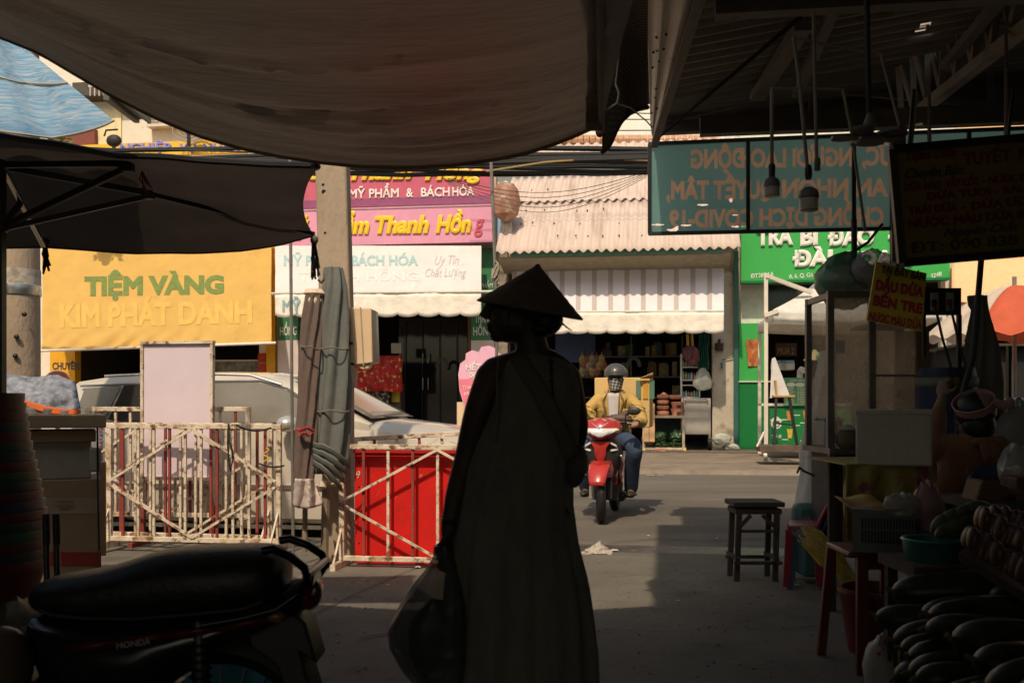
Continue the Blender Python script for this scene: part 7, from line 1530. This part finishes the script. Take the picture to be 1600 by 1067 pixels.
m = MB(); m.text('VA', at(1322, 852, YT2 - .03), at(1334, 850, YT2 - .03), .03, bold=.03, thick=.002); part('teal_print', m, M('teal_print', (.1, .25, .25), .5), t)
YF = 5.32; foam = M('white_foam', (.44, .40, .32), .85, var=.06, scale=40, bump=.3, bscale=150, spots=((.16, .13, .09), 9, .72, .8))
t = thing('foam_box', 'large dirty white foam box on the oilcloth table', 'box', at(1395, 727, YF))
m = MB(); tbx(m, 1337, 640, 1457, 727, YF, .3); part('body', m, foam, t, bevel=.01)
m = MB(); tbx(m, 1336.5, 639.5, 1457.5, 648, YF - .003, .306); part('lid', m, foam, t, bevel=.006)
m = MB(); tbx(m, 1352, 686, 1366, 687.5, YF - .012, .01); tbx(m, 1427, 687, 1441, 688.5, YF - .095, .01); part('notch', m, M('foam_notch', (.12, .1, .08), .9), t)
m = MB(); m.prism([at(1398, 638.5, YF - .003), at(1408, 638.5, YF - .003), at(1424, 648, YF - .003), at(1420, 650, YF - .003)], (0, .005, 0)); part('tape_scrap', m, M('dry_tape', (.3, .2, .05), .4), t)
# brown-red stool with grey crate
YR = 4.55; mar = M('maroon_plastic', (.13, .032, .026), .4, var=.1)
t = thing('plastic_stool', 'maroon plastic stool carrying the grey crate', 'stool', at(1375, 1050, YR))
def rp(px, py, d=0): p = at(px, py, YR); return V((p.x, YR + d, p.z))
m = MB(); a, b = rp(1326, 872), rp(1438, 862); m.box(a.x, b.x, YR, YR + .34, a.z, b.z); part('seat', m, mar, t, bevel=.01)
for (x0, x1, d) in ((1347, 1343, 0), (1426, 1431, 0), (1331, 1318, .3), (1420, 1424, .3)):
    m = MB(); p, q = rp(x0, 870, d), V((rp(x1, 0).x, YR + d + (.03 if d else -.03), 0)); m.bar(p, q, .05 if d == 0 else .04, .03, (0, 1, 0)); part('leg', m, mar, t, bevel=.004)
m = MB(); a, b = rp(1340, 890), rp(1432, 872); m.box(a.x, b.x, YR + .005, YR + .02, a.z, b.z); part('apron', m, mar, t)
gcr = M('grey_crate_plastic', (.11, .115, .11), .5, var=.12)
t = thing('plastic_crate', 'grey perforated plastic crate on the maroon stool', 'crate', rp(1390, 862, .15))
m = MB()
tbx(m, 1332, 846, 1438, 862, YR, .012); tbx(m, 1332, 797, 1438, 808, YR, .012); tbx(m, 1332, 808, 1346, 846, YR, .012); tbx(m, 1432, 808, 1438, 846, YR, .012)
tbx(m, 1346, 825, 1432, 828, YR, .01)
for k in range(17): tbx(m, 1349 + k * 4.9, 808, 1351.4 + k * 4.9, 846, YR - (1349 + k * 4.9 - 1332) * .00105, .01)
part('lattice', m, gcr, t)
m = MB(); tbx(m, 1333, 800, 1437, 861, YR + .025, .28); part('body', m, M('dark_contents', ()), t)
m = MB(); tbx(m, 1330, 795, 1440, 800, YR - .006, .32); part('rim', m, gcr, t)
m = MB(); m.sheet(lambda a, b: rp(lerp(1334, 1395, a), 797 - 14 * b + 3 * math.sin(a * 6), .02 + .25 * b), 10, 5); solo('printed_sheet', m, M('red_yellow_print', (.32, .12, .02), .5, var=.3, scale=14, spots=((.28, .22, .03), 9, .5, .55)), 'red and yellow printed sheet lying in the grey crate', 'sheet', solid=.003)
for (x, y, r, mat, l, nm) in ((1410, 783, (.085, .06, .06), wb, 'crumpled clear bag of pale food on the grey crate', 'plastic_bag'), (1450, 790, (.065, .05, .13), M('pink_film', (.35, .19, .21), .3, var=.3, scale=6, alpha=.7), 'upright pinkish plastic bag beside the grey crate', 'plastic_bag'), (1497, 806, (.03, .03, .03), M('pink_film', ()), 'small pink twist of plastic behind the green squashes', 'plastic_scrap')):
    m = MB(); m.ell(at(x, y + 6, YR - .05), r, n=24, m=14, f=lambda q, d: q * (1 + .22 * nz(d.x * 3 + x, d.y * 3, d.z * 4)) * (1 if d.z < .3 else 1 - .25 * (d.z - .3) * math.sin(d.x * 9) ** 2)); solo(nm, m, mat, l, 'bag')
m = MB(); m.ell(at(1407, 786, YR), (.05, .04, .035)); solo('food_lump', m, M('pinkish_food', (.28, .15, .11), .7, var=.4, scale=20), 'pinkish food inside the crumpled clear bag', 'food')
t = thing('teal_basket', 'teal oval plastic basket with pale rim below the pink bag', 'basket', at(1460, 885, 4.0))
cb2 = at(1462, 842, 4.0); m = MB(); m.lathe([(.1, -.1), (.115, -.08), (.125, 0), (.119, 0), (.108, -.075), (.01, -.09)], cb2, n=32); part('bowl', m, M('teal_plastic', (.02, .13, .11), .35), t)
m = MB(); m.lathe([(.124, -.004), (.131, 0), (.124, .006), (.119, 0), (.124, -.004)], cb2, n=32, caps=False); part('rim', m, M('teal_rim', (.05, .2, .17), .35), t)
# big display table: wooden stand
t = thing('display_stand', 'dark sloping wooden stand holding the gourds and brown fruit', 'stand', at(1560, 1200, 3))
m = MB(); m.prism([V((1.52, 3.85, .46)), V((1.30, 2.5, .30)), V((2.4, 2.5, .30)), V((2.6, 3.85, .46))], (0, 0, -.04)); part('board', m, wd, t)
for (x, y) in ((1.36, 2.6), (1.56, 3.7), (2.3, 2.6), (2.4, 3.7)):
    m = MB(); m.box(x, x + .05, y, y + .05, 0, .28); part('leg', m, wd, t)
gourd = M('dark_gourd_skin', (.022, .028, .016), .38, var=.5, scale=7, spots=[((.07, .08, .045), 40, .58, .7), ((.09, .085, .05), 5, .66, .72)])
gl = [(1400, 903, 3.75, 0), (1440, 940, 3.5, 0), (1454, 948, 3.35, 0), (1462, 974, 3.15, 0), (1499, 987, 3.0, 0), (1521, 1018, 2.85, 0), (1542, 1040, 2.7, 0), (1580, 1060, 2.6, 0), (1381, 950, 3.55, 1), (1391, 972, 3.4, 1), (1398, 992, 3.3, 1), (1406, 1004, 3.2, 1), (1423, 1024, 3.1, 1), (1435, 1042, 2.95, 1), (1457, 1057, 2.8, 1), (1500, 1075, 2.7, 1), (1470, 912, 3.8, 0), (1540, 918, 3.6, 0), (1530, 955, 3.35, 0), (1575, 975, 3.25, 0), (1590, 1005, 3.05, 0), (1470, 1010, 3.2, 0), (1490, 1045, 2.95, 0), (1535, 1075, 2.7, 0), (1420, 1065, 3.0, 1), (1395, 1030, 3.25, 1)]
def gfat(x): return (1 + .08 * x) * math.sqrt((1 - abs(x) ** 3.6) / max(1e-6, 1 - x * x)) if abs(x) < .9999 else 1
g0 = MB(); g0.ell((0, 0, 0), (.21, .072, .072), n=28, m=18, f=lambda q, d: V((q.x, q.y * gfat(d.x), q.z * gfat(d.x))))
gb0 = None
for k, (x, y, Y, lo) in enumerate(gl):
    c = at(x, y, Y) + V((.2 if not lo else .17, 0, -.045)); sc_ = 1 if not lo else .85
    if gb0 is None:
        gb0 = thing('gourd', 'dark glossy gourd in the big pile at the lower right', 'gourd', (0, 0, 0), 'dark gourds piled on the stand')
        s0 = part('fruit', MB().add(g0.v, g0.f), gourd, gb0); m = MB(); m.tube([(-.195, 0, 0), (-.215, 0, .01), (-.225, .01, .02)], [.012, .008, .009], 8); part('stalk', m, M('dry_stalk', (.1, .085, .05), .8), gb0)
        gb0.location = c; gb0.rotation_euler = (0, R(-4), R(-8)); o = gb0
    else: o = dup(gb0, c, rot=(random.uniform(-3, 3), R(random.uniform(-8, 6)), R(random.uniform(-20, 12))), scale=(sc_ * random.uniform(.8, 1.1), sc_ * random.uniform(.85, 1.15), sc_ * random.uniform(.85, 1.12)))
bf = M('brown_fruit_skin', (.075, .034, .02), .4, var=.25, scale=14)
f0 = None
rowsf = [(1528, 826, 1600, 868, 10, 3.55), (1508, 856, 1600, 915, 11, 3.4), (1550, 822, 1620, 850, 7, 3.65)]
for (xa, ya, xb, yb, n_, Y) in rowsf:
    for k in range(n_):
        p = at(lerp(xa, xb, k / (n_ - 1)), lerp(ya, yb, k / (n_ - 1)), Y - .02 * k)
        if f0 is None: m = MB(); m.ell((0, 0, 0), (.02, .034, .042), n=16, m=10); f0 = solo('brown_fruit', m, bf, 'brown oval fruit standing in the packed rows at the right edge', 'fruit', 'brown fruit in rows'); f0.location = p; f0.rotation_euler = (0, R(14), 0)
        else: dup(f0, p, rot=(0, R(random.uniform(5, 25)), R(random.uniform(-12, 12))), scale=random.uniform(.9, 1.1))
m = MB(); m.prism([at(1498, 862, 3.45), at(1640, 950, 3.2), at(1640, 905, 3.7), at(1530, 838, 3.75)], (0, 0, -.03)); t = solo('fruit_tray', m, wd, 'dark tray edge under the rows of brown fruit', 'tray')
m = MB(); m.prism([V((1.9, 3.4, .4)), V((1.93, 3.4, .4)), V((1.93, 3.4, .6)), V((1.9, 3.4, .6))], (0, .2, 0)); part('support', m, wd, t)
m = MB(); m.sheet(lambda a, b: at(lerp(1530, 1640, a), lerp(790 - 4 * math.sin(a * 3), 835 + a * 14, b), 3.9 - .15 * b + .02 * math.sin(a * 12)), 16, 8); solo('dark_cloth', m, M('grey_black_cloth', (.045, .045, .042), .9), 'dark cloth draped behind the rows of brown fruit', 'cloth', solid=.006)
sq0 = None
for k, (x, y, rz_) in enumerate(((1478, 826, .4), (1494, 818, .2), (1511, 812, .3), (1528, 806, .1), (1500, 834, .3), (1482, 842, .5), (1518, 830, .2))):
    if sq0 is None: m = MB(); m.ell((0, 0, 0), (.075, .03, .03), n=18, m=10, f=lambda q, d: V((q.x, q.y, q.z + .02 * (1 - d.x * d.x)))); sq0 = solo('green_squash', m, M('green_squash_skin', (.07, .085, .04), .5, var=.3, scale=10), 'dull green squash in the heap beside the teal basket', 'squash', 'green squashes'); o = sq0; o.location = at(x, y, 3.95); o.rotation_euler = (0, R(-15), rz_)
    else: dup(sq0, at(x, y, 3.95 - .04 * (k > 3)), rot=(0, R(-18 + 5 * k), rz_))
t = thing('produce_bench', 'low bench holding the teal basket and the green squashes', 'bench', at(1490, 1000, 4.0))
m = MB(); m.box(1.5, 2.3, 3.82, 4.2, .55, .59); part('top', m, wd, t)
for (x, y) in ((1.52, 3.84), (1.52, 4.14), (2.24, 3.84), (2.24, 4.14)):
    m = MB(); m.box(x, x + .04, y, y + .04, 0, .55); part('leg', m, wd, t)
m = MB(); q = at(1385, 0, 4.9); m.lathe([(.16, .0), (.2, .28), (.21, .29), (.21, .31), (.19, .31), (.15, .02), (.01, .02)], V((q.x, 4.95, 0)), n=30); solo('bucket', m, M('red_bucket', (.16, .022, .018), .4), 'red plastic bucket on the floor behind the maroon stool', 'bucket')
m = MB(); q = at(1378, 1015, 4.2); m.ell(V((q.x, 4.2, .12)), (.075, .07, .13), n=20, m=12, f=lambda p, d: p * (1 + .2 * nz(d.x * 4, d.y * 4, d.z * 4))); t = solo('plastic_bag', m, M('white_film', (.36, .34, .31), .4, var=.15), 'white plastic bag with red print on the floor by the gourds', 'bag')
m = MB(); m.prism([at(1368, 1020, 4.115), at(1376, 1016, 4.115), at(1374, 1026, 4.115)], (0, -.004, 0)); m.prism([at(1378, 1000, 4.11), at(1384, 998, 4.11), at(1382, 1006, 4.11)], (0, -.004, 0)); part('red_print', m, M('red_letters', ()), t)
m = MB()
for k in range(8): m.tube([V((1.6 + .03 * k, 4.1, .01)), V((1.63 + .03 * k, 4.06, .04)), V((1.66 + .03 * k, 4.12, .015))], .008, 5)
solo('red_rag', m, M('red_rag', (.2, .04, .025), .9), 'red crumpled string on the floor in front of the white bag', 'rag')
# seated vendor
YV = 5.6
def vp(px, py, d=0): p = at(px, py, YV); return V((p.x, YV + d, p.z))
t = thing('person', 'seated vendor seen from behind in a brown jacket and pink sun visor, hand raised', 'person', vp(1525, 900))
m = MB(); head(m, vp(1524, 648), (-.5, .85, -.1), (0, 0, 1), 1.05); limb(m, [vp(1527, 690, .02), vp(1526, 664, .01)], [.05, .048])
limb(m, [vp(1525, 860, .03), vp(1527, 780, .02), vp(1527, 705, .02)], [.15, .14, .11]); limb(m, [vp(1490, 698, .03), vp(1464, 700, .06), vp(1482, 655, .16), vp(1496, 622, .2)], [.055, .048, .036, .026])
hand(m, vp(1496, 622, .2), (.1, .1, 1), (.6, .4, -.2), curl=.7, side=1); limb(m, [vp(1566, 698, .03), vp(1588, 735, .1), vp(1560, 770, .25)], [.055, .045, .03]); hand(m, vp(1558, 771, .26), (-.6, .6, -.1), (0, 0, -1), curl=.5)
for s_ in (-1, 1): limb(m, [vp(1525 + s_ * 28, 850, .05), vp(1525 + s_ * 34, 845, .42), vp(1525 + s_ * 34, 960, .46)], [.085, .065, .045]); m.ell(V((vp(1525 + s_ * 34, 0).x, YV + .52, .04)), (.045, .12, .04))
part('body', m, M('vendor_skin', (.22, .125, .08), .6), t, remesh=.008)
brj = M('brown_jacket', (.2, .09, .042), .8, var=.2, scale=6, bump=.5, bscale=10)
m = MB(); m.loft([ring(tuple(vp(1526, 850, .03)), .19, .15), ring(tuple(vp(1525, 790, .02)), .2, .15), ring(tuple(vp(1524, 735, .02)), .2, .14), ring(tuple(vp(1526, 700, .02)), .2, .12), ring(tuple(vp(1526, 683, .02)), .13, .09), ring(tuple(vp(1526, 676, .02)), .075, .07)])
limb(m, [vp(1492, 698, .03), vp(1465, 698, .05), vp(1480, 664, .14), vp(1488, 645, .18)], [.075, .065, .055, .045]); limb(m, [vp(1562, 700, .03), vp(1590, 735, .1), vp(1566, 765, .22)], [.075, .062, .05])
for k in range(9): m.tube([vp(1495, 720 + k * 9, -.12), vp(1525, 723 + k * 9 + 3 * nz(k), -.145), vp(1555, 719 + k * 9, -.115)], .008, 6)
part('jacket', m, brj, t, remesh=.009)
m = MB(); m.ell(vp(1527, 690, -.1), (.085, .035, .03)); 
for a, b in ((1516, 1520), (1536, 1530), (1526, 1526)): m.tube([vp(a, 692, -.15), vp(b, 712, -.165), vp(b + 2, 724, -.15)], [.02, .022, .01], 8)
part('hood', m, brj, t, remesh=.007)
m = MB(); m.ell(vp(1524, 642, -.0), (.108, .11, .108)); m.ell(vp(1526, 664, -.03), (.088, .075, .08)); part('hair', m, hairm, t)
m = MB(); cv = vp(1522, 633, 0); axv = V((-.45, .25, .75)).normalized()
axv = V((-.4, -.42, .8)).normalized(); m.lathe([(.096, -.035), (.112, .035), (.106, .037), (.091, -.033), (.096, -.035)], vp(1520, 634, -.02), axv, n=36, caps=False); m.tube([vp(1540, 628, -.1), vp(1553, 634, -.1), vp(1564, 630, -.09), vp(1570, 622, -.08)], [.022, .026, .03, .008], 8); part('sun_visor', m, M('dusty_pink_visor', (.38, .22, .2), .8), t)
bluec = M('blue_chair_plastic', (.028, .06, .12), .4)
t = thing('plastic_chair', 'dark blue plastic chair the vendor in brown sits on', 'chair', vp(1528, 900))
m = MB(); arc = [vp(1528 - 38 * math.cos(g), 764 - 36 * math.sin(g) ** .7, -.2 + .02 * math.sin(g)) for g in [math.pi * k / 16 for k in range(17)]]; m.tube(arc, .02, 10); m.tube([vp(1500, 764, -.2), vp(1506, 745, -.2), vp(1528, 738, -.2), vp(1550, 745, -.2), vp(1556, 764, -.2)], .012, 8); m.sheet(lambda a, b: vp(lerp(1496, 1560, a), lerp(742, 732, b) - 2 * math.sin(3.1 * a), -.2), 10, 3); part('backrest', m, bluec, t)
m = MB(); a, b = vp(1492, 862), vp(1564, 855); m.box(a.x, b.x, YV - .2, YV + .25, a.z, b.z); part('seat', m, bluec, t, bevel=.01)
for x in (1494, 1560):
    for d in (-.18, .22):
        m = MB(); q = vp(x, 0); m.box(q.x - .02, q.x + .02, YV + d - .02, YV + d + .02, 0, vp(0, 858).z); part('leg', m, bluec, t)
    m = MB(); m.bar(vp(x, 858, -.19), vp(1528 + (x - 1527) * 1.1, 762, -.2), .035, .02, (0, 1, 0)); part('back_post', m, bluec, t)
wick = M('brown_wicker', (.10, .04, .022), .6, var=.4, scale=30, stretch=(1, 1, 4))
for (x0, y0, x1, y1, Y, rz_, l) in ((1516, 752, 1560, 790, 4.6, .3, 'dark brown woven basket lying tilted in front of the blue chair'), (1574, 743, 1612, 782, 4.6, 0, 'reddish brown woven basket at the right edge above the fruit')):
    q = at((x0 + x1) / 2, (y0 + y1) / 2, Y); t = thing('woven_basket', l, 'basket', q); m = MB(); m.rbox(q, ((x1 - x0) / F * Y, .16, (y1 - y0) / F * Y), ry=rz_); part('body', m, wick, t, bevel=.012)
    m = MB(); mt = Matrix.Rotation(rz_, 3, 'Y')
    for k in range(4): m.rbox(q + mt @ V((0, -.083, (-.04 + k * .027))), ((x1 - x0) / F * Y, .008, .012), ry=rz_)
    part('weave_band', m, wick, t)
m = MB(); m.ell(at(1588, 735, 4.7), (.08, .06, .12), n=22, m=14, f=lambda q, d: q * (1 + .25 * nz(d.x * 3, d.y * 3, d.z * 4 + 5))); solo('plastic_bag', m, M('clear_plastic', ()), 'crumpled clear plastic bag at the right edge behind the woven basket', 'bag')
m = MB(); m.ell(at(1598, 680, 6.2), (.17, .13, .17), n=22, m=14, f=lambda q, d: q * (1 + .12 * nz(d.x * 3, d.y * 3, d.z * 3 + 7))); solo('white_sack', m, M('dim_sack', (.2, .185, .155), .8, var=.1), 'big pale sack behind the vendor at the right edge', 'sack')
m = MB(); q = at(1598, 680, 6.2); m.box(q.x - .2, q.x + .3, 6.0, 6.4, 0, .42); m.box(q.x - .18, q.x + .28, 6.02, 6.38, .425, .845); solo('wooden_crate', m, wd, 'two dark stacked wooden boxes under the pale sack at the right edge', 'crate', bevel=.01)
t = thing('supply_table', 'low dark table behind the fruit carrying woven baskets', 'table', at(1560, 900, 4.65)); m = MB(); m.box(at(1490, 0, 4.65).x, 2.9, 4.5, 4.9, .74, .77); part('top', m, wd, t)
for (x, y) in ((2.05, 4.52), (2.8, 4.52), (2.05, 4.84), (2.8, 4.84)):
    m = MB(); m.box(x, x + .04, y, y + .04, 0, .74); part('leg', m, wd, t)
# folded grey parasol, switch board, blue drum, curved pole
folded('folded_parasol', 'grey folded parasol standing behind the vendor in brown', [(462, 1514, 1540), (475, 1514, 1541), (484, 1519, 1543), (540, 1512, 1556), (600, 1508, 1562), (660, 1506, 1566), (760, 1512, 1560)], 6.6, M('grey_parasol_cloth', (.15, .14, .12), .85, var=.15), nfold=8)
t = thing('switch_board', 'dark switch board with two white sockets above the blue drum', 'switch board', at(1475, 490, 6.3))
m = MB(); pbx(m, 1444, 450, 1502, 492, 6.3, .03); part('board', m, strut, t)
for x in (1460, 1484):
    m = MB(); pbx(m, x - 5, 457, x + 7, 486, 6.285, .015); so_ = part('socket', m, M('ivory_switch', (.3, .28, .23), .5), t, bevel=.004)
    m = MB(); pbx(m, x - 2, 468, x + 4, 478, 6.26, .03); part('plug', m, strut if x < 1470 else M('maroon_plastic', ()), so_)
m = MB(); pbx(m, 1443, 492, 1447, 560, 6.3, .03); pbx(m, 1497, 492, 1503, 600, 6.3, .03); part('board_leg', m, strut, t)
for (xa, l) in ((1461, 'black cable hanging from the left socket of the switch board'), (1485, 'black cable hanging from the right socket of the switch board')):
    m = MB(); m.tube([at(xa, 478, 6.24), at(xa + 12, 530, 6.2), at(xa + 24, 570, 6.2), at(1492, 625, 6.2)], .008, 6); solo('cable', m, strut, l, 'cable')
t = thing('drum', 'dark blue plastic drum with a pale band behind the foam box', 'drum', at(1480, 850, 6.4))
m = MB(); c = at(1479, 0, 6.4); c.z = 0; m.lathe([(.17, 0), (.18, .1), (.18, 1.35), (.165, 1.42), (.01, 1.42)], c, n=28); part('body', m, M('navy_drum', (.022, .032, .075), .5), t)
m = MB(); m.lathe([(.183, 1.3), (.184, 1.36)], c, n=28, caps=False); part('band', m, M('pale_band', (.2, .19, .15), .6), t, solid=.004)
m = MB(); m.tube([at(1534, 395, 5.9), at(1527, 480, 5.9), at(1520, 560, 5.9), at(1508, 600, 5.9), at(1497, 640, 5.9), at(1496, 760, 5.9), at(1496, 900, 5.9)], .018, 8); solo('bent_pole', m, strut, 'thin dark bent pole rising in front of the folded grey parasol', 'pole')
t = thing('side_rack', 'dim dark rack of stall goods at the far right behind the vendor', 'shelf', at(1640, 900, 7.6)); m = MB(); pbx(m, 1575, 640, 1800, 650, 7.5, .4); pbx(m, 1575, 760, 1800, 770, 7.5, .4); pbx(m, 1576, 540, 1580, 920, 7.5, .04); part('rack', m, strut, t)
for k, (x, c) in enumerate(((1578, (.3, .3, .28)), (1592, (.4, .4, .38)), (1606, (.1, .2, .3)))):
    m = MB(); m.lathe([(.03, 0), (.05, .02), (.045, .07), (.02, .09)], at(x, 640, 7.55), n=14); part('pot', m, M('rackpot%d' % k, c, .2, .5), t)

# ---------------------------------------------------------------- litter on the ground
m = MB(); q = V((at(932, 0, 8.0).x, 8.2, .0))
def crump(a, b):
    x, y = lerp(-1, 1, a), lerp(-1, 1, b); r2 = ((x - .25) * 1.15) ** 2 + y * y; h = .085 * math.exp(-r2 * 2.2)
    j = V((nz(x * 3, y * 3, 1), nz(x * 3, y * 3, 5), nz(x * 4, y * 4, 9)))
    return q + V((x * .135 + .05 * j.x, y * .085 + .04 * j.y, max(.004, h * (1 + .4 * j.z) + .02 * abs(nz(x * 9, y * 9)) * (.3 + h * 8))))
m.sheet(crump, 30, 24)
solo('plastic_bag', m, M('white_bag_film', (.68, .6, .54), .4, var=.1, trans=.4), 'crumpled white plastic bag lying in the gutter', 'bag', smooth=False)
lit = [(653, 888, 9, 'white crumpled paper scrap below the red board'), (607, 915, 4, 'tiny white scrap left of the carried plastic bag'), (1120, 842, 4, 'small pale scrap on the shaded road right of the gutter bag'), (1060, 940, 5, 'small pale scrap on the floor near the edge of the sunlit patch'), (1100, 893, 4, 'small scrap on the floor left of the wooden stool'), (1185, 932, 5, 'small scrap on the floor below the wooden stool'), (1245, 915, 8, 'pale scrap at the foot of the blue plastic chair'), (1293, 918, 8, 'white paper scrap at the foot of the stall'), (960, 862, 12, 'flat pale scrap beside the crumpled gutter bag'), (1013, 838, 4, 'tiny pale scrap on the road behind the gutter bag')]
for k, (x, y, w_, l) in enumerate(lit):
    Y = EYE * F / (y - HY); q = V(((x - CX) / F * Y, Y, .008)); r = w_ / F * Y * .5
    m = MB(); m.sheet(lambda a, b: q + V((lerp(-r, r, a) * (1 + .3 * nz(k, b * 3)), lerp(-r, r, b) * 1.2 * (1 + .3 * nz(a * 3, k)), .5 * r * abs(nz(a * 3 + k, b * 3)) + (.3 * r if w_ > 8 else 0) * math.sin(3.1 * a))), 6, 6); solo('paper_scrap', m, M('paper_white', (.55, .5, .43), .8), l, 'litter', 'litter on the ground', solid=.002)
m = MB()
for k in range(160):
    x, y = random.uniform(500, 1290), random.uniform(875, 1060); Y = EYE * F / (y - HY); q = V(((x - CX) / F * Y, Y, .006)); m.rbox(q, (.012 * random.random() + .004, .01, .004), rz=random.random() * 3)
o = solo('grit', m, M('grit', (.2, .17, .13), .9, var=.5), 'scattered grit and crumbs', 'grit'); del o['label']; del o['category']; o['kind'] = 'stuff'
